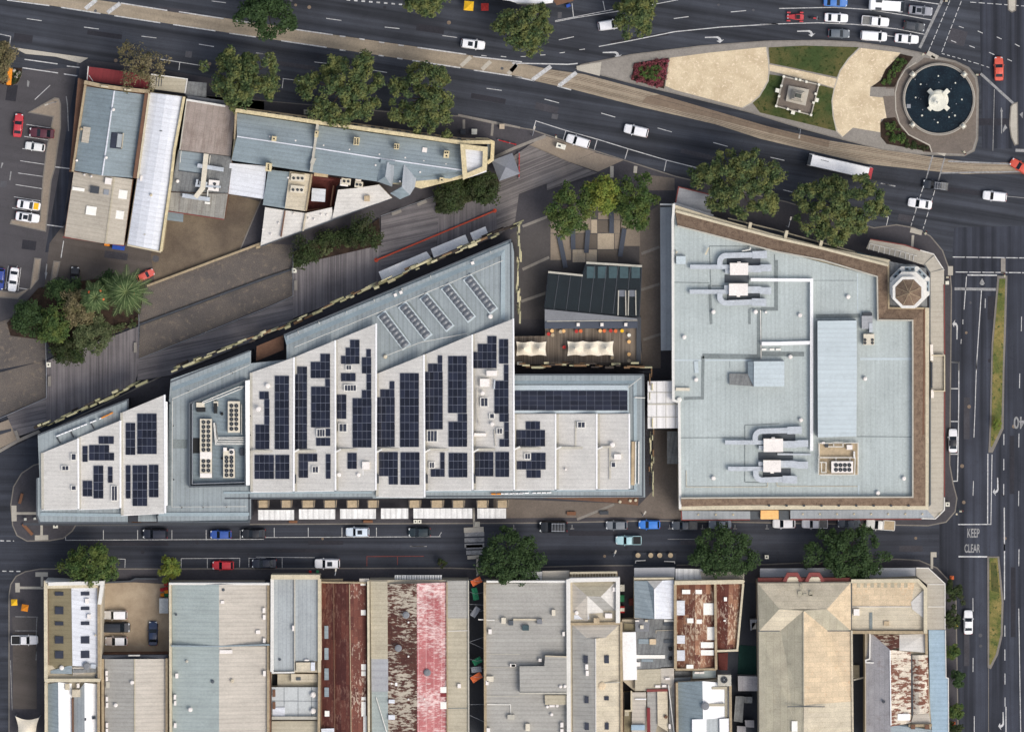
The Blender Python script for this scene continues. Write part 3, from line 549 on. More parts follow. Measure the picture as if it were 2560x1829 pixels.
def fence(pts, label, h=1.2, z0=.4):
    r = root('railing_fence', label, 'fence', P(*pts[0], z0)); wp = W(pts, z0 + h)
    MB().tube(wp, .05, 'steel_grey').build('top_rail', r)
    b = MB()
    for i in range(len(wp) - 1):
        n = max(1, int((wp[i + 1] - wp[i]).length / 2.2))
        for k in range(n):
            p = wp[i].lerp(wp[i + 1], k / n); b.tube([(p.x, p.y, 0), (p.x, p.y, z0 + h)], .05, 'steel_grey')
    b.tube([p - Vector((0, 0, .6)) for p in wp], .03, 'steel_grey'); b.build('railing', r)
fence(q('10', 1195, 1100, 1195, 1540, 2273, 1112) + q('11', 0, 1122, 318, 998, 318, 600), 'steel railing around the stone creek bed beside the boardwalk')
fence(q('10', 392, 1390, 398, 1619) + q('20', 398, 325, 0, 500), 'steel railing around the weedy creek bed at the left edge')
fence(q('11', 1075, 310, 1530, 140), 'steel railing along the boardwalk behind two grey benches')
sheet('weir', q('20', -60, 560, 90, 505, 150, 680, -60, 790), .3, 'tan_slab2', .3); sheet('weir_slot', q('20', -60, 620, 95, 588, 97, 610, -60, 660), .31, 'wall_dark', .02)
sheet('kerb_wall', q('20', -60, 800, 150, 680, 330, 600, 350, 620, 150, 710, -60, 830), .35, 'concrete_grey', .35)

# ---------------------------------------------------------------- park island
isl = d(1280, 152, 1290, 144, 1400, 122, 1560, 102, 1700, 92, 1820, 90, 1900, 94, 1990, 106, 2060, 121, 2120, 136, 2150, 150, 2168, 172, 2172, 200, 2170, 310, 2162, 335, 2140, 346, 2040, 342, 1960, 332, 1880, 312, 1780, 285, 1660, 248, 1500, 208, 1400, 184)
pave('park_island', isl, 'concrete_grey', True, .15)
sheet('gravel_path', q('02', 1360, 500, 1700, 455, 2190, 405) + q('03', 70, 500, 80, 600, 70, 700, 45, 760) + q('02', 2130, 830, 2070, 885, 1985, 930, 1400, 775, 1320, 740), .17, 'gravel', .012)
sheet('gravel_path', q('03', 870, 415, 1210, 455, 1060, 640, 1040, 700, 950, 750, 950, 830, 1140, 850, 1170, 1000, 1040, 1030, 1035, 1140, 800, 1100, 710, 1180, 660, 1130, 640, 1020, 620, 870, 640, 740, 700, 600, 790, 480), .17, 'gravel', .012)
sheet('gravel_path', q('03', 75, 555, 250, 590, 660, 680, 640, 760, 500, 715, 80, 610), .175, 'gravel', .012)
sheet('nose_concrete', q('02', 555, 570, 770, 535, 755, 655, 560, 605), .165, 'concrete_pale', .01)
sheet('lawn_grass', q('03', 75, 410, 380, 395, 850, 408, 760, 500, 690, 600, 660, 665, 260, 580, 85, 545), .21, 'grass_lawn', .05, 'stuff')
sheet('lawn_grass', q('03', 75, 640, 200, 660, 520, 735, 635, 765, 615, 870, 625, 990, 655, 1130, 420, 1070, 0, 970) + q('02', 1990, 930, 2070, 885, 2130, 830) + q('03', 45, 760, 70, 700), .21, 'grass_lawn', .05, 'stuff')
for nm, pts in (('', q('03', 1210, 465, 1320, 490, 1220, 620, 1160, 750, 960, 750, 1040, 690, 1080, 600)), ('', q('03', 1035, 1060, 1070, 1020, 1165, 1010, 1220, 1110, 1320, 1190, 1460, 1260, 1470, 1310, 1090, 1240, 1040, 1180)), ('', q('02', 1050, 545, 1350, 498, 1310, 765, 1028, 690)), ('', q('11', 318, 620, 560, 520, 850, 480, 1060, 330, 1075, 560, 560, 680, 320, 745)), ('', q('11', 1540, 150, 2100, -60, 2080, 120, 1740, 215, 1560, 285))): sheet('planting_bed', pts, .2 if pts[0][0] > 1250 else .5, 'soil', .05 if pts[0][0] > 1250 else .5)
sheet('island_paving', d(2052, 128, 2120, 139, 2148, 153, 2164, 174, 2168, 200, 2166, 308, 2158, 332, 2140, 342, 2050, 338, 2030, 318, 1990, 295, 1968, 262, 1960, 215, 1972, 180, 2000, 155, 2035, 142), .176, 'path_tan', .01)
sheet('pavers', q('03', 950, 765, 1155, 765, 1155, 825, 945, 830), .178, 'concrete_grey', .01)
sheet('planting_bed', q('10', 60, 1230, 330, 930, 480, 900, 850, 850, 1250, 900, 1190, 1240, 470, 1530, 400, 1380, 90, 1340), .22, 'soil', .2)
eb = MB()
for a in (('02', (2190, 405, 2205, 500, 2215, 600, 2205, 700, 2130, 830, 2060, 890, 1985, 930)), ('03', (860, 415, 760, 510, 690, 610, 640, 760, 620, 870, 630, 1000, 660, 1130, 710, 1182)), ('03', (1345, 540, 1250, 600, 1190, 700, 1165, 800, 1170, 950, 1200, 1060, 1280, 1160, 1380, 1210, 1460, 1250, 1480, 1310))): eb.strip(W(q(a[0], *a[1]), .2), .22, .1, .225, 'concrete_pale')
st(eb.build('path_edging'))
sheet('lot_patch', q('30', 105, 625, 330, 630, 325, 745, 110, 745), .135, 'plaza_grey', .01); sheet('lot_patch', q('30', 110, 760, 320, 765, 315, 1420, 112, 1420), .134, 'yard_tar', .01)
e2 = MB()
for a in ((130, 625, 328, 628), (130, 747, 320, 747), (318, 635, 312, 745, 315, 960), (320, 790, 310, 1000), (90, 1000, 105, 1430)): e2.strip(W(q('30', *a), .15), .12, .1, .15, 'line_worn')
st(e2.build('road_markings'))
# ============================================================ BUILDINGS
class Bld:
    def __init__(s, name, label, cat, pts, z, group=None):
        c = np.mean([tuple(p)[:2] for p in W(pts, z)], axis=0)
        s.r = root(name, label, cat, (float(c[0]), float(c[1]), 0), group); s.z = z
    def wall(s, pts, z, m='wall_render', name='wall', z0=-.02):
        MB().prism(W(pts, z), z0, z, m).build(name, s.r); return s
    def flat(s, pts, z, m, name='roof', th=.18, side=None, par=None):
        return MB().prism(W(pts, z), z - th, z, m, side).build(name, par or s.r)
    def roof(s, faces, m, name='roof', th=.15, par=None):
        """faces: lists of (px, py, z); m one material or one each"""
        b = MB()
        for i, f in enumerate(faces): b.slab([P(*p) for p in f], th, m if isinstance(m, str) else m[i])
        return b.build(name, par or s.r)
    def parapet(s, pts, w_, z0, z1, m='parapet_cream', closed=False, name='parapet'):
        MB().strip(W(pts, z1), w_, z0, z1, m, closed).build(name, s.r); return s
    def line(s, pts, w_, z0, z1, m, name, closed=False):
        return MB().strip(W(pts, z1), w_, z0, z1, m, closed).build(name, s.r)
    def box(s, rc, x, y, wx, wy, z0, h, m, name, ang=0, side=None):
        p = P(*q1(rc, x, y), z0 + h); return MB().box(p, wx / 3.444 * S, wy / 3.444 * S, z0, z0 + h, R(ang), m, side).build(name, s.r)
    def vent(s, rc, x, y, z, r=.38, h=.7, m='unit_white', name='roof_vent'):
        p = P(*q1(rc, x, y), z + h)
        o = MB().lathe(p, [(r * .55, z - .1), (r * .55, z + h * .45), (r, z + h * .5), (r * 1.02, z + h * .8), (r * .6, z + h)], m, 14).build(name, s.r); return o
    def fans(s, rc, cells, z, r=.36, par=None, h=.12):
        for x, y in cells:
            p = P(*q1(rc, x, y), z); b = MB().lathe(p, [(r, z - .02), (r, z + h), (r * .86, z + h), (r * .84, z + .03)], 'steel_dark', 16)
            for k in range(5):
                a = k * 2 * math.pi / 5 + x; b.box((p.x + math.cos(a) * r * .45, p.y + math.sin(a) * r * .45), r * .75, r * .3, z + .035, z + .06, a, 'fan_dark')
            b.cyl(p, r * .2, z + .03, z + .10, 'steel_grey', 8).build('fan', par or s.r)
    def chimney(s, rc, x, y, wx, wy, z0, z1, pots, ang=0):
        p = P(*q1(rc, x, y), z1); b = MB().box(p, wx / 3.444 * S, wy / 3.444 * S, z0, z1, R(ang), 'parapet_yellow'); o = b.build('chimney', s.r)
        for i, j in pots:
            MB().box((p.x + i, p.y + j), .3, .3, z1 - .05, z1 + .05, R(ang), 'fan_dark').build('chimney_pot', o)
    def duct(s, pts, w_, z, h, m='duct_steel', name='duct', seams=1.2):
        wp = W(pts, z + h); b = MB().strip(wp, w_, z, z + h, m)
        for i in range(len(wp) - 1):
            A, B = wp[i], wp[i + 1]; ll = (B - A).length; n = int(ll / seams); u = (B - A) / max(ll, 1e-6)
            for k in range(n): b.strip([A + u * (k + .5) * ll / n, A + u * ((k + .5) * ll / n + .08)], w_ + .1, z - .02, z + h + .03, m)
        return b.build(name, s.r)
def zz(pts, z): return [(x, y, z) for x, y in pts]
def lerp2(a, b, t): return (a[0] + (b[0] - a[0]) * t, a[1] + (b[1] - a[1]) * t)

# ---- slate blue twin-slope shop on the north west corner
o_ = q('00', 735, 735, 1290, 800, 1180, 1535, 630, 1470)
b = Bld('gabled_shop', 'shop with slate blue gable roof and a red awning on its street front', 'building', o_, 5)
b.wall(o_, 5.0, 'brick_brown')
b.wall(q('00', 672, 672, 728, 700, 640, 1475, 596, 1480), 4.0, 'brick_brown', 'side_wall')
A, Bq, C, D = [q1('00', *p) for p in ((745, 745), (985, 782), (880, 1512), (640, 1470))]; E, F = q1('00', 1245, 815), q1('00', 1140, 1532)
b.roof([[(*A, 5), (*Bq, 6.3), (*C, 6.3), (*D, 5)], [(*Bq, 6.3), (*E, 5), (*F, 5), (*C, 6.3)]], ['roof_slate_ns', 'roof_slate_ns'])
b.line([Bq, C], .28, 6.25, 6.42, 'roof_lavender', 'ridge_cap')
b.parapet(q('00', 725, 708, 860, 738, 1080, 770, 1285, 790), .75, 4.5, 6.2, 'parapet_dirty'); b.parapet(q('00', 735, 730, 625, 1480), .45, 4.5, 5.5, 'parapet_dirty'); b.parapet(q('00', 1262, 800, 1160, 1535), .7, 4.5, 6.2, 'brick_brown'); b.parapet(q('00', 1285, 805, 1185, 1535), .35, 4.5, 6.3, 'parapet_cream')
for x, y, wx, wy in ((900, 745, 60, 14), (1100, 775, 60, 14)): b.box('00', x, y, wx, wy, 6.1, .5, 'parapet_cream', 'finial', -8)
b.flat(q('00', 755, 575, 900, 592, 1060, 615, 1295, 655, 1280, 770, 745, 692), 3.6, 'red_metal', 'awning', .12)
b.line(q('00', 760, 572, 750, 690), .18, 3.5, 3.7, 'parapet_white', 'awning_edge'); b.line(q('00', 765, 650, 800, 700), .12, 3.6, 3.75, 'parapet_white', 'awning_stay')
b.box('00', 740, 1162, 62, 135, 5.1, .5, 'roof_beige', 'skylight', -8, 'gutter_pale'); b.box('00', 1005, 1212, 105, 135, 5.7, .6, 'roof_glass', 'skylight', -6, 'parapet_cream'); b.box('00', 1030, 1212, 45, 115, 5.7, .75, 'roof_grey_ns', 'skylight_lid', -6); b.line(q('00', 1062, 1148, 1045, 1280), .2, 6.2, 6.45, 'parapet_cream', 'skylight_edge')
for x, y in ((975, 945), (912, 1358)): b.vent('00', x, y, 6.3, .32)
b.vent('00', 660, 1382, 5.1, .25); b.vent('00', 698, 1110, 5.0, .3, .9, 'parapet_dirty', 'flue')
# ---- beige shed behind it
o_ = q('00', 635, 1475, 1148, 1545) + q('10', 1068, 560, 550, 488)
b = Bld('beige_shed', 'beige gabled workshop with white skylight sheets behind the slate blue shop', 'building', o_, 4.6)
b.wall(o_, 4.6, 'brick_brown')
A, Bq, C, D = q1('00', 635, 1480), q1('00', 985, 1525), q1('10', 908, 548), q1('10', 555, 488); E, F = q1('00', 1140, 1545), q1('10', 1066, 560)
b.roof([[(*A, 4.6), (*Bq, 5.6), (*C, 5.6), (*D, 4.6)], [(*Bq, 5.6), (*E, 4.9), (*F, 4.9), (*C, 5.6)]], ['roof_beige', 'roof_beige'])
b.line([Bq, C], .3, 5.55, 5.7, 'roof_tan_strip', 'ridge_cap'); b.line(q('10', 540, 490, 1068, 566), .22, 4.2, 4.75, 'red_trim', 'fascia')
for x, y, wx, wy, z in ((1035, 122, 120, 75, 5.25), (1010, 298, 112, 72, 5.25), (785, 265, 88, 75, 5.25), (675, 80, 105, 28, 4.95)): b.box('10', x, y, wx, wy, z, .1, 'skylight_white', 'skylight_sheet', -8)
b.box('10', 815, 85, 75, 60, 5.1, .5, 'steel_dark', 'roof_hatch', -8); b.box('00', 932, 1560, 55, 55, 5.3, .8, 'unit_white', 'cooler_unit', -8); b.box('10', 915, 105, 45, 45, 5.3, .3, 'steel_grey', 'roof_hatch', -8)
for x, y in ((725, 1505), (785, 1520)): b.vent('00', x, y, 4.9, .22, 1.2)
b.vent('00', 775, 1475, 4.9, .3, .5, 'brick_brown', 'flue')
# ---- narrow white barrel hall
o_ = q('00', 1292, 792, 1592, 832, 1500, 1350) + q('10', 1395, 605, 1380, 625, 1090, 560)
b = Bld('narrow_hall', 'long narrow hall with one pale lavender white roof', 'building', o_, 5.2); b.wall(o_, 5.2, 'parapet_dirty')
L0, L1, R0, R1 = q1('00', 1295, 798), q1('10', 1098, 552), q1('00', 1568, 832), q1('10', 1368, 608)
fs = []
for k in range(4):
    t0, t1 = k / 4, (k + 1) / 4; h = lambda t: 5.3 + .7 * math.sin(math.pi * t)
    fs.append([(*lerp2(L0, R0, t0), h(t0)), (*lerp2(L0, R0, t1), h(t1)), (*lerp2(L1, R1, t1), h(t1)), (*lerp2(L1, R1, t0), h(t0))])
b.roof(fs, 'roof_lavender'); b.parapet(q('00', 1585, 835, 1500, 1300) + q('10', 1470, 20, 1385, 615), .5, 4.9, 6.0, 'parapet_yellow'); b.line(q('10', 1095, 560, 1385, 620), .3, 5.0, 5.5, 'parapet_cream', 'gutter')
b.vent('10', 1300, 130, 5.9, .3, .5, 'parapet_cream'); b.box('00', 1215, 1535, 16, 45, 5.3, .6, 'unit_white', 'flue', -8); b.box('00', 1385, 1128, 22, 8, 6.0, .1, 'steel_dark', 'roof_hatch'); b.box('10', 1245, 468, 16, 10, 5.9, .15, 'gutter_pale', 'roof_hatch')
b.flat(q('00', 1300, 640, 1612, 682, 1592, 805, 1285, 765), 4.0, 'roof_tan_strip', 'awning', .3)
for i in range(3): b.line(q('00', 1350 + i * 22, 660, 1342 + i * 22, 745), .16, 3.95, 4.03, 'steel_dark', 'awning_slot')
b.line(q('00', 1300, 640, 1612, 682, 1592, 805), .22, 3.8, 4.1, 'parapet_white', 'awning_edge')
# ---- rusty pink-brown roof and the plant roof
o_ = q('00', 1605, 850, 2030, 920, 1985, 1345, 1545, 1290)
b = Bld('flat_workshop', 'workshop under a weathered pink brown flat roof with a white north gutter', 'building', o_, 5.6); b.wall(o_, 5.5, 'wall_grey')
b.flat(o_, 5.6, 'roof_pinkbrown'); b.line(q('00', 1605, 860, 1940, 915), .4, 5.4, 5.8, 'parapet_white', 'gutter'); b.line(q('00', 1608, 865, 1548, 1290), .25, 5.4, 5.7, 'gutter_pale', 'gutter')
b.flat(q('00', 1612, 700, 1780, 715, 1775, 840, 1597, 825), 3.5, 'roof_dull', 'awning', .15); b.flat(q('00', 1612, 825, 2030, 880, 2030, 925, 1610, 855), 4.2, 'wall_grey', 'front_ledge', .3)
o_ = q('00', 1535, 1290, 1985, 1350, 2000, 1400) + q('10', 1965, 125, 1930, 335, 1440, 262, 1470, 100)
b = Bld('plant_annexe', 'annexe with grey weathered roof carrying steel ducts and a white fan unit', 'building', o_, 4.6); b.wall(o_, 4.4, 'brick_brown')
b.flat(q('00', 1535, 1290, 1985, 1350, 2000, 1420) + q('10', 1962, 115, 1470, 100), 4.5, 'roof_dull'); s0 = q('10', 1470, 108, 1962, 120, 1930, 335, 1442, 264)
b.roof([[(*s0[0], 4.9), (*s0[1], 4.9), (*s0[2], 4.5), (*s0[3], 4.5)]], 'roof_weather'); b.line(q('10', 1930, 340, 1440, 268), .18, 4.3, 4.6, 'red_trim', 'gutter')
b.flat(q('00', 1545, 1300, 1755, 1325, 1735, 1500, 1540, 1470), 4.56, 'roof_slate', 'roof_sheet', .1)
for pts, w_ in ((q('00', 1775, 1325, 1745, 1619) + q('10', 1690, 60, 1682, 150), .95), (q('00', 1700, 1425, 1925, 1462), .8), (q('10', 1570, 132, 1690, 152, 1805, 168), .8), (q('00', 1700, 1545, 1690, 1600, 1900, 1610), .4)): b.duct(pts, w_, 4.9, .56 + .5 * w_ / 2 + len(pts) * .02, 'duct_steel' if w_ < .9 else 'unit_cream')
b.line(q('00', 1535, 1470, 1730, 1495), .12, 4.55, 4.7, 'steel_dark', 'pipe'); b.line(q('00', 1560, 1300, 1550, 1400), .12, 4.5, 4.7, 'pipe_white', 'pipe'); b.line(q('00', 1810, 1340, 1800, 1420), .14, 4.5, 4.7, 'pipe_white', 'pipe'); b.line(q('10', 1790, 85, 1785, 150), .2, 4.9, 5.1, 'pipe_white', 'pipe')
b.box('10', 1840, 48, 90, 92, 4.6, .9, 'unit_white', 'fan_unit', -6); b.fans('10', [(1848, 34), (1850, 64)], 5.52, .3); b.box('10', 1750, 35, 70, 40, 4.6, .8, 'duct_steel', 'fan_unit', -6); b.box('10', 1785, 198, 45, 18, 4.7, .25, 'skylight_white', 'skylight_sheet', -8)
b.vent('00', 1528, 1560, 4.5, .35); b.flat(q('10', 1440, 270, 1580, 288, 1576, 362, 1432, 345), 3.0, 'roof_slate_ns', 'awning', .12)
# ---- long yellow parapet building
ridge = q('00', 2040, 1175) + q('01', 480, 1270, 1070, 1365, 1790, 1468)
N = q('00', 2040, 975) + q('01', 500, 1075, 1100, 1160, 1765, 1248); So = q('00', 1992, 1382) + q('01', 470, 1482, 1050, 1560, 1790, 1500)
o_ = [N[0], N[1], N[2], N[3], q1('01', 1800, 1530), q1('11', 1420, 75), q1('11', 1370, 60), q1('01', 1050, 1565), So[1], So[0]]
b = Bld('terrace_block', 'long terrace block with slate blue roof and cream yellow parapet facing the avenue', 'building', o_, 7); b.wall(o_, 7, 'parapet_yellow')
S2 = [q1('00', 1992, 1382), q1('01', 470, 1482), q1('01', 1050, 1565), q1('01', 1790, 1500)]
b.roof([[(*N[i], 7.1), (*N[i + 1], 7.1), (*ridge[i + 1], 8.6), (*ridge[i], 8.6)] for i in range(3)], 'roof_slate')
b.roof([[(*ridge[i], 8.6), (*ridge[i + 1], 8.6), (*S2[i + 1], 7.1), (*S2[i], 7.1)] for i in range(3)] + [[(*S2[2], 7.1), (*S2[3], 7.1), (*q1('11', 1420, 70), 6.8), (*q1('11', 1360, 60), 6.8)]], 'roof_slate_ns')
b.line(ridge, .25, 8.55, 8.72, 'roof_lavender', 'ridge_cap')
b.parapet(q('00', 2028, 950) + q('01', 500, 1050, 1100, 1135, 1765, 1228, 2020, 1225), .75, 6.5, 9.2, 'parapet_yellow')
b.line(q('00', 2028, 930) + q('01', 500, 1022, 1100, 1108, 1765, 1200, 2010, 1210), .55, 4.2, 7.4, 'parapet_dirty', 'cornice')
b.line(q('00', 2028, 940) + q('01', 500, 1034, 1100, 1119, 1765, 1212), .35, 7.4, 8.0, 'parapet_cream', 'cornice')
for i in range(26):
    t = i / 25; x, y = lerp2(q1('01', 40, 965), q1('01', 1900, 1215), t)
    MB().box(P(x, y, 8.0), .8, .25, 7.5, 8.1, R(-7.5), 'wall_dark' if i % 3 else 'parapet_cream').build('window_head', b.r)
b.line(q('00', 2032, 950, 2020, 1200), .4, 6.5, 8.0, 'parapet_dirty', 'party_wall'); b.line(q('01', 530, 1065, 505, 1260, 472, 1480), .5, 7.0, 8.9, 'gutter_pale', 'party_wall'); b.line(q('01', 500, 1360, 480, 1410), .8, 8, 9.0, 'gutter_pale', 'party_wall')
for x, y, wx, wy, pots in ((155, 1195, 38, 42, [(0, 0)]), (520, 1155, 30, 55, [(0, .25)]), (865, 1217, 48, 66, [(-.25, .4), (.25, .4), (-.25, 0), (.25, 0), (-.25, -.4), (.25, -.4)]), (1210, 1262, 42, 48, [(-.25, .2), (.25, .2), (-.25, -.2), (.25, -.2)]), (1640, 1330, 46, 62, [(-.2, .35), (.2, .35), (0, -.3)]), (107, 1440, 48, 70, [(0, 0), (0, .4), (0, -.4)]), (1600, 1550, 40, 40, [(0, 0)])): b.chimney('01', x, y, wx, wy, 6.5, 9.6, pots, -7)
for x, y in ((118, 1178), (340, 1212), (582, 1254), (805, 1290), (1062, 1330), (1285, 1360), (1445, 1388), (1635, 1415), (1028, 1422), (1412, 1482), (1240, 1562), (275, 1530)): b.vent('01', x, y, 7.9, .2, .5)
b.box('01', 1452, 1292, 40, 40, 7.6, .3, 'unit_white', 'skylight', -8)
pr = q('01', 1780, 1262, 1975, 1285, 1968, 1450, 1800, 1520); b.flat(q('01', 1765, 1245, 1990, 1270, 1985, 1480, 1790, 1545), 9.0, 'roof_lavender', 'corner_roof', 2.2, 'parapet_yellow'); b.parapet(pr, .95, 8.9, 10.0, 'parapet_yellow', True)
pr2 = q('01', 1990, 1215, 2055, 1222, 2048, 1375, 1998, 1400); b.flat(pr2, 6.0, 'roof_slate', 'corner_ledge', 5.9, 'parapet_yellow'); b.parapet(q('01', 1890, 1200, 1990, 1205, 2040, 1228, 2032, 1375, 1990, 1405), .7, 5.9, 7.0, 'parapet_yellow')
hp = q('01', 1065, 1385, 1200, 1395, 1172, 1608, 1045, 1565); ap = q1('01', 1112, 1520)
tp = q1('01', 1130, 1400)
b.roof([[(*hp[0], 8.2), (*tp, 9.4), (*ap, 9.4), (*hp[3], 7.3)], [(*tp, 9.4), (*hp[1], 8.2), (*hp[2], 7.3), (*ap, 9.4)], [(*ap, 9.4), (*hp[2], 7.3), (*hp[3], 7.3)], [(*hp[0], 8.2), (*hp[1], 8.2), (*tp, 9.4)]], ['roof_slate', 'awning_grey_h', 'roof_slate', 'roof_slate'], 'hipped_dormer')
h2 = q('01', 1275, 1392, 1388, 1482) + q('11', 1368, 62, 1325, 130, 1240, 166, 1155, 115) + q('01', 1255, 1600); ap = q1('01', 1270, 1530); ap2 = q1('11', 1255, 60)
b.roof([[(*h2[0], 8.4), (*h2[1], 7.4), (*h2[2], 7.2), (*ap2, 9.2)], [(*h2[0], 8.4), (*ap2, 9.2), (*h2[6], 7.3)], [(*ap2, 9.2), (*h2[2], 7.2), (*h2[3], 7.2)], [(*ap2, 9.2), (*h2[3], 7.2), (*h2[4], 7.2)], [(*ap2, 9.2), (*h2[4], 7.2), (*h2[5], 7.2)], [(*ap2, 9.2), (*h2[5], 7.2), (*h2[6], 7.3)]], ['awning_grey_h', 'roof_slate', 'awning_grey_h', 'roof_slate_ns', 'roof_slate', 'roof_slate'], 'hipped_dormer')
b.flat(q('01', 1075, 1370, 1200, 1390, 1198, 1425, 1070, 1405), 9.1, 'roof_slate_ns', 'dormer_link', .6)
# rear annexes of the block
def lean(label, pts, zs, m, wm='wall_render', cat='outbuilding', name='lean_to'):
    b = Bld(name, label, cat, pts, min(zs)); b.wall(pts, min(zs) - .05, wm); b.roof([[(*p, z) for p, z in zip(pts, zs)]], m); return b
lean('pinkish white lean-to roof behind the west end of the cream terrace', d(510, 362, 592, 369, 586, 442, 504, 430), (4.6, 4.6, 4.0, 4.0), 'roof_lavender')
b = lean('slate blue lean-to with cream curved sheets and two fan units', q('01', 105, 1462, 470, 1500) + q('11', 425, 265, 245, 245, 58, 215), (5.2, 5.2, 4.2, 4.2, 4.2), 'roof_slate_ns')
b.flat(q('01', 290, 1475, 468, 1500) + q('11', 425, 268, 248, 243), 5.3, 'roof_cream', 'roof_sheet', .3)
b.line(q('01', 480, 1500) + q('11', 430, 265), .3, 4, 5.6, 'parapet_dirty', 'party_wall')
for x, y in ((360, -20), (355, 80)):
    b.box('11', x, y, 115, 62, 5.3, .8, 'unit_cream', 'fan_unit', -6); b.fans('11', [(x - 35, y + 4), (x + 3, y + 4), (x + 38, y + 6)], 6.12, .28)
b = Bld('rear_courtyard', 'walled maroon courtyard behind the terrace with a white box shed', 'courtyard', q('11', 480, 0, 735, 0, 690, 200, 440, 250), .2)
b.flat(q('01', 485, 1500, 745, 1540) + q('11', 690, 60, 670, 225, 435, 262), .5, 'maroon_floor', 'floor', .45); b.box('11', 538, 130, 118, 110, .5, 2.6, 'roof_lavender', 'shed', -4, 'wall_dark'); b.parapet(q('11', 478, 0, 432, 265, 640, 240, 668, 50), .3, .3, 2.4, 'brick_brown', False, 'yard_wall')
b.flat(q('01', 545, 1530, 690, 1550) + q('11', 640, 5, 560, 0), 3.0, 'maroon_floor', 'pergola_roof', .12); b.box('01', 560, 1500, 120, 45, 2.6, .6, 'hood_tan', 'store', -6)
b = lean('white skillion roof with a square tan vent beside the hipped dormers', q('11', 705, 85, 860, 70, 1060, 40, 1172, 155, 655, 342), (4.4, 4.6, 4.8, 4.2, 3.8), 'roof_white'); b.box('11', 955, 160, 48, 48, 4.3, .7, 'hood_tan', 'roof_vent'); b.line(q('11', 655, 345, 1172, 158), .2, 3.6, 4.1, 'steel_dark', 'gutter')
b.box('01', 775, 1565, 80, 55, 4.7, .8, 'unit_cream', 'fan_unit', -6); b.fans('01', [(760, 1560), (795, 1562)], 5.52, .28); b.box('11', 760, 25, 70, 55, 4.5, .8, 'unit_white', 'fan_unit', -6); b.box('11', 885, 40, 70, 50, 4.6, .8, 'unit_cream', 'fan_unit', -6); b.fans('11', [(870, 38), (900, 42)], 5.42, .28); b.box('01', 880, 1560, 50, 30, 4.6, .5, 'unit_white', 'fan_unit', -6)
b = lean('low grey white roof along the boardwalk edge with small round vents', q('11', 78, 235, 255, 262, 430, 285, 655, 235, 662, 342, 38, 572), (3.8, 3.8, 3.8, 3.8, 3.3, 3.3), 'roof_white'); b.line(q('11', 250, 265, 215, 490), .25, 3.5, 4.0, 'brick_brown', 'party_wall'); b.line(q('11', 428, 290, 405, 440), .3, 3.5, 4.0, 'roof_cream', 'party_wall'); b.line(q('11', 655, 348, 38, 575), .2, 3.0, 3.5, 'steel_dark', 'gutter')
for x, y in ((195, 372), (325, 288), (560, 298), (610, 302), (452, 332), (500, 340), (128, 468), (60, 425)): b.vent('11', x, y, 3.6, .2, .4)

# ================================================ the wedge shaped main building with the saw-tooth roofs
wp_ = d(88, 965, 280, 900, 318, 890, 380, 848, 557, 778, 640, 740, 1138, 536, 1143, 832, 1432, 832, 1434, 1105, 557, 1107, 557, 1153, 90, 1157)
b = Bld('wedge_building', 'wedge shaped civic building with white saw-tooth roofs covered in solar panels', 'building', wp_, 9); mb = b
M1 = q('20', 325, 648, 1100, 342, 1100, 490, 1045, 520, 1045, 1320, 1100, 1330, 1100, 1395, 340, 1397, 318, 1330, 318, 1015, 340, 1010)
M2 = q('20', 1470, 165) + d(557, 778, 557, 1152) + q('20', 1360, 1390, 1355, 1335, 1415, 1320, 1415, 1240, 1440, 1240, 1455, 345)
M3 = d(557, 806, 636, 798, 636, 745, 1137, 538, 1141, 560, 1141, 833, 1430, 833, 1432, 1103, 557, 1107)
for k in (M1, M2, M3): b.wall(k, 8.95, 'wall_dark')
b.wall(q('20', 1040, 500, 1110, 470, 1430, 330, 1475, 340, 1475, 1390, 1040, 1390), 6.0, 'wall_dark')
b.flat(M1, 9.0, 'roof_zinc', 'lower_roof'); b.flat(M2, 9.0, 'roof_zinc', 'lower_roof'); b.flat(M3, 9.0, 'roof_zinc', 'lower_roof')
# inclined metal edge bands
def band(outer, inner, z0, z1, m, name='roof_edge'):
    b.roof([[(*outer[i], z0), (*outer[i + 1], z0), (*inner[i + 1], z1), (*inner[i], z1)] for i in range(len(outer) - 1)], m, name, .1)
band(q('11', 240, 1335, 2190, 520, 2195, 1200), q('11', 262, 1420, 2110, 650, 2105, 1200), 8.6, 9.3, 'mansard')
band(q('20', 1465, 185, 2150, -80), q('20', 1490, 265, 2150, 15), 8.6, 9.3, 'mansard'); band(q('20', 2145, 1390, 1365, 1390), q('20', 2145, 1310, 1365, 1310), 8.6, 9.25, 'mansard'); band(q('20', 1100, 1395, 342, 1395), q('20', 1050, 1320, 350, 1310), 8.6, 9.2, 'mansard')
band(q('22', 1120, 1165, 1125, 130, 20, 130), q('22', 1050, 1110, 1045, 205, 20, 205), 8.6, 9.25, 'mansard'); band(q('21', -280, 1185, 1000, 1180), q('21', -280, 1130, 1000, 1128), 8.6, 9.2, 'mansard'); band(q('21', 1460, 1170, 2273, 1165) + q('22', 1120, 1165), q('21', 1460, 1120, 2273, 1120) + q('22', 1060, 1112), 8.6, 9.2, 'mansard')
for pts in (q('11', 240, 1335, 2192, 515, 2197, 1200), q('20', 325, 645, 1100, 340, 1100, 490), q('20', 318, 1015, 318, 1330, 340, 1397, 1100, 1397), q('20', 1465, 190, 2150, -80), q('20', 1365, 1392, 2145, 1392, 2145, 1150), q('21', -270, 1188, 1005, 1183), q('21', 1455, 1172, 2273, 1170) + q('22', 0, 1170, 1125, 1170, 1130, 125, 20, 125)): b.line(pts, .3, 8.3, 9.05, 'gutter', 'gutter')
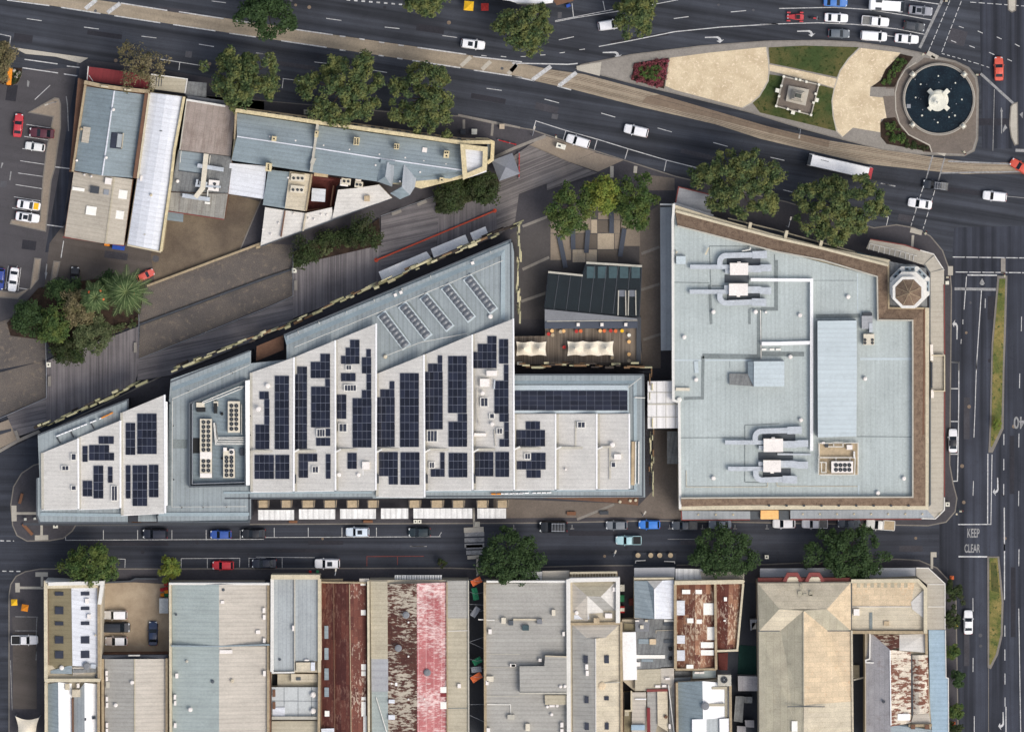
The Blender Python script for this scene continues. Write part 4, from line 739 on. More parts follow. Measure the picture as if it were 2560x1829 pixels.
for pts in (q('11', 330, 1440, 800, 1245, 1200, 1080, 1840, 815, 2130, 690), q('20', 1480, 335, 1625, 272, 2150, 40), q('20', 1485, 345, 1480, 1262, 2120, 1258), q('11', 1100, 1520, 1420, 1395, 1820, 1320), q('22', 1000, 235, 1110, 150)):
    wp = W(pts, 9.9); bb = MB().tube(wp, .06, 'rail_white')
    for i in range(len(wp) - 1):
        for k in range(max(1, int((wp[i + 1] - wp[i]).length / 3))):
            p = wp[i].lerp(wp[i + 1], k / max(1, int((wp[i + 1] - wp[i]).length / 3))); bb.tube([(p.x, p.y, 8.9), (p.x, p.y, 9.9)], .05, 'steel_dark', 5)
    bb.build('guard_rail', b.r)
for x0, y0, x1, y1 in ((780, 1130, 780, 1145), (1015, 1025, 1020, 1045), (540, 1220, 545, 1240), (360, 1300, 365, 1320), (1500, 820, 1505, 840), (1255, 930, 1260, 950), (2015, 610, 2020, 625)): b.line(q('11', x0, y0, x1, y1), .12, 9.1, 9.4, 'rail_white', 'anchor')
for x, y in ((1200, 990), (1248, 968), (1865, 715)): b.box('11', x, y, 26, 26, 9.2, .5, 'unit_white', 'roof_vent', 22)
b.vent('11', 2018, 1175, 9, .45); b.vent('11', 1113, 1520, 9, .4, .6, 'parapet_cream')
# saw-tooth roofs: low west edge, high east edge
def saw(pts, zl, zr, m='roof_white'):
    zl -= .25; zr += .35; z = [zl, zr, zr, zl]
    o = b.roof([[(*p, zz_) for p, zz_ in zip(pts, z)]], m, 'sawtooth_roof', .25)
    (x0, _), (x1, _) = pts[0], pts[1]; x1b = pts[2][0]
    MB().prism(W([(pts[0][0] + 3, pts[0][1] + 6), (pts[1][0] - 3, pts[1][1] + 6), (pts[2][0] - 3, pts[2][1] - 4), (pts[3][0] + 3, pts[3][1] - 4)], zl - .3), 8.9, zl - .3, 'wall_grey').build('sawtooth_wall', o)
    MB().strip([P(*pts[1], zr + .06), P(*pts[2], zr + .06)], .32, zr - .9, zr + .06, 'roof_white_clean').build('sawtooth_ridge', o)
    MB().strip([P(*pts[3], zl + .05), P(*lerp2(pts[3], pts[2], .97), zl + .05)], .22, zl - .35, zl + .1, 'roof_white_clean').build('sawtooth_fascia', o)
    MB().strip([P(*lerp2(pts[0], pts[1], .018), zl + .1), P(*lerp2(pts[3], pts[2], .018), zl + .1)], .55, zl - .1, zl + .1, 'gutter_pale').build('gutter_shade_strip', o)  # beige strip along the low edge, painting in the shade beside the step
    f = lambda x: zl + (zr - zl) * min(1, max(0, (x - x0) / (x1 - x0)))
    return o, f
CW, CH = 42.5, 71.0
def solar(o, f, rc, x0, y0, x1, y1, cw=CW, ch=CH):
    nx, ny = max(1, round((x1 - x0) / cw)), max(1, round((y1 - y0) / ch)); bb = MB()
    c4 = [q1(rc, *p) for p in ((x0, y0), (x1, y0), (x1, y1), (x0, y1))]
    bb.slab([P(x, y, f(x) + .16) for x, y in c4], .05, 'solar_frame')
    gx, gy = 1.4, 1.8
    for i in range(nx):
        for j in range(ny):
            a, c = x0 + (x1 - x0) * i / nx, y0 + (y1 - y0) * j / ny; a2, c2 = x0 + (x1 - x0) * (i + 1) / nx, y0 + (y1 - y0) * (j + 1) / ny
            r4 = [q1(rc, *p) for p in ((a + gx * .8, c + gy), (a2 - gx * .8, c + gy), (a2 - gx * .8, c2 - gy), (a + gx * .8, c2 - gy))]
            bb.slab([P(x, y, f(x) + .175) for x, y in r4], .015, 'solar_cell')
    bb.build('solar_array', o)
def roofbox(o, f, rc, x0, y0, x1, y1, kind='skylight'):
    c = q1(rc, (x0 + x1) / 2, (y0 + y1) / 2); z = f(c[0]); wx, wy = (x1 - x0) / 3.444 * S, (y1 - y0) / 3.444 * S; p = P(*c, z + .4)
    bb = MB()
    if kind == 'skylight':
        bb.box(p, wx + .3, wy + .3, z - .3, z + .3, 0, 'parapet_white'); n = max(1, round(wx / .6))
        for i in range(n): bb.box((p.x - wx / 2 + (i + .5) * wx / n, p.y), wx / n - .1, wy, z + .28, z + .34, 0, 'roof_glass')
    else: bb.box(p, wx, wy, z - .3, z + .7, 0, 'unit_white', 'unit_cream')
    bb.build('roof_skylight' if kind == 'skylight' else 'roof_unit', o)
SAW = []
def W_(rc, *a): return q(rc, *a)
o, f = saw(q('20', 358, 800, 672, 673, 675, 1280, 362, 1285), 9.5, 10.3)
for a in ((615, 808, 653, 855), (535, 912, 590, 945), (617, 1083, 653, 1115)): roofbox(o, f, '20', *a)
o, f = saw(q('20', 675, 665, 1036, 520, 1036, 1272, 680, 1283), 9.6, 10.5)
for a in ((850, 655, 980, 720), (710, 738, 755, 875), (768, 730, 940, 797), (768, 797, 983, 863), (805, 908, 890, 1190), (930, 917, 970, 1055), (712, 1037, 795, 1172)): solar(o, f, '20', *a)
roofbox(o, f, '20', 962, 1085, 1008, 1205)
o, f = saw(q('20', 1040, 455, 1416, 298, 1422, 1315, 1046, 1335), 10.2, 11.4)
for a in ((1182, 460, 1350, 808), (1082, 540, 1165, 815), (1083, 905, 1125, 1190), (1142, 905, 1268, 1255), (1283, 900, 1365, 1180)): solar(o, f, '20', *a)
b.roof([[(*q1('20', 1418, 352), 10.6), (*q1('20', 1442, 360), 10.2), (*q1('20', 1442, 1250), 10.2), (*q1('20', 1420, 1252), 10.6)]], 'roof_white_clean', 'side_flashing')
TB = '21'
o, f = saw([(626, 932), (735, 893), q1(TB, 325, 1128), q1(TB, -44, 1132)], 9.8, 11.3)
for a in ((162, 135, 285, 768), (30, 270, 112, 337), (72, 337, 116, 555), (-5, 555, 116, 765), (-12, 815, 155, 1022), (167, 815, 288, 1022)): solar(o, f, TB, *a)
for x, y in ((100, 220), (20, 420)): mb.vent(TB, x, y, 10.3, .5, .7)
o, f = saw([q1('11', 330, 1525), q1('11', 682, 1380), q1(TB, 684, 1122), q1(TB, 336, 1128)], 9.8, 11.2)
for a in ((355, 55, 440, 122), (330, 122, 440, 762), (555, -55, 638, 15), (472, 15, 638, 155), (597, 160, 638, 228), (475, 228, 638, 580), (600, 590, 640, 655), (518, 668, 640, 738), (368, 805, 528, 872), (368, 872, 448, 1012), (602, 808, 643, 1020)): solar(o, f, TB, *a)
roofbox(o, f, TB, 527, 598, 592, 655); roofbox(o, f, TB, 487, 918, 535, 965)
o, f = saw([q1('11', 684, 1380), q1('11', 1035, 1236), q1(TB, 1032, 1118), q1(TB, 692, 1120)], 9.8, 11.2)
for a in ((810, -175, 892, -107), (772, -107, 892, -37), (732, -37, 892, 33), (950, -95, 990, -27), (912, -25, 993, 115), (732, 112, 858, 182), (952, 118, 993, 258), (912, 258, 993, 328), (832, 328, 995, 752), (697, 297, 778, 505), (788, 798, 868, 935)): solar(o, f, TB, *a)
for a in ((717, 550, 780, 612), (764, 217, 862, 262), (778, 47, 820, 80)): roofbox(o, f, TB, *a)
roofbox(o, f, TB, 915, 875, 978, 938, 'unit'); b.roof([[(*q1(TB, 920, 945), 10.9), (*q1(TB, 1022, 945), 11.25), (*q1(TB, 1022, 990), 11.25), (*q1(TB, 920, 990), 10.9)]], 'roof_white_clean', 'roof_patch', .05)
for x, y in ((716, 985), (882, 985)): mb.vent(TB, x, y, 10.3, .42, .7)
o, f = saw([q1(TB, 1038, 118), q1('11', 1446, 1504), q1(TB, 1452, 1180), q1(TB, 1036, 1172)], 9.8, 11.4)
for a in ((1240, 112, 1403, 748), (1150, 182, 1193, 250), (1070, 252, 1193, 320), (1042, 320, 1195, 745), (1060, 790, 1222, 998), (1143, 998, 1222, 1070), (1245, 793, 1408, 1072)): solar(o, f, TB, *a)
o, f = saw([q1('11', 1450, 1502), q1('11', 1862, 1330), q1(TB, 1866, 1118), q1(TB, 1462, 1120)], 9.8, 11.4)
for a in ((1565, -40, 1605, 28), (1482, 30, 1605, 100), (1455, 100, 1608, 595), (1655, -35, 1815, 455), (1738, 460, 1818, 528), (1658, 530, 1818, 745), (1587, 795, 1625, 937), (1505, 937, 1625, 1003), (1660, 798, 1820, 1008)): solar(o, f, TB, *a)
roofbox(o, f, TB, 1477, 609, 1558, 697); roofbox(o, f, TB, 1494, 882, 1535, 925)
o, f = saw([q1('11', 1866, 1330), q1('11', 2216, 1194), q1(TB, 2224, 1115), q1(TB, 1878, 1115)], 9.8, 11.2)
for a in ((1993, -207, 2072, -142), (1910, -140, 2072, -70), (1868, -70, 2072, 70), (2093, -180, 2173, 30), (2135, 38, 2175, 178), (2053, 178, 2175, 460), (2097, 460, 2177, 530), (2138, 535, 2178, 680), (2097, 680, 2180, 745), (1885, 790, 2045, 1000), (2062, 790, 2180, 1005)): solar(o, f, TB, *a)
roofbox(o, f, TB, 1985, 90, 2075, 135, 'unit'); roofbox(o, f, TB, 1928, 160, 2010, 228, 'unit'); roofbox(o, f, TB, 1937, 327, 1995, 395); roofbox(o, f, TB, 2077, 590, 2120, 630); roofbox(o, f, TB, 1878, 627, 1980, 653, 'unit'); roofbox(o, f, TB, 2015, 463, 2050, 498)
for x, y in ((1950, 285), (2032, 550)): mb.vent(TB, x, y, 10.4, .42, .7)
b.line(q('21', 1905, 250, 1905, 480, 1925, 560), .12, 10.2, 10.45, 'gutter_pale', 'conduit'); b.line(q('21', 2050, 250, 2055, 170), .3, 10.7, 11.0, 'duct_steel', 'conduit'); b.line(q('21', 2050, 600, 2060, 740), .14, 10.7, 10.85, 'gutter_pale', 'conduit')
o, f = saw(q('22', 22, 462, 375, 462, 375, 1112, 20, 1116), 9.7, 10.9)
for a in ((118, 527, 242, 597), (37, 602, 285, 742), (165, 797, 290, 867), (42, 868, 290, 940), (125, 945, 248, 1012)): solar(o, f, '22', *a)
roofbox(o, f, '22', 113, 806, 157, 848)
o, f = saw(q('22', 385, 462, 730, 462, 730, 1110, 385, 1112), 9.7, 10.9); roofbox(o, f, '22', 568, 536, 628, 578); b.line(q('22', 548, 525, 545, 745), .3, 10.1, 10.4, 'gutter_pale', 'conduit'); mb.vent('22', 462, 940, 9.9, .25, .5)
o, f = saw(q('22', 740, 462, 1010, 462, 1012, 1105, 740, 1108), 9.7, 10.6); roofbox(o, f, '22', 880, 808, 940, 852, 'unit'); roofbox(o, f, '22', 857, 882, 890, 918); b.line(q('22', 842, 745, 842, 1025), .3, 10.0, 10.25, 'gutter_pale', 'conduit'); mb.vent('22', 865, 727, 10.1, .5, .8)
b.line(q('21', -30, 782, 330, 785, 1040, 765, 1870, 770) + q('22', 0, 762, 380, 755, 740, 752, 845, 745), .45, 10.2, 10.62, 'gutter_pale', 'walkway')
for x in (345, 705, 1060, 1475, 1890): b.line(q('21', x - 25, 795, x + 25, 768), .3, 10.9, 11.6, 'parapet_white', 'walkway_step')
for x in (45, 400, 755): b.line(q('22', x - 30, 772, x + 25, 745), .3, 10.6, 11.3, 'parapet_white', 'walkway_step')
for x in (332, 1044, 1466, 1878): b.line(q('21', x + 6, 985, x + 6, 1060), .35, 9.9, 10.5, 'steel_dark', 'louvre')
ga = lambda x: 9.9
sl_ = b.roof([[(*q1('22', 20, 215), 9.3), (*q1('22', 1005, 215), 9.3), (*q1('22', 1005, 455), 10.0), (*q1('22', 20, 455), 10.0)]], 'roof_bluegrey_pale', 'panel_deck', .12)
def solarN(rc, x0, y0, x1, y1, zt, zb, nx, ny):
    bb = MB()
    def pt(x, y, e): return P(*q1(rc, x, y), zt + (zb - zt) * (y - y0) / (y1 - y0) + e)
    bb.slab([pt(x0, y0, .16), pt(x1, y0, .16), pt(x1, y1, .16), pt(x0, y1, .16)], .05, 'solar_frame')
    for i in range(nx):
        for j in range(ny):
            a, a2 = x0 + (x1 - x0) * i / nx + 1.1, x0 + (x1 - x0) * (i + 1) / nx - 1.1; c, c2 = y0 + (y1 - y0) * j / ny + .9, y0 + (y1 - y0) * (j + 1) / ny - .9
            bb.slab([pt(a, c, .175), pt(a2, c, .175), pt(a2, c2, .175), pt(a, c2, .175)], .015, 'solar_cell')
    bb.build('solar_array', sl_)
solarN('22', 5, 262, 995, 432, 9.45, 9.95, 14, 4)
# roof plant well
wl_ = q('20', 1632, 372, 2112, 172, 2112, 1078, 1632, 1088)
b.flat(wl_, 9.06, 'roof_slate_ns', 'plant_floor', .05); b.parapet(wl_, .3, 9.0, 10.4, 'gutter', True, 'plant_screen'); b.parapet(q('20', 1655, 375, 1655, 1065, 2105, 1050), .12, 9.0, 10.3, 'steel_grey', False, 'plant_railing')
def chiller(x0, y0, x1, y1, rows, gap=None):
    z = 10.2; c = ((x0 + x1) / 2, (y0 + y1) / 2); o = b.box('20', *c, x1 - x0, y1 - y0, 9.1, z - 9.1, 'unit_cream', 'chiller', 0, 'steel_dark'); b.fans('20', [((x0 + x1) / 2 + sx, y) for y in rows for sx in (-21, 21)], z + .01, .40, o)
chiller(1722, 508, 1825, 1010, (533, 573, 612, 652, 690, 730, 770, 868, 908, 948)); b.box('20', 1773, 820, 100, 60, 10.15, .12, 'unit_white', 'chiller_cover'); b.box('20', 1773, 992, 100, 36, 10.15, .12, 'unit_white', 'chiller_cover')
chiller(1962, 355, 2066, 622, (392, 433, 470, 508, 548, 590)); chiller(1922, 780, 2022, 1012, (838, 870, 908, 950, 988)); b.box('20', 1995, 790, 40, 50, 9.1, 1.2, 'unit_white', 'chiller'); b.fans('20', [(1993, 792)], 10.32, .36); b.box('20', 1938, 768, 30, 30, 9.1, 1.2, 'unit_white', 'plant_box')
b.box('20', 1685, 735, 70, 130, 9.06, .05, 'fan_dark', 'stair_hatch'); b.box('20', 1730, 428, 75, 35, 9.1, .8, 'fan_dark', 'plant_box'); b.box('20', 1855, 415, 30, 85, 9.1, .8, 'fan_dark', 'plant_box'); b.box('20', 1725, 385, 70, 40, 9.1, .6, 'unit_cream', 'plant_box'); b.box('20', 1858, 375, 40, 40, 9.1, .6, 'unit_cream', 'plant_box'); b.vent('20', 1910, 462, 9.1, .3, .6, 'fan_dark', 'flue'); b.vent('20', 1912, 845, 9.1, .25, .5, 'fan_dark', 'flue'); b.box('20', 2085, 790, 35, 60, 9.1, .6, 'wall_dark', 'plant_box')
for k, (dx, dy) in enumerate(((0, 0), (12, -14), (24, -28), (24, -44), (24, -58))): b.line(q('20', 1840 + dx * .7, 540, 1855 + dx * .7, 725 + dy, 2112, 722 + dy), .14, 9.5, 9.75, 'pipe_white', 'pipe')
b.line(q('20', 1740, 362, 2050, 232, 2105, 225), .16, 9.5, 9.75, 'pipe_white', 'pipe'); b.line(q('20', 1740, 375, 1900, 318, 2090, 240), .14, 9.5, 9.75, 'pipe_white', 'pipe'); b.line(q('20', 2080, 380, 2080, 640), .12, 9.3, 9.5, 'pipe_white', 'pipe')
b.roof([[(*q1('20', 2112, 178), 10.6), (*q1('20', 2150, 170), 10.0), (*q1('20', 2150, 1075), 10.0), (*q1('20', 2118, 1075), 10.6)]], 'roof_white_clean', 'side_flashing')
b.line(q('20', 1465, 360, 1462, 1250), .35, 8.9, 9.15, 'seam', 'gutter'); b.box('20', 1550, 720, 120, 75, 9.0, .08, 'seam', 'walk_pad')
for x, y in ((1460, 372), (1435, 500), (1436, 690), (1440, 1040), (1490, 565), (1495, 1028), (1565, 1268), (1748, 1266), (1950, 1264), (1622, 272), (2000, 112), (2155, 480), (2155, 645), (2155, 770)): b.vent('20', x, y, 9.2, .14, .5, 'fan_dark', 'anchor_post')
# rows of rounded roof lights
for x0, y0, x1, y1 in ((1088, 1165, 1288, 1428), (1268, 1087, 1474, 1345), (1452, 1012, 1662, 1268), (1637, 927, 1848, 1190), (1828, 850, 2038, 1118)):
    n = 8; o = None
    A, B = P(*q1('11', x0, y0), 9.9), P(*q1('11', x1, y1), 9.9); an = math.atan2(B.y - A.y, B.x - A.x)
    bk = MB().strip([A.lerp(B, -.06), A.lerp(B, 1.06)], 2.1, 8.95, 9.35, 'roof_bluegrey_pale', False); base = bk.build('rooflight_base', b.r)
    for i in range(n):
        c = A.lerp(B, (i + .5 - .15) / (n - .3)); ll = (B - A).length / n * .92; vs = []; fs = []
        for a in range(3):
            for k in range(9):
                t = k / 8 * math.pi; u = (a - 1) * ll / 2 * (1 if a == 1 else 1); ww = -math.cos(t) * .84 * (1.0 if a == 1 else .93); hh = 9.35 + math.sin(t) * (.7 if a == 1 else .5)
                vs.append((c.x + u * math.cos(an) - ww * math.sin(an), c.y + u * math.sin(an) + ww * math.cos(an), hh))
        for a in range(2):
            for k in range(8): fs.append([a * 9 + k, a * 9 + k + 1, (a + 1) * 9 + k + 1, (a + 1) * 9 + k])
        fs += [list(range(9)), list(range(26, 17, -1))]
        MB().add(vs, fs, 'skylight_pod').build('roof_light', base)
    b.line(q('11', x0 + 48, y0 - 30, x1 + 40, y1 - 15), .5, 8.95, 9.08, 'seam', 'walk_pad')
# north west facade screen of overlapping coloured panels
rnd = random.Random(5)
def screen(pts, zt, label_name, dens, cols, depth=(.5, 1.6), zb=1.5):
    wp = W(pts, zt); bb = MB()
    for i in range(len(wp) - 1):
        A, B = wp[i], wp[i + 1]; ll = (B - A).length; u = (B - A) / ll; nn = Vector((-u.y, u.x, 0)); an = math.atan2(u.y, u.x); t = 0
        while t < ll:
            l1 = rnd.uniform(.7, 2.6); z1 = zt - rnd.random() ** 2 * 3.0; off = rnd.uniform(-.45, .45); th = rnd.uniform(*depth) * .34
            c = A + u * (t + l1 / 2) + nn * off; bb.box(c, l1, th, max(zb, z1 - rnd.uniform(1.5, 4)), z1, an, rnd.choice(cols)); t += l1 * dens
    bb.build('facade_screen', b.r)
cs = ['screen_cream', 'screen_pale', 'screen_olive', 'screen_olive', 'screen_pale', 'screen_pale', 'screen_olive', 'screen_brown', 'screen_dark']
screen(q('20', 290, 600, 700, 425, 1165, 215), 8.8, '', .5, ['screen_pale', 'screen_olive', 'screen_olive', 'screen_pale', 'screen_dark'])
screen(q('20', 1470, 95, 1700, 0) + q('11', -30, 1370, 190, 1275), 8.8, '', .5, cs); screen(q('11', 190, 1285, 1020, 905), 8.8, '', .5, cs); screen(q('11', 1010, 920, 1520, 690, 2260, 385), 8.8, '', .45, cs, (.5, 2.0))
screen(q('11', 2255, 400) + q('12', 60, 390, 60, 620, 50, 1150), 8.8, '', .5, ['screen_cream', 'screen_pale', 'screen_pale', 'screen_olive'], (.6, 1.2))
screen(q('22', 60, 45, 1140, 45), 8.5, '', .5, ['screen_cream', 'screen_brown', 'screen_dark', 'screen_brown', 'screen_pale', 'screen_dark'], (.5, 1.2)); screen(q('22', 1203, 80, 1203, 1140), 8.5, '', .5, ['screen_cream', 'screen_pale', 'screen_brown', 'screen_pale'], (.4, .8))
bb = MB()
for i in range(34):
    t = i / 33; x, y = lerp2(q1('22', 1203, 100), q1('22', 1203, 1130), t); p = P(x, y, 7); bb.tube([(p.x - 2.6, p.y, 7), (p.x, p.y, 7)], .05, 'steel_dark', 5)
bb.build('screen_bracket', b.r)
b.flat(q('22', -10, 1165, 1090, 1180, 1085, 1250, 870, 1225), 5.0, 'brick_brown', 'entry_canopy', .25)
for x, y in ((930, 1218), (1018, 1208), (1065, 1205)): b.vent('22', x, y, 5.0, .3, .4, 'parapet_cream', 'canopy_light')
# roof level sign letters facing south and north west
def signrun(rc, pts, z, m, gap=.55):
    wp = W(q(rc, *pts), z); bb = MB(); A, B = wp; ll = (B - A).length; u = (B - A) / ll; an = math.atan2(u.y, u.x); t = 0
    while t < ll: l1 = rnd.uniform(.5, .9); bb.box(A + u * (t + l1 / 2), l1, .22, z - .9, z, an, m); t += l1 + rnd.uniform(.1, .2) + (gap if rnd.random() < .2 else 0)
    bb.build('sign_letters', b.r)
signrun('20', (485, 655, 860, 505), 9.9, 'white_paint'); signrun('20', (872, 500, 950, 462), 9.95, 'plastic_orange', 0); signrun('21', (2110, 1150, 2273, 1148), 9.6, 'white_paint'); signrun('22', (0, 1146, 325, 1140), 9.6, 'white_paint'); signrun('21', (2025, 1152, 2095, 1152), 9.65, 'plastic_orange', 0)
for pts in (q('20', 490, 665, 520, 715), q('20', 608, 615, 635, 665), q('20', 785, 545, 810, 590)): b.line(pts, .3, 9.0, 9.25, 'steel_dark', 'sign_strut')
b.line(q('22', 1045, 700, 1040, 1075), .7, 9.0, 9.4, 'hood_tan', 'plant_duct'); b.line(q('22', 1065, 700, 1062, 1065), .22, 9.0, 9.6, 'parapet_white', 'pipe'); b.line(q('22', 1092, 700, 1090, 1065), .22, 9.0, 9.6, 'parapet_white', 'pipe'); b.line(q('22', 1055, 320, 1145, 325), .2, 9.2, 9.5, 'rail_white', 'pipe')
# awnings along the footpaths
for x0, x1, y0, y1 in ((18, 328, 1288, 1375), (370, 682, 1282, 1368), (724, 1032, 1280, 1365), (1076, 1311, 1275, 1364), (1355, 1862, 1275, 1362), (1906, 2153, 1275, 1362)):
    b.roof([[(*q1('21', x0, y0), 3.5), (*q1('21', x1, y0), 3.5), (*q1('21', x1, y1), 3.1), (*q1('21', x0, y1), 3.1)]], 'awning_white', 'awning', .12)
for x0, y0, x1, y1, x2, y2, x3, y3 in ((1055, 790, 1468, 615, 1520, 685, 1095, 885), (1505, 592, 1803, 470, 1832, 540, 1530, 670), (1843, 456, 1975, 400, 2000, 465, 1870, 525)):
    b.roof([[(*q1('11', x0, y0), 4.1), (*q1('11', x1, y1), 4.1), (*q1('11', x2, y2), 4.0), (*q1('11', x3, y3), 4.0)]], 'roof_white_clean', 'awning', .12)
for x0, x1 in ((12, 114), (212, 312), (390, 508), (580, 696), (776, 886), (956, 1058), (1312, 1422), (1502, 1620), (1686, 1800), (1896, 2004), (2070, 2178)):
    b.flat(q('21', x0, 1207, x1, 1205, x1 - 4, 1268, x0 + 4, 1270), 4.4, 'hood_tan', 'window_hood', .9)
    for x in (x0 + 8, x1 - 8): b.line(q('21', x, 1200, x, 1275), .12, 4.3, 4.6, 'steel_dark', 'hood_bracket')
b.flat(q('20', 1190, 1325, 1348, 1325, 1345, 1388, 1188, 1388), 6.2, 'roof_zinc', 'porch_roof', .2); b.box('20', 1175, 1400, 80, 22, 2.5, .3, 'timber_rust', 'porch_beam')
b.line(q('20', 200, 1410, 2150, 1410), .5, 2.8, 3.1, 'steel_dark', 'canopy_edge')
b.flat(q('20', 316, 1012, 360, 1010, 360, 1255, 316, 1330), 5.5, 'roof_slate_ns', 'side_ledge', .3)
b.flat(q('11', 5, 1430, 235, 1335, 240, 1460, 0, 1560), 6.2, 'brick_brown', 'light_well_floor', .2)

# ---- glazed link bridge to the corner store
o_ = q('22', 1168, 182, 1378, 180, 1378, 245, 1428, 245, 1430, 585, 1168, 588)
b = Bld('link_bridge', 'white panelled link bridge between the wedge building and the big corner store', 'bridge', o_, 8); b.wall(o_, 7.9, 'wall_grey', 'wall', 4.5); b.flat(o_, 8.0, 'bridge_white')
for y in (278, 378, 490): b.line(q('22', 1170, y, 1425, y), .12 if y != 378 else .3, 7.95, 8.1, 'gutter_pale', 'roof_seam')
for x in (1245, 1325, 1405): b.line(q('22', x, 190, x, 585), .08, 7.95, 8.07, 'gutter_pale', 'roof_seam')
# ================================================ corner store with octagonal tower
outer = q('12', 1385, 208, 1720, 315, 2273, 470) + q('13', 540, 572, 1120, 690, 1110, 1100, 1432, 1100) + q('23', 1445, 0, 1440, 1275, 200, 1285) + q('22', 1440, 1290, 1432, 360) + q('22', 1382, 345) + q('12', 1382, 300)
b = Bld('corner_store', 'big corner store with pale blue grey roof, brown tiled parapet walk and octagonal tower', 'building', outer, 9.6); cs_ = b
b.wall(outer, 9.0, 'parapet_cream')
inner = q('12', 1400, 270, 1425, 395, 2273, 605) + q('13', 0, 560, 1010, 835, 1012, 1205, 1315, 1208) + q('23', 1315, 1178, 0, 1180) + q('22', 1455, 1185, 1445, 360, 1384, 350)
b.flat(inner, 9.5, 'roof_bluegrey', 'roof', .3)
OB = q('12', 1408, 268, 2273, 500) + q('13', 540, 590, 1105, 735, 1108, 1102, 1415, 1105) + q('23', 1425, 0, 1425, 1255, 0, 1245) + q('22', 1455, 1258)
IB = q('12', 1425, 395, 2273, 615) + q('13', 540, 690, 1010, 832, 1015, 1205, 1315, 1208) + q('23', 1316, 0, 1316, 1178, 0, 1182) + q('22', 1455, 1187)
b.roof([[(*OB[i], 9.7), (*OB[i + 1], 9.7), (*IB[i + 1], 10.5), (*IB[i], 10.5)] for i in range(len(OB) - 1)], 'tile_brown', 'tiled_walk', .25)
b.line(IB, .28, 9.4, 10.7, 'gutter_pale', 'parapet_coping'); b.line(OB[:4], .5, 8.8, 9.95, 'parapet_cream', 'parapet'); b.line(OB[3:6], .35, 8.8, 9.9, 'parapet_dirty', 'parapet'); b.line(q('13', 1440, 1100, 1438, 1619) + q('23', 1438, 0, 1434, 1270, 0, 1265) + q('22', 1450, 1272), .8, 8.6, 9.6, 'parapet_cream', 'parapet'); b.line(q('13', 1415, 1110, 1412, 1619) + q('23', 1408, 0, 1405, 640), .3, 8.6, 9.9, 'brick_brown', 'parapet')
b.line(q('12', 1395, 205, 1385, 340, 1388, 1619) + q('22', 1390, 345, 1440, 360, 1448, 1280), .5, 9.0, 9.9, 'parapet_white', 'parapet')
b.line(q('12', 1390, 212, 1730, 318), .9, 5.5, 7.5, 'awning_grey', 'cornice')
for x, y in ((2050, 395),): b.box('12', x, y, 25, 60, 7.0, 2.5, 'parapet_cream', 'buttress', -14)
for x, y in ((225, 470), (525, 555)): b.box('13', x, y, 25, 70, 7.0, 2.5, 'parapet_cream', 'buttress', -14)
b.line(q('12', 1850, 345, 2273, 450) + q('13', 60, 418, 560, 570, 820, 635), .7, 4.6, 5.2, 'wall_dark', 'window_ledge'); b.line(q('12', 1860, 330, 2273, 430) + q('13', 60, 400, 820, 620), .25, 5.2, 5.6, 'parapet_cream', 'window_ledge'); b.flat(q('13', 835, 618, 1115, 690, 1100, 712, 835, 645), 7.5, 'teal_glass', 'stair_window', .3)
# big roof lines
for pts, w_, m in ((q('12', 1390, 880, 1700, 885), .16, 'seam'), (q('22', 1450, 668, 2000, 665), .16, 'seam'), (q('23', 835, 657, 1310, 660), .16, 'seam'), (q('13', 840, 800, 842, 1140), .2, 'roof_bluegrey_pale'), (q('13', 860, 1540, 1310, 1540), .45, 'roof_bluegrey_pale'), (q('12', 1400, 1550, 2060, 1550), .3, 'roof_bluegrey_pale'), (q('13', 455, 865, 835, 865), .1, 'seam'), (q('23', 850, 1075, 850, 1160), .25, 'roof_bluegrey_pale'), (q('12', 1875, 1560, 1875, 1619), .1, 'seam')): b.line(pts, w_, 9.4, 9.54, m, 'roof_seam')
for pts, w_ in ((q('12', 1640, 1515, 2130, 1522, 2130, 1100), .95), (q('12', 1640, 1515) + q('22', 1645, 0, 1640, 325, 1480, 330), .6), (q('12', 1700, 900, 1715, 1240), .55), (q('12', 2045, 1110, 2045, 1240), .5), (q('13', 140, 690, 140, 1110, 10, 1110), .7), (q('13', 480, 1172, 860, 1168), .8), (q('13', 10, 1495, 380, 1498), .9)): b.line(pts, w_, 9.4, 9.56, 'seam', 'roof_walkway')
b.line(q('12', 2140, 1120, 2145, 1540), .14, 9.5, 9.7, 'pipe_white', 'pipe'); b.line(q('22', 1500, 950, 1500, 1090, 2200, 1090, 2200, 1050), .1, 9.5, 9.65, 'roof_cream', 'pipe'); b.line(q('23', 145, 1050, 150, 1085, 840, 1085), .1, 9.5, 9.65, 'roof_cream', 'pipe'); b.line(q('12', 1410, 600, 1412, 700), .1, 9.5, 9.65, 'gutter_pale', 'pipe')
# white duct runs
b.duct(q('12', 2055, 858, 2273, 860) + q('13', 0, 860, 445, 862, 445, 1619) + q('23', 445, 0, 445, 780), .62, 9.9, .7, 'roof_white_clean', 'service_duct', 9); b.duct(q('12', 2150, 1408, 2273, 1408) + q('13', 20, 1405, 430, 1400), .7, 9.93, .61, 'roof_white_clean', 'service_duct', 9)
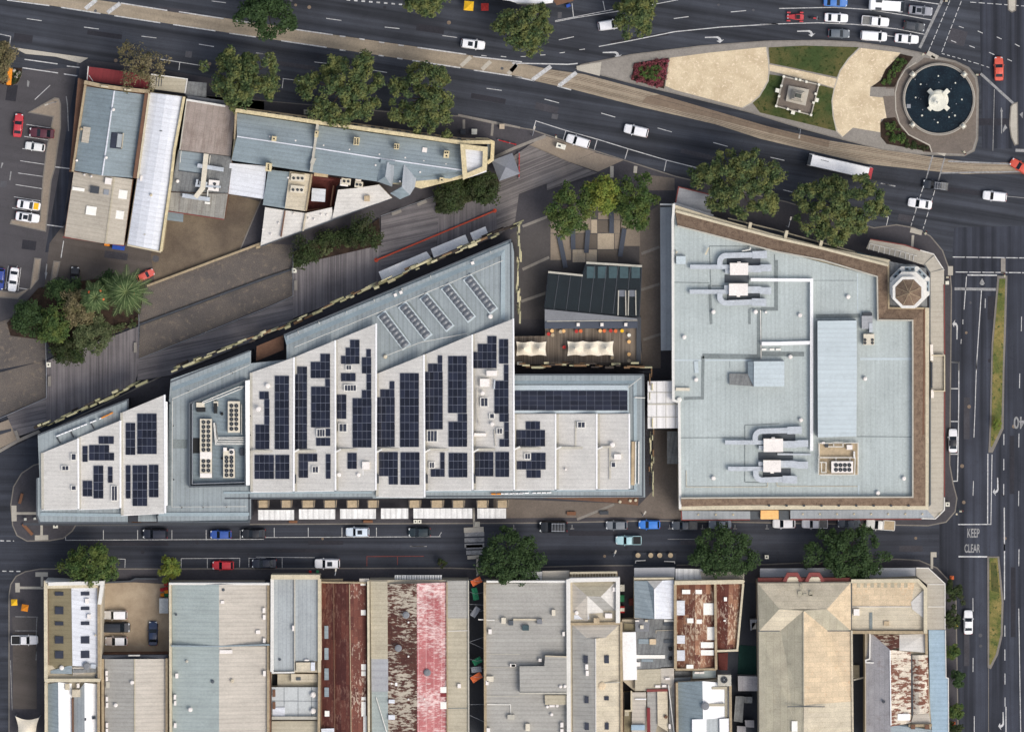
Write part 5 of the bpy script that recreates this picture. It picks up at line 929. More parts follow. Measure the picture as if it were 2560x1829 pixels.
# four air handlers with looped ducts
def ahu(rc, ux, uy, uw, uh, s, left, r1, r2, lx):
    b.box(rc, ux, uy, uw, uh, 9.7, 1.8, 'unit_white', 'air_handler', 0, 'unit_cream'); b.box(rc, ux, uy - s * uh * .55, 28, 14, 9.8, 1.5, 'unit_white', 'air_handler_cap')
    b.duct(q(rc, left[0], left[1], ux - uw / 2, left[1]), .85, 9.9, .8); b.box(rc, ux - uw / 2 - 22, uy + s * 20, 40, 35, 9.8, .9, 'duct_steel', 'damper_box')
    pts = q(rc, lx, left[1] - s * 10); n = 7
    for k in range(n): a = math.pi / 2 * k / (n - 1); pts += q(rc, lx + 55 - 55 * math.cos(a), left[1] - s * (45 + 52 * math.sin(a)))
    pts += q(rc, *r1); b.duct(pts, 1.05, 9.9, .9); b.duct(q(rc, r1[0] - 10, r1[1], r1[0] + 115, r1[1] - s * 4), 1.45, 9.85, 1.05, 'duct_steel', 'silencer', .8)
    b.duct(q(rc, ux + uw / 2, r2[1], ux + uw / 2 + 100, r2[1], r2[0] - 80, r2[1] - s * 8, r2[0], r2[1] - s * 8), 1.35, 9.9, .9)
    b.line(q(rc, lx + 60, uy - s * 62, r1[0] + 60, uy - s * 62), 2.0, 9.4, 9.58, 'gutter', 'plant_pad')
ahu('12', 1955, 767, 155, 102, 1, (1535, 748), (2080, 645), (2235, 765), 1790); ahu('12', 1950, 943, 160, 102, -1, (1530, 962), (2075, 1050), (2232, 945), 1790)
ahu('22', 2250, 733, 165, 112, 1, (1835, 708), (2380, 605), (2550, 725), 2095); ahu('22', 2240, 912, 150, 100, -1, (1860, 935), (2340, 1025), (2550, 895), 2100)
b.line(q('12', 1830, 850, 2040, 852), 1.6, 9.4, 9.57, 'gutter', 'plant_pad'); b.line(q('22', 2120, 825, 2420, 822), 1.6, 9.4, 9.57, 'gutter', 'plant_pad')
for a in ((1700, 570, 2050, 572), (1700, 570, 1712, 900), (1720, 910, 1840, 910), (2260, 640, 2265, 1110), (2045, 1105, 2260, 1105)): b.line(q('12', *a), .14, 9.45, 9.6, 'seam', 'cable_tray')
for a in ((2005, 560, 2005, 1050), (2005, 560, 2300, 545), (2010, 1050, 2200, 1055)): b.line(q('22', *a), .14, 9.45, 9.6, 'seam', 'cable_tray')
b.line(q('23', 150, 808, 440, 812), .35, 9.7, 10.1, 'duct_steel', 'pipe')
b.roof([[(*q1('12', 1660, 640), 10.4), (*q1('12', 1690, 580), 10.6), (*q1('12', 1700, 585), 10.6), (*q1('12', 1672, 645), 10.4)]], 'parapet_cream', 'davit'); b.line(q('12', 1980, 612, 2050, 600, 2055, 580), .2, 10.2, 10.4, 'pipe_white', 'davit'); b.line(q('12', 1412, 630, 1425, 615), .25, 10.2, 10.4, 'roof_cream', 'davit')
b.box('12', 1455, 690, 82, 70, 9.5, 1.0, 'roof_bluegrey_pale', 'plant_box', 0, 'wall_grey')
b.flat(q('13', 495, 1212, 832, 1208, 835, 1619) + q('23', 835, 0, 830, 655, 498, 665), 12.0, 'roof_bluegrey_pale', 'plant_room', 2.6, 'gutter')
b.flat(q('22', 2082, 10, 2345, 8, 2345, 226, 2082, 228), 11.2, 'roof_bluegrey_pale', 'lift_housing', 1.8, 'wall_grey')
b.flat(q('22', 1870, 115, 2030, 118, 2030, 10, 2080, 10, 2080, 225, 1872, 210), 10.3, 'roof_dull', 'lift_annexe', .9, 'wall_grey'); b.roof([[(*q1('22', 2030, 10), 10.4), (*q1('22', 2080, 10), 11.0), (*q1('22', 2080, 226), 11.0), (*q1('22', 2030, 120), 10.4)]], 'roof_slate', 'lift_skirt')
b.box('13', 922, 1225, 92, 110, 9.6, 1.0, 'awning_grey', 'fan_unit', 0, 'gutter'); b.box('13', 955, 1270, 28, 80, 9.6, 1.2, 'duct_steel', 'duct'); b.box('13', 938, 1372, 92, 92, 9.6, 1.2, 'unit_cream', 'condenser'); b.fans('13', [(905, 1375), (905, 1402), (968, 1375), (968, 1402)], 10.82, .28); b.box('13', 925, 1155, 80, 25, 9.6, .8, 'steel_dark', 'fan_unit')
b.flat(q('23', 502, 715, 845, 715, 845, 985, 508, 985), 9.75, 'hood_tan', 'plant_deck', .25); o = b.box('23', 708, 920, 185, 100, 9.75, 1.3, 'unit_white', 'chiller', 0, 'steel_dark'); b.fans('23', [(655 + 38 * i, y) for i in range(4) for y in (902, 942)], 11.06, .40, o)
for a in ((500, 838, 820, 838, 815, 985, 520, 985), (515, 878, 570, 880, 568, 965, 530, 965, 530, 880), (500, 715, 845, 712, 845, 985), (655, 870, 655, 842), (775, 870, 775, 842), (585, 745, 720, 745), (635, 745, 635, 708, 715, 708, 715, 745), (510, 715, 505, 985)): b.line(q('23', *a), .18, 10.3, 10.5, 'rail_white', 'plant_rail')
b.box('23', 772, 750, 48, 40, 9.75, .9, 'unit_white', 'plant_box'); b.box('23', 545, 712, 26, 16, 9.75, .9, 'unit_white', 'plant_box'); b.box('23', 575, 735, 30, 30, 9.75, .6, 'steel_dark', 'plant_box'); b.box('23', 812, 815, 14, 60, 9.75, 1.0, 'parapet_white', 'plant_box')
for rc, x, y in (('12', 1483, 1352), ('12', 1735, 1135), ('12', 2097, 1135), ('12', 2185, 1138), ('22', 1585, 168), ('22', 1735, 1015), ('13', 345, 1163), ('13', 760, 1005), ('13', 262, 1522), ('23', 905, 160), ('23', 353, 515), ('23', 1240, 1018), ('23', 1016, 1143)): b.vent(rc, x, y, 9.5, .42 if x != 2185 else .25, .8, 'unit_white')
b.line(q('22', 1410, 250, 1530, 252), .6, 9.6, 10.2, 'unit_cream', 'duct'); b.line(q('22', 1585, 10, 1590, 110), .8, 9.5, 9.7, 'roof_bluegrey_pale', 'duct'); b.vent('22', 1440, 340, 9.5, .5, .6, 'pipe_white', 'flue')
for x in (35, 103, 158): b.box('13', x, 1458, 40, 16, 9.58, .34, 'skylight_white', 'roof_light')
# octagonal tower
def octa(rc, x, y, r, z): p = P(*q1(rc, x, y), z); return p, r / 3.444 * S * (1 - z / H)
p, r8 = octa('13', 1290, 915, 185, 10.5); tb = MB()
tb.lathe(p, [(r8, -.02), (r8, 10.5)], 'parapet_white', 8, R(22.5)); o = tb.build('tower_base', b.r)
for k in range(8):
    a = R(45 * k + 0); cx_, cy_ = p.x + math.cos(a) * r8 * .80, p.y + math.sin(a) * r8 * .80
    MB().box((cx_, cy_), .9, 2.0, 10.3, 10.6, a, 'roof_slate').build('tower_window_hood', o)
    for e in (-.35, .35): MB().box((cx_ - math.sin(a) * e * 1.6, cy_ + math.cos(a) * e * 1.6), .35, .55, 10.55, 10.68, a, 'wall_dark').build('tower_window', o)
p, r8 = octa('13', 1282, 945, 160, 12.2); MB().lathe(p, [(r8, 10.3), (r8, 12.0), (r8 * 1.04, 12.2)], 'parapet_white', 8, R(22.5)).build('tower_drum', b.r)
p, r8 = octa('13', 1277, 968, 146, 13.4); MB().lathe(p, [(r8 * .95, 11.8), (r8, 13.2), (r8, 13.5), (r8 * .82, 13.5), (r8 * .82, 13.1)], 'parapet_white', 8, R(22.5)).build('tower_cornice', b.r)
tr = MB(); tr.lathe(p, [(r8 * .83, 13.52), (r8 * .45, 14.2), (.15, 15.0), (.1, 15.6)], 'tile_brown', 8, R(22.5)); o = tr.build('tower_roof', b.r)
for k in range(8): a = R(45 * k + 22.5); MB().tube([(p.x + math.cos(a) * r8 * .80, p.y + math.sin(a) * r8 * .80, 13.55), (p.x + math.cos(a) * r8 * .44, p.y + math.sin(a) * r8 * .44, 14.28), (p.x, p.y, 15.05)], .06, 'parapet_dirty', 5).build('roof_hip', o)
b.line(q('13', 1125, 880, 1125, 985), .3, 9.8, 11.0, 'pipe_white', 'tower_ladder')
b.flat(q('13', 1115, 700, 1215, 720, 1432, 760, 1440, 1095, 1115, 1095), 9.1, 'roof_dull', 'tower_court', .2)
# street awnings
b.flat(q('12', 1275, 235, 1384, 232, 1388, 1465, 1282, 1468), 4.0, 'awning_grey_h', 'awning', .2); b.line(q('12', 1275, 210, 1385, 212), .35, 4.6, 5.0, 'parapet_white', 'awning_edge')
b.flat(q('12', 1430, 60, 1720, 130, 1710, 300, 1405, 205), 3.8, 'awning_grey', 'awning', .2); b.line(q('12', 1408, 200, 1435, 60, 1700, 125), .22, 3.6, 4.0, 'red_trim', 'awning_edge')
aw = q('13', 950, 510, 1250, 560, 1380, 605, 1495, 638, 1585, 775, 1588, 1500) + q('23', 1590, 260, 1588, 1290, 1510, 1365, 262, 1370); ai = q('13', 915, 590, 1200, 668, 1340, 710, 1420, 735, 1462, 800, 1462, 1500) + q('23', 1465, 260, 1465, 1240, 1430, 1278, 262, 1285)
b.roof([[(*aw[i], 3.9), (*aw[i + 1], 3.9), (*ai[i + 1], 4.2), (*ai[i], 4.2)] for i in range(len(aw) - 1)], ['awning_stone' if i < 5 else 'awning_stone' if i < 8 else 'awning_grey_h' for i in range(len(aw) - 1)], 'awning', .2)
b.line(aw[:3], .2, 3.7, 4.05, 'red_trim', 'awning_edge'); b.line(aw[2:5], .2, 3.7, 4.05, 'parapet_white', 'awning_edge'); b.line(q('13', 1586, 900, 1590, 1500), .2, 3.7, 4.06, 'red_trim', 'awning_edge'); b.line(aw[6:8] + q('23', 1588, 1170), .2, 3.7, 4.06, 'red_trim', 'awning_edge'); b.line(q('23', 1588, 1180, 1588, 1290, 1510, 1365, 1390, 1362), .2, 3.7, 4.07, 'parapet_white', 'awning_edge'); b.line(q('23', 1390, 1368, 262, 1372), .2, 3.7, 4.06, 'red_trim', 'awning_edge')
b.line(ai[3:], .3, 3.8, 4.5, 'gutter', 'awning_flashing')
for a in ((945, 545, 935, 600), (985, 555, 975, 610), (1030, 565, 1020, 625), (1075, 575, 1068, 635), (1120, 588, 1112, 645), (1165, 598, 1158, 655), (1215, 610, 1200, 665), (1255, 622, 1250, 680), (1290, 635, 1285, 690), (1325, 645, 1320, 695), (945, 548, 1120, 590), (1130, 590, 1350, 655)): b.line(q('13', *a), .14, 4.1, 4.25, 'parapet_white', 'awning_frame')
b.line(q('13', 1410, 735, 1505, 650), .15, 4.1, 4.25, 'gutter_pale', 'awning_lap'); b.line(q('13', 1465, 800, 1585, 770), .15, 4.1, 4.25, 'gutter_pale', 'awning_lap')
b.flat(q('13', 1475, 1508, 1590, 1510) + q('23', 1590, 265, 1475, 262), 4.6, 'awning_stone', 'balcony', .5); b.line(q('13', 1478, 1508, 1590, 1510) + q('23', 1590, 265, 1490, 264), .2, 4.6, 5.2, 'parapet_cream', 'balcony_rail'); b.line(q('23', 1478, 20, 1478, 240), .35, 4.6, 5.0, 'wall_dark', 'balcony_screen')
for rc, x, y in (('13', 1480, 1520), ('23', 1485, 290), ('13', 1478, 1450)): b.box(rc, x, y, 24, 70, 4.5, .6, 'unit_white', 'wall_unit')
for i in range(10): b.box('23', 370 + i * 150 * .98, 1325, 14, 14, 4.05, .2, 'parapet_cream', 'awning_stay')
for i in range(4): b.box('22', 1605 + i * 150 - 0, 1330, 14, 14, 4.05, .2, 'parapet_cream', 'awning_stay') if i < 3 else None
b.flat(q('22', 1458, 1295, 2050, 1300, 2052, 1372, 1462, 1375), 4.0, 'awning_grey_h', 'awning', .2); b.line(q('22', 1458, 1295, 1462, 1375, 2050, 1372), .2, 3.8, 4.05, 'red_trim', 'awning_edge'); b.flat(q('23', -90, 1300, 5, 1300, 5, 1365, -90, 1370), 3.6, 'gutter', 'awning', .2); b.flat(q('23', 5, 1292, 160, 1292, 160, 1368, 5, 1368), 4.4, 'cloth_peach', 'entry_awning', .5); b.flat(q('23', 162, 1295, 250, 1295, 250, 1375, 162, 1375), 3.4, 'gutter', 'awning', .2)
for i in range(9): b.box('23', 80 + i * 150, 1252, 18, 14, 9.6, .5, 'steel_dark', 'parapet_post')
b.flat(q('22', 1335, 612, 1430, 612, 1430, 892, 1335, 892), 4.2, 'roof_dull', 'side_awning', .2)

# ================================================ glass pavilion and its timber terrace
gp = q('12', 640, 715, 1115, 745, 1095, 1180, 280, 1115, 315, 795, 605, 822)
b = Bld('glass_pavilion', 'dark glass roofed pavilion with slate beams on the paved plaza', 'building', gp, 5.2); b.parapet(gp, .25, 0, 5.0, 'wall_dark', True, 'wall')
b.flat(gp, 5.2, 'pavilion_glass', 'glass_roof', .15)
for a in ((405, 815, 360, 1115), (505, 822, 465, 1125), (605, 822, 570, 1130), (715, 735, 668, 1140), (815, 740, 770, 1145), (915, 745, 870, 1150), (1020, 745, 975, 1160)): b.line(q('12', *a), .13, 5.1, 5.3, 'steel_dark', 'roof_beam')
for x in (680, 775, 870, 965, 1065): b.box('12', x, 795, 72, 100, 5.19, .06, 'teal_glass', 'glass_panel', 0); 
b.line(q('12', 640, 712, 1120, 742), .42, 5.0, 5.6, 'gutter_pale', 'fascia'); b.line(q('12', 312, 792, 610, 822), .38, 5.0, 5.6, 'gutter_pale', 'fascia')
for x0, x1 in ((918, 978), (1005, 1065)): b.line(q('12', x0, 950, x0 - 5, 1165), .2, 5.1, 5.7, 'gutter_pale', 'vent_frame'); b.line(q('12', x1, 950, x1 + 3, 1165), .2, 5.1, 5.7, 'gutter_pale', 'vent_frame'); b.box('12', (x0 + x1) / 2, 975, 58, 55, 5.2, .3, 'cloth_slate', 'vent_cap')
b.flat(q('12', 282, 1112, 1078, 1190, 1076, 1205, 282, 1215), 5.8, 'wall_grey', 'front_roof', .8, 'wall_dark'); b.flat(q('12', 282, 1218, 1082, 1214, 1080, 1275, 282, 1280), 5.0, 'bench_slate', 'front_gutter', .9)
for x in (570, 775, 980): b.box('12', x, 1245, 26, 28, 5.0, .5, 'unit_white', 'roof_unit')
b.line(q('12', 1092, 1180, 1090, 1580), .9, 0, 4.4, 'steel_dark', 'side_wall'); b.line(q('12', 300, 1216, 1080, 1208), .14, 5.4, 5.9, 'gutter_pale', 'front_rail')
tr_ = MB().prism(W(q('12', 285, 1280, 1078, 1276, 1130, 1582, 15, 1585, 15, 1345, 285, 1342), 4.0), -.02, 4.0, 'deck_brown', 'wall_dark'); tag(tr_.build('roof_terrace'), 'brown timber roof terrace with cream sails between the pavilion and the saw-tooth roofs', 'terrace')
def marquee(rc, x0, x1, y0, y1, peaks, label, zb=6.0, zp=7.6):
    r = root('tensile_marquee', label, 'marquee', P(*q1(rc, (x0 + x1) / 2, (y0 + y1) / 2), 4.0), 'cream tensile marquees on the roof terrace'); n, m = 12 * peaks, 10; vs = []; fs = []
    for i in range(n + 1):
        for j in range(m + 1):
            u, v = i / n, j / m; pk = min(abs(u * peaks - (k + .5)) for k in range(peaks)); rr = math.hypot(pk * 2, (v - .5) * 2 * .95)
            z = zb + (zp - zb) * max(0, 1 - rr) ** 1.35; yin = 10 * math.sin(math.pi * min(1, (u * peaks) % 1.0)) * 1.0
            xin = 9 * math.sin(math.pi * v) * (1 if u < .5 else -1) * (abs(u - .5) * 2) ** 6
            yy = y0 + (y1 - y0) * v + yin * (1 - 2 * v); vs.append(P(*q1(rc, x0 + (x1 - x0) * u + xin, yy), z))
    for i in range(n):
        for j in range(m): a = i * (m + 1) + j; fs.append([a, a + 1, a + m + 2, a + m + 1])
    o = MB().add(vs, fs, 'cloth_cream').build('canopy', r)
    for x in np.linspace(x0 + 4, x1 - 4, peaks + 1):
        for y in (y0 + 3, y1 - 3): t = P(*q1(rc, x, y), zb); MB().tube([(t.x, t.y, 3.95), (t.x, t.y, zb + .05)], .06, 'steel_grey').build('post', r)
marquee('12', 35, 297, 1388, 1515, 2, 'shorter cream two peaked marquee beside the saw-tooth roof edge'); marquee('12', 475, 876, 1385, 1515, 3, 'longer cream three peaked marquee in the middle of the terrace')

# ================================================ southern shop row
def shop(label, pts, z, wm='wall_render', name='shop', wz=None):
    b = Bld(name, label, 'building', pts, z); b.wall(pts, wz or z - .43, wm); return b
def gable(b, L0, L1, M0, M1_, R0, R1, ze, zr, ml, mr=None):
    b.roof([[(*L0, ze), (*M0, zr), (*M1_, zr), (*L1, ze)]], ml); b.roof([[(*M0, zr), (*R0, ze), (*R1, ze), (*M1_, zr)]], mr or ml); b.line([M0, M1_], .26, zr - .05, zr + .1, 'roof_tan_strip', 'ridge_cap')
BOT = 1720
b = shop('twin roofed shop, olive west slope and white east slope with ten dark skylights', q('30', 388, 335, 885, 325, 870, 1168, 388, 1168), 7)
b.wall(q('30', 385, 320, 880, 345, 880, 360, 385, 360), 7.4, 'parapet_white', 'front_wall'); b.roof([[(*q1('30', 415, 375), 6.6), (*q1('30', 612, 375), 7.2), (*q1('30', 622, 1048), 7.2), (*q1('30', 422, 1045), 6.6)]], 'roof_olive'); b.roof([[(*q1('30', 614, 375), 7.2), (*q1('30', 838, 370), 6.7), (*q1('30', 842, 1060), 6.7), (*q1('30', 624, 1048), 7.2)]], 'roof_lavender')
b.roof([[(*q1('30', 422, 1045), 6.5), (*q1('30', 622, 1048), 7.0), (*q1('30', 625, 1165), 6.4), (*q1('30', 422, 1162), 6.2)]], 'roof_olive', 'hip_end'); b.roof([[(*q1('30', 435, 1090), 6.7), (*q1('30', 620, 1040), 7.1), (*q1('30', 620, 1118), 7.0), (*q1('30', 435, 1115), 6.7)]], 'roof_slate', 'roof_patch', .05); b.roof([[(*q1('30', 624, 1060), 7.0), (*q1('30', 842, 1062), 6.7), (*q1('30', 840, 1165), 6.2), (*q1('30', 628, 1165), 6.4)]], 'roof_beige_ew', 'hip_end'); b.roof([[(*q1('30', 628, 1082), 7.15), (*q1('30', 830, 1070), 6.8), (*q1('30', 830, 1105), 6.75), (*q1('30', 628, 1110), 7.1)]], 'roof_dull', 'roof_patch', .05)
b.parapet(q('30', 395, 1165, 393, 350, 412, 368, 840, 362), .7, 5.8, 7.6, 'parapet_cream'); b.parapet(q('30', 415, 345, 880, 335, 855, 520), .7, 5.0, 8.0, 'parapet_white'); b.parapet(q('30', 848, 365, 852, 1165), .5, 5.8, 7.4, 'parapet_dirty'); b.parapet(q('30', 408, 380, 412, 1040), .25, 5.8, 7.0, 'brick_brown'); b.parapet(q('30', 382, 1172, 862, 1172), .6, 5, 7.7, 'parapet_cream')
for y, h in ((428, 32), (572, 64), (684, 32), (825, 62), (953, 64)): b.box('30', 510, y, 72, h, 6.85, .25, 'roof_glass', 'roof_skylight')
for y, h in ((427, 32), (554, 28), (682, 30), (825, 62), (950, 62)): b.box('30', 733, y, 74, h, 6.85, .25, 'roof_glass', 'roof_skylight')
for x, y in ((748, 492), (765, 625)): b.box('30', x, y, 30, 40, 6.9, .6, 'unit_white', 'roof_vent')
b.vent('30', 530, 1066, 6.7, .45, .8); b.vent('30', 745, 1050, 6.8, .75, .9, 'wall_grey'); b.line(q('30', 780, 1050, 825, 1055), .8, 6.8, 7.3, 'duct_steel', 'duct'); b.vent('30', 835, 1142, 6.5, .4, .7, 'steel_dark', 'flue'); b.vent('30', 820, 785, 6.8, .2, .8, 'roof_cream', 'flue')
b = shop('pair of blue and white gable roofs at the lower left corner', q('30', 388, 1178, 860, 1178, 855, BOT, 388, BOT), 6)
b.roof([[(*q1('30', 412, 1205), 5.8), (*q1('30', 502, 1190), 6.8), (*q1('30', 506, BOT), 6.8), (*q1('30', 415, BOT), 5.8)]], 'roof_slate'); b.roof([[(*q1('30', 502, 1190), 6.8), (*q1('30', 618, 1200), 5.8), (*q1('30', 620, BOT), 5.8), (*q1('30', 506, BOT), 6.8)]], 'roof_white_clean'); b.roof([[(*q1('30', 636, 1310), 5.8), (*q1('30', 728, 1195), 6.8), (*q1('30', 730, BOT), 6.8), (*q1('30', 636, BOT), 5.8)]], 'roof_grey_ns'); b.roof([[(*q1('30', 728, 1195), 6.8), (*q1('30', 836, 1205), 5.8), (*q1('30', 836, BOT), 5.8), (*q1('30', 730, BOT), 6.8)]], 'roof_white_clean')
b.flat(q('30', 615, 1200, 690, 1200, 640, BOT, 618, BOT), 5.3, 'steel_dark', 'valley', .2); b.parapet(q('30', 395, 1190, 397, BOT), .55, 5, 7.0, 'parapet_cream'); b.parapet(q('30', 848, 1180, 848, BOT), .5, 5, 7.0, 'parapet_dirty'); b.parapet(q('30', 390, 1180, 855, 1178), .35, 5, 7.2, 'parapet_white'); b.parapet(q('30', 624, 1330, 628, BOT), .3, 5, 6.4, 'brick_brown')
b.box('30', 655, 1285, 68, 62, 5.4, 1.5, 'roof_cream', 'cooler_unit'); b.box('30', 578, 1230, 35, 50, 5.6, 1.2, 'roof_cream', 'cooler_unit'); b.box('30', 672, 1220, 22, 36, 5.6, 1.2, 'unit_white', 'cooler_unit'); b.box('30', 735, 1508, 14, 24, 6.4, .4, 'wall_dark', 'roof_vent'); b.box('30', 808, 1496, 26, 24, 6.1, .4, 'wall_dark', 'roof_vent')
sheet('parking_court', q('30', 885, 335, 1140, 330, 1450, 345, 1450, 960, 880, 955), .16, 'lot_concrete', .02)
w1 = MB().strip(W(q('30', 872, 330, 872, 950), 2.2), .7, 0, 2.2, 'parapet_white'); w1.strip(W(q('30', 884, 400, 884, 920), 2.0), .25, 0, 1.9, 'wall_mural'); tag(w1.build('court_wall'), 'white and pink painted wall along the west side of the parking court', 'wall')
w1 = MB().strip(W(q('30', 875, 950, 1445, 945), 2.4), .5, 0, 2.4, 'brick_brown'); tag(w1.build('court_wall'), 'brown brick wall closing the south end of the parking court', 'wall')
w1 = MB().strip(W(q('30', 900, 332, 1120, 322, 1165, 300, 1360, 300), 1.2), .35, 0, 1.2, 'steel_dark'); tag(w1.build('court_fence'), 'dark low fence along the footpath in front of the parking court', 'fence')
b = shop('grey gabled shed south of the parking court, darker west slope and paler east slope', q('30', 868, 985, 1448, 985, 1440, BOT, 868, BOT), 5.6, 'brick_brown')
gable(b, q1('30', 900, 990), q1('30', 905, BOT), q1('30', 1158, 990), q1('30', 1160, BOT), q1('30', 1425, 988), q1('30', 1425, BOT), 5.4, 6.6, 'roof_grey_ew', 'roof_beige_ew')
b.parapet(q('30', 882, 990, 886, BOT), .5, 4.6, 6.1, 'parapet_dirty'); b.parapet(q('30', 1437, 985, 1437, BOT), .55, 4.6, 6.1, 'parapet_dirty'); b.parapet(q('30', 870, 975, 1445, 972), .8, 4.2, 5.4, 'wall_dark')
for x, y in ((917, 1112), (919, 1160), (920, 1335), (921, 1388), (920, 1560), (920, 1610)): b.box('30', x, y, 18, 40, 5.5, .7, 'unit_white', 'condenser')
b.box('30', 928, 1212, 30, 50, 5.5, .4, 'gutter_pale', 'condenser'); b.vent('30', 1136, 1192, 6.4, .4, .6); b.vent('30', 995, 1388, 5.8, .4, .6); b.box('30', 1155, 960, 100, 10, 5, .6, 'parapet_white', 'sign_board')
b = shop('wide shed with pale sage green west slope and beige east slope', q('30', 1453, 335, 2273, 335) + q('31', 118, 335, 108, BOT) + q('30', 1458, BOT), 6.2)
A0, A1 = q1('30', 1482, 350), q1('30', 1485, BOT); Mr0, Mr1 = q1('30', 1886, 350), q1('30', 1886, BOT); B0, B1 = q1('31', 112, 345), q1('31', 100, BOT)
mk = lambda p0, p1, y: lerp2(p0, p1, (y - p0[1]) / (p1[1] - p0[1])); ym = q1('30', 0, 872)[1]; yb = q1('30', 0, 880)[1]
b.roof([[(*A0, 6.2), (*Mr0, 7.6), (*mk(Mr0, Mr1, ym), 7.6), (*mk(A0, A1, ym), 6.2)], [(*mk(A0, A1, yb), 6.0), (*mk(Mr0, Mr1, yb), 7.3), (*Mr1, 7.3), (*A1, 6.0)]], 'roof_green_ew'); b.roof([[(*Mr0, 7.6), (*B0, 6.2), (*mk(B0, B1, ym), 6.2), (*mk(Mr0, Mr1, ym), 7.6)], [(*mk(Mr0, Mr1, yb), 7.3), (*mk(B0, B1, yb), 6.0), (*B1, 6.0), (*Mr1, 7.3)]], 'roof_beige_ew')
b.parapet(q('30', 1465, 340, 1470, BOT), .5, 5.2, 7.0, 'parapet_cream'); b.parapet(q('30', 1455, 343, 2273, 345) + q('31', 115, 345), .4, 5.2, 7.2, 'parapet_white'); b.parapet(q('31', 108, 350, 105, BOT), .5, 5.0, 6.6, 'parapet_dirty'); b.line(q('30', 1475, 878, 1885, 880, 2273, 868) + q('31', 115, 868), .28, 6, 7.5, 'roof_slate', 'step_flashing')
for rc, x, y, wx, wy in (('30', 1522, 1135, 24, 40), ('30', 1506, 1318, 20, 40), ('30', 1508, 1370, 18, 38), ('30', 1508, 1562, 20, 40), ('31', 68, 572, 22, 40), ('31', 70, 632, 22, 40), ('31', 70, 832, 22, 40), ('31', 72, 1115, 22, 45), ('31', 18, 758, 36, 30)): b.box(rc, x, y, wx, wy, 6.3, .7, 'unit_white', 'condenser')
b.vent('30', 1638, 1426, 6.6, .45, .7); b.vent('30', 1608, 1010, 6.4, .28, .5, 'gutter_pale'); b.vent('30', 1998, 1178, 7, .38, .6, 'roof_cream'); b.vent('30', 1515, 608, 6.4, .25, .5, 'gutter'); b.box('30', 1945, 928, 110, 30, 7.2, .3, 'unit_white', 'roof_unit'); b.box('30', 1915, 502, 30, 25, 7.4, .5, 'unit_white', 'roof_vent'); b.vent('30', 1922, 395, 7.3, .3, .4, 'gutter'); b.vent('30', 1830, 1185, 7, .35, .5, 'gutter')
b = shop('shop with two long blue grey flat roofs and a deep cream front parapet', q('31', 128, 275, 550, 275, 548, 1105, 132, 1105), 6.6)
b.flat(q('31', 150, 300, 330, 300, 330, 1092, 150, 1092), 6.5, 'roof_grey_ns'); b.flat(q('31', 334, 300, 535, 300, 530, 1008, 338, 1008), 6.7, 'roof_grey_ns'); b.line(q('31', 332, 300, 332, 1095), .25, 6.4, 6.95, 'gutter_pale', 'roof_seam'); b.parapet(q('31', 130, 285, 548, 285), .9, 5.8, 7.8, 'parapet_cream'); b.parapet(q('31', 140, 300, 138, 1100), .65, 5.8, 7.2, 'parapet_white'); b.parapet(q('31', 545, 300, 545, 1105), .6, 5.8, 7.3, 'parapet_cream'); b.parapet(q('31', 135, 1108, 330, 1105), .3, 5.8, 7.2, 'parapet_white')
b.box('31', 420, 1058, 150, 78, 6.3, 1.0, 'roof_cream', 'stair_head', 0, 'wall_grey'); b.box('31', 490, 1055, 35, 70, 6.6, .9, 'roof_lavender', 'plant_box'); b.box('31', 320, 725, 16, 45, 6.6, .7, 'unit_white', 'roof_vent'); b.box('31', 437, 1000, 38, 12, 6.8, .4, 'unit_white', 'roof_vent'); b.vent('31', 205, 995, 6.5, .25, .3, 'gutter', 'flue')
b = shop('rear shop block with a grey tiled roof terrace and two white plant drums', q('31', 130, 1110, 545, 1110, 540, BOT, 130, BOT), 5, wz=2.4)
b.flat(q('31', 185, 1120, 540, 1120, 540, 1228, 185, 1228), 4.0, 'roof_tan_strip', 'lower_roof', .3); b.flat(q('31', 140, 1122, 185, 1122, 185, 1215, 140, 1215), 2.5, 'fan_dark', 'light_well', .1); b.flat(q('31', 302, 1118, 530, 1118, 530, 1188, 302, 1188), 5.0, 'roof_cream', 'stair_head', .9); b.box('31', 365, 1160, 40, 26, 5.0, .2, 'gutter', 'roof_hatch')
b.flat(q('31', 135, 1232, 535, 1232, 535, 1492, 135, 1492), 5.0, 'terrace_tile', 'terrace_roof', .3); b.parapet(q('31', 135, 1498, 538, 1498), .6, 4.8, 5.8, 'gutter_pale')
for x in (242, 362, 478): b.line(q('31', x, 1235, x, 1490), .08, 4.98, 5.04, 'gutter', 'tile_joint')
b.line(q('31', 138, 1350, 535, 1352), .08, 4.98, 5.045, 'gutter', 'tile_joint')
for y in (1298, 1438): b.vent('31', 492, y, 5.0, .55, .8)
b.box('31', 195, 1450, 105, 88, 5.0, .25, 'roof_lavender', 'roof_patch'); b.box('31', 155, 1285, 24, 60, 5.0, .3, 'brick_brown', 'planter_box'); b.box('31', 155, 1390, 24, 60, 5.0, .3, 'brick_brown', 'planter_box'); b.flat(q('31', 135, 1525, 535, 1522, 532, BOT, 135, BOT), 5.0, 'roof_tan_strip', 'rear_roof', .3); b.parapet(q('31', 118, 1000, 120, BOT), .35, 4, 6.4, 'brick_brown'); b.parapet(q('31', 545, 1105, 540, BOT), .5, 4.5, 6.4, 'parapet_dirty')
b = shop('long rusted dark red shed roof with white patches on its east strip', q('31', 556, 335, 952, 335, 955, BOT, 560, BOT), 5.2, 'brick_brown')
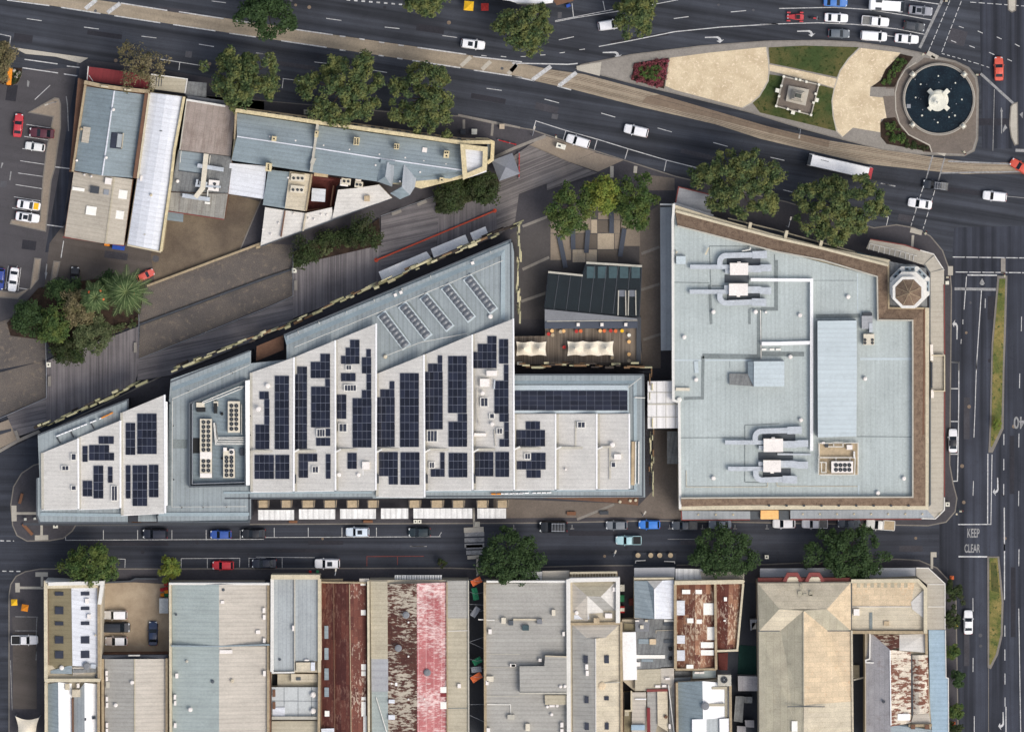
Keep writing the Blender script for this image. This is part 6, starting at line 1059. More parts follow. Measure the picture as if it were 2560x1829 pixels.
b.roof([[(*q1('31', 560, 340), 4.8), (*q1('31', 668, 340), 5.8), (*q1('31', 680, BOT), 5.8), (*q1('31', 572, BOT), 4.8)]], 'rust_dark'); b.roof([[(*q1('31', 672, 340), 5.2), (*q1('31', 805, 345), 6.2), (*q1('31', 820, BOT), 6.2), (*q1('31', 684, BOT), 5.2)]], 'rust_dark'); b.roof([[(*q1('31', 805, 345), 6.2), (*q1('31', 948, 335), 5.3), (*q1('31', 952, BOT), 5.3), (*q1('31', 820, BOT), 6.2)]], 'rust_spot')
b.line(q('31', 668, 340, 678, BOT), .16, 5.6, 5.95, 'brick_brown', 'ridge_cap'); b.line(q('31', 805, 345, 820, BOT), .16, 6.1, 6.35, 'parapet_dirty', 'ridge_cap'); b.parapet(q('31', 552, 310, 556, 1000), .4, 4.5, 6.6, 'parapet_cream'); b.parapet(q('31', 966, 320, 972, BOT), .45, 4.5, 6.7, 'parapet_cream'); b.parapet(q('31', 560, 330, 950, 335), .3, 4.5, 6.0, 'parapet_dirty')
for x, y, wx, wy in ((918, 590, 52, 45), (922, 1060, 50, 52), (922, 1115, 48, 40), (922, 1330, 46, 28), (922, 1420, 48, 125), (938, 1550, 28, 140), (918, 345, 50, 24), (858, 890, 70, 34), (612, 1460, 40, 48)): b.box('31', x, y, wx, wy, 5.25 if x > 850 else 5.1, .35, 'skylight_white', 'roof_patch')
for y, h in ((760, 110), (945, 100), (1120, 100), (1275, 80)): b.box('31', 612, y, 45, h, 5.05, .3, 'roof_slate', 'roof_patch')
b.flat(q('31', 560, 1590, 680, 1585, 680, BOT, 575, BOT), 5.9, 'roof_lavender', 'roof_sheet', .1); b.flat(q('31', 560, 300, 750, 300, 745, 328, 560, 328), 4.6, 'parapet_dirty', 'front_ledge', .4); b.flat(q('31', 890, 298, 975, 298, 970, 328, 890, 330), 5.8, 'roof_beige_ew', 'front_ledge', .4)
b = shop('shed with half rusted half pinkish red gable between two grey roof strips', q('31', 978, 310, 1828, 310, 1835, BOT, 990, BOT), 5.6)
b.flat(q('31', 985, 320, 1132, 320, 1138, 990, 992, 990), 5.5, 'roof_tan_strip'); b.flat(q('31', 992, 990, 1138, 990, 1138, 1270, 995, 1270), 5.52, 'awning_grey', 'roof_sheet'); b.flat(q('31', 995, 1270, 1138, 1270, 1138, BOT, 998, BOT), 5.5, 'roof_green_ew', 'roof_sheet')
m0, m1 = q1('31', 1385, 340), q1('31', 1388, BOT); b.roof([[(*q1('31', 1132, 345), 5.5), (*m0, 7.2), (*m1, 7.2), (*q1('31', 1138, BOT), 5.5)]], 'rust_white'); b.roof([[(*m0, 7.2), (*q1('31', 1640, 330), 5.6), (*q1('31', 1645, BOT), 5.6), (*m1, 7.2)]], 'rust_red'); b.flat(q('31', 1645, 318, 1826, 315, 1828, 640, 1648, 640), 5.7, 'roof_grey_ew'); b.flat(q('31', 1648, 640, 1828, 640, 1830, BOT, 1650, BOT), 5.65, 'roof_tan_strip', 'roof_sheet')
b.line(q('31', 1643, 330, 1647, BOT), .25, 5.2, 6.0, 'parapet_dirty', 'gutter'); b.line(q('31', 1828, 315, 1832, BOT), .25, 5.2, 6.0, 'gutter_pale', 'gutter'); b.line(q('31', 1650, 750, 1828, 745), .12, 5.6, 5.75, 'parapet_white', 'roof_seam'); b.line(q('31', 1650, 1415, 1828, 1412), .1, 5.6, 5.75, 'seam', 'roof_seam')
for x, y in ((1292, 612), (1225, 898), (1475, 1108)): b.vent('31', x, y, 6.5, .7, .8, 'wall_grey')
for x, y in ((1312, 675), (1312, 968), (1312, 1338), (1450, 1335), (1168, 1202)): b.vent('31', x, y, 6.6, .2, .4)
for x, y, wx, wy, m in ((1168, 1355, 52, 30, 'roof_lavender'), (1168, 1492, 56, 40, 'roof_lavender'), (1212, 1208, 28, 28, 'roof_white_clean'), (1612, 1300, 62, 30, 'red_metal'), (1610, 1255, 60, 50, 'skylight_white'), (1612, 1390, 60, 60, 'skylight_white')): b.box('31', x, y, wx, wy, 5.7, .35 if x < 1300 else .25, m, 'roof_patch')
b.box('31', 1750, 1222, 28, 34, 5.6, .7, 'unit_white', 'roof_vent'); b.line(q('31', 1035, 1320, 1125, 1619), .15, 5.7, 5.9, 'pipe_white', 'pipe'); b.flat(q('31', 1195, 268, 1600, 268, 1598, 314, 1195, 316), 4.2, 'awning_white', 'awning', .2)
for i in range(18): b.line(q('31', 1208 + i * 22, 270, 1208 + i * 22, 312), .10, 4.15, 4.28, 'gutter', 'awning_slat')
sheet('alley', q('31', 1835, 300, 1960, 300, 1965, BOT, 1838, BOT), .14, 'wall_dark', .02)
# ---- east of the alley
b = shop('large flat grey roof with raised plant blocks just east of the flag alley', q('31', 1962, 325, 2273, 325) + q('32', 480, 315, 488, BOT) + q('31', 1970, BOT), 6.8)
b.flat(q('31', 1980, 345, 2273, 340) + q('32', 470, 335, 478, BOT) + q('31', 1985, BOT), 6.7, 'roof_grey_ew'); b.parapet(q('31', 1970, 330, 1975, BOT), .5, 6, 7.4, 'parapet_dirty'); b.parapet(q('32', -220, 325, 470, 325), .45, 6, 7.4, 'parapet_white'); b.flat(q('32', 130, 240, 262, 238, 258, 312, 130, 315), 5.0, 'awning_white', 'awning', .2); b.flat(q('32', 262, 232, 495, 228, 490, 310, 262, 318), 5.2, 'awning_stone', 'balcony', .4)
b.line(q('32', -290, 650, -150, 655), .2, 6.7, 6.9, 'parapet_white', 'pipe'); b.line(q('32', 10, 650, 265, 652), .35, 6.9, 7.2, 'roof_cream', 'pipe'); b.flat(q('32', 65, 1052, 278, 1050, 285, 960, 470, 965, 472, 1280, 68, 1283), 8.3, 'roof_grey_ew', 'plant_room', 1.7, 'gutter'); b.line(q('32', 65, 1285, 470, 1285), .3, 7.8, 8.5, 'gutter_pale', 'plant_edge'); b.flat(q('32', 282, 1300, 485, 1300, 485, 1382, 285, 1382), 7.4, 'roof_tan_strip', 'plant_room', .8, 'gutter'); b.line(q('32', 285, 965, 470, 970), .25, 8.2, 8.5, 'roof_cream', 'plant_edge')
for rc, x, y, wx, wy, m in (('31', 2132, 660, 38, 50, 'unit_cream'), ('31', 2195, 680, 40, 40, 'gutter'), ('31', 2015, 755, 28, 40, 'unit_white'), ('32', 238, 668, 45, 42, 'wall_grey'), ('32', 358, 592, 30, 50, 'unit_cream'), ('32', 118, 722, 55, 45, 'teal_glass'), ('32', 445, 775, 20, 36, 'unit_white'), ('32', 242, 1000, 26, 26, 'unit_white'), ('31', 2210, 1045, 45, 26, 'unit_white'), ('31', 2015, 1162, 60, 45, 'unit_cream'), ('31', 1990, 1195, 24, 36, 'unit_white'), ('31', 2195, 1490, 60, 40, 'gutter_pale'), ('32', 135, 1578, 36, 60, 'unit_cream'), ('32', 430, 1558, 26, 40, 'unit_white'), ('32', 430, 1610, 26, 36, 'unit_white'), ('32', 345, 1394, 45, 18, 'unit_white'), ('31', 2000, 1605, 30, 40, 'unit_white'), ('32', 15, 1046, 40, 20, 'unit_white')): b.box(rc, x, y, wx, wy, 6.6, .9, m, 'roof_unit')
for x, y in ((342, 1468), (388, 1392), (305, 1400), (455, 1225), (418, 1228)): b.vent('32', x, y, 6.7 if y > 1300 else 8.2, .32, .6)
for y in (650, 945, 1060, 1308): b.line(q('31', 1985, y, 2273, y + 4), .12, 6.6, 6.78, 'gutter_pale', 'roof_seam')
b.line(q('31', 1990, 1380, 2190, 1382, 2195, 1470), .14, 6.7, 6.9, 'pipe_white', 'pipe')
b = shop('building with cream parapets, hip roof in front and grey and cream gable behind', q('32', 478, 300, 920, 300, 935, 680, 940, BOT, 505, BOT, 500, 700), 7.2)
b.flat(q('32', 510, 315, 905, 315, 905, 680, 510, 680), 6.6, 'roof_beige_ew'); b.parapet(q('32', 490, BOT, 485, 320, 510, 312, 912, 305, 912, 680), .8, 6, 7.9, 'parapet_white'); b.parapet(q('32', 500, 690, 940, 682, 945, BOT), .5, 6, 7.5, 'parapet_dirty'); b.line(q('32', 498, 250, 905, 245), .4, 5.6, 6.6, 'parapet_cream', 'balcony_rail'); b.flat(q('32', 500, 250, 908, 245, 908, 300, 500, 305), 5.4, 'parapet_dirty', 'balcony', .4)
for i in range(16): b.box('32', 520 + i * 25, 270, 12, 26, 5.4, .5, 'parapet_cream', 'balcony_post')
HC = q('32', 520, 330, 892, 325, 892, 572, 522, 580); r0, r1 = q1('32', 648, 448), q1('32', 765, 452)
b.roof([[(*HC[0], 6.8), (*HC[1], 6.8), (*r1, 8.2), (*r0, 8.2)], [(*r1, 8.2), (*HC[1], 6.8), (*HC[2], 6.8)], [(*r0, 8.2), (*r1, 8.2), (*HC[2], 6.8), (*q1('32', 785, 575), 6.8)], [(*HC[0], 6.8), (*r0, 8.2), (*q1('32', 645, 672), 6.9), (*HC[3], 6.8)]], ['roof_tan_strip', 'roof_white', 'roof_grey_ew', 'roof_beige_ew'], 'hip_roof'); b.roof([[(*r0, 8.2), (*q1('32', 785, 575), 6.8), (*q1('32', 785, 590), 6.8), (*q1('32', 665, 600), 6.9), (*q1('32', 648, 672), 6.9)]], 'roof_white', 'hip_roof')
G = q('32', 520, 692, 930, 688, 935, BOT, 525, BOT); ri0, ri1 = q1('32', 640, 808), q1('32', 805, 806); k0, k1 = q1('32', 720, 812), q1('32', 722, BOT)
b.roof([[(*G[0], 7.0), (*G[1], 7.0), (*ri1, 7.9), (*ri0, 7.9)]], 'roof_beige_ew', 'gable_roof'); b.roof([[(*G[0], 7.0), (*ri0, 7.9), (*k0, 8.3), (*k1, 8.3), (*G[3], 7.0)]], 'roof_grey_ew', 'gable_roof'); b.roof([[(*k0, 8.3), (*ri1, 7.9), (*G[1], 7.0), (*G[2], 7.0), (*k1, 8.3)]], 'roof_cream', 'gable_roof'); b.line([k0, k1], .2, 8.2, 8.4, 'roof_white', 'ridge_cap')
for x, y, wx, wy in ((634, 992, 38, 62), (815, 992, 40, 68), (643, 1340, 34, 58), (815, 1328, 38, 34), (645, 1570, 34, 60), (818, 1568, 32, 58)): b.box('32', x, y, wx, wy, 7.75, .3, 'roof_glass', 'roof_skylight')
for x, y in ((644, 1058), (648, 1112)): b.box('32', x, y, 26, 44, 7.7, .7, 'unit_white', 'roof_unit')
b.box('32', 728, 662, 48, 46, 7.0, 1.4, 'hood_tan', 'chimney'); b.box('32', 832, 618, 60, 40, 6.7, .8, 'unit_white', 'roof_unit'); b.vent('32', 556, 592, 6.8, .4, .6); b.vent('32', 775, 1222, 7.9, .75, .5, 'roof_peach', 'roof_cowl'); b.box('32', 880, 392, 28, 36, 6.9, .6, 'unit_white', 'roof_unit'); b.line(q('32', 735, 1200, 930, 1190), .14, 7.6, 8.0, 'gutter_pale', 'pipe'); b.box('32', 600, 630, 130, 36, 6.65, .2, 'roof_lavender', 'roof_patch')
b = shop('small building with a glossy blue grey hip roof behind a grey awning', q('32', 1050, 300, 1392, 300, 1395, 640, 1052, 640), 5.6)
e = q('32', 1050, 318, 1392, 310, 1390, 645, 1055, 636); a0, a1 = q1('32', 1228, 388), q1('32', 1232, 645)
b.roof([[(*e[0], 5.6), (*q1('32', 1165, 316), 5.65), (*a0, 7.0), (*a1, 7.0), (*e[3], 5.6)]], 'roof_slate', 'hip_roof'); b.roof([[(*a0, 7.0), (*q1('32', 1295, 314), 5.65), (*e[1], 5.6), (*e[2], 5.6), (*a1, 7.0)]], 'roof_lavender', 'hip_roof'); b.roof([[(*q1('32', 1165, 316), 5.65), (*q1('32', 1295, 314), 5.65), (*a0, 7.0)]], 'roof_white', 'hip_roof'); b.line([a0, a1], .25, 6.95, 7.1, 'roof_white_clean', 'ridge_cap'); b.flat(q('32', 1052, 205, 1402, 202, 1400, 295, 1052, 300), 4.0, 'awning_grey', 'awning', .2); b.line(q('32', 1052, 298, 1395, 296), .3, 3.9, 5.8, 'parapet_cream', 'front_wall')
b = shop('flat grey and tan rear roofs with one bright white sheet, behind small blue hip roof', q('32', 945, 650, 1395, 645, 1395, 1075, 1280, 1270, 1060, 1270, 945, 1170), 4.4, wz=3.4)
b.flat(q('32', 1072, 645, 1395, 648, 1395, 1065, 1075, 1080), 4.3, 'roof_dull'); b.flat(q('32', 948, 760, 1068, 758, 1076, 1168, 958, 1172), 5.2, 'roof_white_clean', 'white_roof', .9); b.flat(q('32', 1060, 1082, 1280, 1075, 1280, 1260, 1060, 1262), 4.5, 'roof_tan_strip', 'rear_roof', .4); b.flat(q('32', 1280, 1060, 1395, 1055, 1395, 1200, 1350, 1255, 1285, 1255), 4.3, 'roof_beige_ew', 'rear_roof', .4); b.flat(q('32', 965, 680, 1060, 690, 1060, 745, 968, 742), 4.0, 'roof_olive', 'side_roof', .3); b.flat(q('32', 1060, 640, 1185, 650, 1180, 755, 1062, 755), 4.6, 'wall_grey', 'plant_roof', .4)
for x, y, wx, wy, m, z in ((1212, 842, 55, 48, 'roof_peach', 4.4), (1195, 970, 245, 30, 'skylight_white', 4.4), (1165, 1002, 100, 24, 'roof_slate', 4.35), (1135, 838, 90, 40, 'roof_slate', 4.35), (1355, 660, 90, 18, 'skylight_white', 4.4), (1352, 688, 90, 30, 'gutter', 4.4), (1350, 838, 80, 30, 'gutter', 4.4), (1085, 1035, 40, 35, 'unit_white', 4.4), (1118, 715, 30, 30, 'unit_cream', 4.7), (1078, 662, 34, 12, 'unit_white', 4.7), (1157, 662, 24, 18, 'unit_cream', 4.7), (1255, 1226, 44, 20, 'unit_white', 4.5), (1310, 1222, 36, 20, 'unit_white', 4.5), (1340, 1160, 40, 18, 'unit_white', 4.4)): b.box('32', x, y, wx, wy, z - .1, .5 if m.startswith('unit') or m == 'roof_peach' else .25, m, 'roof_unit')
for y in (902, 985): b.vent('32', 1365, y, 4.4, .4, .5, 'fan_dark', 'roof_fan')
b.line(q('32', 1240, 770, 1240, 745, 1390, 742), .1, 4.4, 4.6, 'roof_cream', 'pipe')
b = shop('rusty patchwork roofs with white repaired sheets, two gables side by side', q('32', 1400, 330, 1998, 330, 1945, 920, 1760, 925, 1755, 1080, 1405, 1075), 5.4, 'brick_brown')
b.roof([[(*q1('32', 1415, 345), 5.2), (*q1('32', 1578, 345), 6.4), (*q1('32', 1578, 1075), 6.4), (*q1('32', 1418, 1070), 5.2)]], 'rust_patch'); b.roof([[(*q1('32', 1578, 345), 6.4), (*q1('32', 1742, 345), 5.3), (*q1('32', 1748, 1078), 5.3), (*q1('32', 1578, 1075), 6.4)]], 'rust_patch'); b.roof([[(*q1('32', 1758, 345), 5.2), (*q1('32', 1868, 345), 6.1), (*q1('32', 1850, 912), 6.1), (*q1('32', 1765, 915), 5.2)]], 'rust_spot'); b.roof([[(*q1('32', 1868, 345), 6.1), (*q1('32', 1985, 345), 5.2), (*q1('32', 1935, 908), 5.2), (*q1('32', 1850, 912), 6.1)]], 'rust_patch')
for x, y, wx, wy, z in ((1460, 550, 82, 125, 5.55), (1685, 560, 100, 100, 5.75), (1605, 412, 60, 36, 6.2), (1515, 412, 100, 36, 5.9), (1460, 822, 78, 70, 5.55), (1608, 668, 55, 36, 6.15), (1540, 660, 65, 40, 6.1), (1712, 770, 62, 110, 5.55), (1660, 870, 150, 50, 5.9), (1660, 935, 155, 45, 5.9), (1460, 960, 78, 90, 5.55), (1535, 1055, 66, 32, 6.1), (1838, 475, 26, 34, 5.95), (1832, 660, 20, 14, 5.9)): b.box('32', x, y, wx, wy, z, .18, 'roof_lavender' if x < 1500 else 'skylight_white', 'roof_patch')
b.parapet(q('32', 1400, 335, 1985, 325, 1995, 335), .8, 4.6, 6.8, 'parapet_cream'); b.parapet(q('32', 1405, 345, 1408, 1075), .55, 4.6, 6.4, 'parapet_dirty'); b.parapet(q('32', 1750, 345, 1758, 1080), .5, 4.6, 6.6, 'parapet_dirty'); b.parapet(q('32', 1992, 340, 1940, 915, 1765, 922), .4, 4.6, 6.2, 'parapet_cream'); b.parapet(q('32', 1408, 1080, 1760, 1078), .4, 4.6, 6.2, 'parapet_dirty'); b.flat(q('32', 1408, 212, 1625, 215, 1720, 300, 1408, 320), 4.0, 'awning_white', 'awning', .2); b.flat(q('32', 1620, 235, 2000, 240, 1998, 325, 1640, 325), 4.2, 'awning_stone', 'awning', .2)
b = shop('rear gable roof, slate blue on the west slope and bright white on the east', q('32', 1415, 1185, 1760, 1165, 1885, 1215, 1890, BOT, 1420, BOT), 5)
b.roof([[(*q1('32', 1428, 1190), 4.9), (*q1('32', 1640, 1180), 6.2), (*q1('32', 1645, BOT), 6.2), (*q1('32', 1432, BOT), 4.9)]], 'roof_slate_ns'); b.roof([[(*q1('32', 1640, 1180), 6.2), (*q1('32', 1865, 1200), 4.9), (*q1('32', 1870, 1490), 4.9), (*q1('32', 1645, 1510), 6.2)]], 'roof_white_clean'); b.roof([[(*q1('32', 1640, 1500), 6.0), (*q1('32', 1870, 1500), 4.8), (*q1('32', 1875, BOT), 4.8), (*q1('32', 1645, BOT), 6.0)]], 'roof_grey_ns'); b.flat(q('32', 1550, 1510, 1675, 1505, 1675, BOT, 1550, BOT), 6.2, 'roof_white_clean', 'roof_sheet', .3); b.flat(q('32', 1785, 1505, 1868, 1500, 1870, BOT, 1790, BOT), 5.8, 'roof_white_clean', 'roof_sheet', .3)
b.parapet(q('32', 1420, 1195, 1425, BOT), .45, 4, 6, 'parapet_dirty'); b.parapet(q('32', 1880, 1215, 1885, BOT), .5, 4, 6, 'parapet_dirty'); b.vent('32', 1665, 1395, 6.1, .8, .8, 'wall_grey'); b.line(q('32', 1690, 1385, 1830, 1385), .5, 5.4, 6.0, 'roof_tan_strip', 'walkway'); b.line(q('32', 1845, 1230, 1845, 1490), .5, 5.0, 5.3, 'roof_tan_strip', 'walkway'); b.line(q('32', 1720, 1240, 1850, 1240), .5, 5.0, 5.9, 'roof_tan_strip', 'walkway'); b.box('32', 1830, 1175, 115, 95, 4.8, 1.6, 'gutter_pale', 'cooling_tower'); b.fans('32', [(1826, 1168)], 6.42, .7)
b = shop('low grey service roofs behind the rusty patchwork roofs', q('32', 1398, 1085, 1760, 1082, 1755, 1160, 1400, 1195), 4.0, wz=2.4); b.flat(q('32', 1555, 1092, 1755, 1088, 1755, 1150, 1555, 1158), 4.2, 'roof_green_ew'); b.flat(q('32', 1400, 1095, 1545, 1095, 1545, 1140, 1400, 1142), 2.8, 'roof_dull', 'low_roof'); b.flat(q('32', 1335, 1152, 1540, 1145, 1540, 1190, 1340, 1198), 4.1, 'gutter', 'gantry', .3)
for x in (1592, 1635): b.box('32', x, 1108, 40, 18, 4.2, .5, 'unit_white', 'condenser')
b = shop('narrow grey rear roofs with pale strip and dark red drain, south of tan roofs', q('32', 960, 1275, 1345, 1262, 1410, 1200, 1412, BOT, 965, BOT), 4.2, wz=1.3)
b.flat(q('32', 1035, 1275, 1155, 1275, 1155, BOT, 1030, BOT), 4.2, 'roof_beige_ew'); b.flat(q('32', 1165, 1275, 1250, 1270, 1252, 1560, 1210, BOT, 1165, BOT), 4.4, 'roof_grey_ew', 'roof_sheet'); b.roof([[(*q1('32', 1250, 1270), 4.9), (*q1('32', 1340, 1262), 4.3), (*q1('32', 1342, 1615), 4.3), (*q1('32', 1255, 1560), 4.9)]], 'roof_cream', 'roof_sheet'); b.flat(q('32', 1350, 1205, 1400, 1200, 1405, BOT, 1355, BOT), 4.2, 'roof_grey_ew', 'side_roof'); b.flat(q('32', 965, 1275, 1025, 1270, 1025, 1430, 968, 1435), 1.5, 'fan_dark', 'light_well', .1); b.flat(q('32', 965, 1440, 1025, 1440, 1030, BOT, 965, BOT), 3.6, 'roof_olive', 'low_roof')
b.line(q('32', 1028, 1265, 1028, 1435, 970, 1437), .3, 3.4, 4.6, 'parapet_cream', 'parapet'); b.line(q('32', 1175, 1410, 1178, BOT), .65, 4.3, 4.8, 'red_metal', 'gutter_shade_strip'); b.line(q('32', 1160, 1262, 1340, 1258), .5, 4.2, 4.9, 'red_trim', 'fascia'); b.line(q('32', 1348, 1215, 1395, 1619), .18, 4.3, 5.0, 'parapet_white', 'pipe'); b.line(q('32', 1408, 1195, 1412, BOT), .4, 3.8, 4.9, 'brick_brown', 'party_wall'); b.box('32', 1108, 1335, 95, 10, 4.3, .2, 'roof_white_clean', 'pipe'); b.box('32', 1085, 1580, 115, 45, 4.3, .8, 'awning_blue', 'roof_unit'); b.vent('32', 1325, 1488, 4.4, .35, .7, 'brick_brown', 'flue'); b.box('32', 988, 1462, 36, 36, 3.6, .6, 'roof_sage', 'roof_unit'); b.box('32', 1358, 1570, 18, 40, 4.3, .6, 'unit_white', 'roof_unit'); b.line(q('32', 948, 1172, 955, BOT), .3, 3.8, 5.0, 'brick_brown', 'party_wall')
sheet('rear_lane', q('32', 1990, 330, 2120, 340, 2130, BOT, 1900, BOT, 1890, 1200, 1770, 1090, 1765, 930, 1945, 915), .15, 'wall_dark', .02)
sheet('green_court', q('32', 1955, 870, 2125, 880, 2125, 1120, 1942, 1125), .3, 'green_floor', .15)
b = Bld('lane_shed', 'mauve flat shed roof beside the big beige hall', 'shed', q('32', 1945, 1135, 2120, 1140, 2120, 1265, 1948, 1265), 3.2); b.wall(q('32', 1945, 1135, 2120, 1140, 2120, 1265, 1948, 1265), 3.1, 'wall_grey'); b.flat(q('32', 1945, 1135, 2120, 1140, 2120, 1265, 1948, 1265), 3.3, 'roof_mauve')
for lab, pts, m in (('long dark grey shed in the rear lane', q('32', 1925, 1310, 2000, 1310, 1985, 1535, 1910, 1525), 'roof_dull'), ('small tan shed at the lower end of the rear lane', q('32', 2005, 1515, 2085, 1518, 2085, 1580, 2010, 1575), 'roof_mauve'), ('small grey shed at the picture edge of the rear lane', q('32', 1938, 1565, 2015, 1570, 2010, BOT, 1935, BOT), 'roof_mauve'), ('small dull roof between the long dark shed and the beige hall', q('32', 2000, 1315, 2070, 1315, 2068, 1370, 2000, 1368), 'roof_dull'), ('dark maroon roof corner behind the rusty patchwork gables', q('32', 1775, 940, 1860, 935, 1855, 1085, 1780, 1085), 'maroon_floor')):
    b = Bld('lane_shed', lab, 'shed', pts, 2.6); b.wall(pts, 2.5, 'wall_dark'); b.flat(pts, 2.6, m)
b = Bld('lane_unit', 'grey plant cabinet on the wall of the rear lane beside the beige hall', 'cabinet', q('32', 2050, 650, 2112, 650, 2112, 745, 2055, 745), 3.6); b.wall(q('32', 2050, 650, 2112, 650, 2112, 660, 2060, 745, 2055, 745), 3.4, 'steel_grey'); b.box('32', 2085, 705, 40, 55, 0, 3.4, 'gutter_pale', 'cabinet_body')
# ---- big beige hall with T shaped roof
o_ = q('32', 2115, 330, 2273, 330) + q('33', 782, 325, 785, 745, 805, BOT) + q('32', 2128, BOT)
b = shop('big beige hall with T shaped hip roof, rust stained east slope and two bay windows', o_, 8)
fl, fr, bl, br = q1('32', 2115, 338), q1('33', 778, 335), q1('32', 2128, 748), q1('33', 782, 745); ra, rb = q1('33', 168, 560), q1('33', 575, 562)
s0 = q1('33', 375, 575); s1 = q1('33', 378, 1385)
b.roof([[(*fl, 8), (*fr, 8), (*rb, 10.2), (*ra, 10.2)]], 'roof_cream', 'hip_roof'); b.roof([[(*fl, 8), (*ra, 10.2), (*bl, 8)]], 'roof_sage', 'hip_roof'); b.roof([[(*fr, 8), (*br, 8), (*rb, 10.2)]], 'roof_peach', 'hip_roof'); b.roof([[(*ra, 10.2), (*s0, 10.2), (*q1('33', 175, 745), 8.05), (*bl, 8)]], 'roof_cream', 'hip_roof'); b.roof([[(*s0, 10.2), (*rb, 10.2), (*br, 8), (*q1('33', 580, 745), 8.05)]], 'roof_sage', 'hip_roof')
wb, we = q1('32', 2125, 750), q1('32', 2130, BOT); eb, ee = q1('33', 784, 745), q1('33', 800, BOT)
b.roof([[(*wb, 8), (*q1('33', 175, 745), 8.05), (*s0, 10.2), (*s1, 10.2), (*q1('33', 375, BOT), 10.0), (*we, 8)]], 'roof_sage', 'gable_roof'); b.roof([[(*s0, 10.2), (*q1('33', 580, 745), 8.05), (*eb, 8), (*q1('33', 792, 1355), 8.0), (*s1, 10.2)]], 'roof_peach', 'gable_roof'); b.roof([[(*s1, 10.2), (*q1('33', 792, 1355), 8.0), (*ee, 8), (*q1('33', 375, BOT), 10.0)]], 'roof_cream', 'gable_roof')
b.line([ra, s0, rb], .2, 10.15, 10.3, 'roof_tan_strip', 'ridge_cap'); b.line([s0, s1], .2, 10.15, 10.3, 'roof_tan_strip', 'ridge_cap')
b.line(q('32', 2120, 750) + q('33', 170, 748), .16, 7.9, 8.1, 'gutter', 'gutter'); b.line(q('33', 580, 748, 782, 748), .16, 7.9, 8.1, 'gutter', 'gutter'); b.box('33', 397, 1400, 320, 6, 10.1, .25, 'gutter', 'ridge_vent'); b.box('33', 298, 1570, 50, 90, 9.6, .25, 'skylight_white', 'roof_skylight'); b.line(q('33', 790, 745, 800, BOT), .35, 7.4, 8.3, 'roof_cream', 'parapet')
for x, y, wx, wy in ((358, 372, 24, 50), (345, 440, 34, 70), (388, 452, 32, 50), (438, 440, 26, 66), (438, 440, 40, 10)): b.box('33', x, y, wx, wy, 9.0 if y > 400 else 8.4, .12, 'roof_sage', 'roof_patch')
b.line(q('32', 2118, 320) + q('33', 780, 318), 1.3, 5.8, 7.2, 'maroon_floor', 'front_wall'); b.flat(q('32', 2135, 210, 2273, 210) + q('33', 780, 205, 780, 300) + q('32', 2135, 300), 4.0, 'awning_grey', 'awning', .2)
for x in (282, 472):
    c = P(*q1('33', x, 300), 7.6); k = S / 3.444; bb = MB()
    bb.slab([P(*q1('33', x - 68, 330), 7.4), P(*q1('33', x - 30, 285), 7.6), P(*q1('33', x + 32, 285), 7.6), P(*q1('33', x + 68, 330), 7.4)], 3.0, 'roof_cream'); o = bb.build('bay_window', b.r)
    MB().strip(W(q('33', x - 72, 325, x - 38, 262, x + 34, 262, x + 72, 325), 7.5), .75, 6.9, 7.5, 'red_trim').build('bay_cornice', o)
# ---- corner shop with chamfered parapet
o_ = q('33', 786, 310, 1360, 305, 1430, 375, 1430, 770, 790, 765)
b = shop('corner shop with rust streaked cream roof, chamfered parapet and stone coloured awning', o_, 7)
b.flat(q('33', 790, 335, 1350, 325, 1412, 390, 1412, 740, 790, 742), 6.8, 'roof_cream'); b.flat(q('33', 795, 340, 1330, 335, 1300, 535, 795, 540), 6.86, 'roof_peach', 'roof_sheet', .08); b.roof([[(*q1('33', 1300, 500), 6.9), (*q1('33', 1408, 395), 7.1), (*q1('33', 1412, 640), 7.1), (*q1('33', 1310, 560), 6.9)]], 'roof_white', 'roof_cricket'); b.parapet(q('33', 785, 320, 1358, 315, 1425, 385, 1425, 770), .7, 6, 7.8, 'parapet_cream'); b.parapet(q('33', 790, 760, 1420, 762), .6, 6, 7.6, 'parapet_dirty'); b.line(q('33', 795, 540, 1300, 540), .15, 6.8, 7.0, 'roof_white', 'roof_seam'); b.line(q('33', 785, 330, 785, 750), .3, 6.4, 7.4, 'steel_dark', 'party_wall')
for i in range(8): b.box('33', 850 + i * 58, 355, 30, 40, 6.85, .05, 'roof_sage', 'roof_stain_patch')
b.box('33', 832, 588, 50, 55, 6.8, .8, 'unit_white', 'roof_unit'); b.box('33', 1090, 684, 45, 38, 6.8, .3, 'hood_tan', 'roof_hatch'); b.line(q('33', 955, 590, 955, 735), .6, 6.8, 6.95, 'seam', 'roof_walkway')
b.flat(q('33', 1345, 205, 1450, 205, 1595, 340, 1595, 735, 1440, 738, 1440, 350, 1345, 275), 4.2, 'awning_stone', 'awning', .25); b.line(q('33', 1345, 207, 1450, 208, 1593, 342, 1593, 735), .18, 4.1, 4.35, 'parapet_white', 'awning_edge'); b.flat(q('33', 795, 208, 1340, 205, 1340, 275, 795, 300), 4.0, 'awning_grey', 'awning', .2)
for y in (348, 540): b.line(q('33', 1445, y, 1590, y), .14, 4.2, 4.32, 'parapet_white', 'awning_lap')
o_ = q('33', 905, 770, 1435, 770, 1480, BOT, 905, BOT)
b = shop('shop with mauve grey hip roof, rusty white sheets and a long pale blue awning', o_, 6)
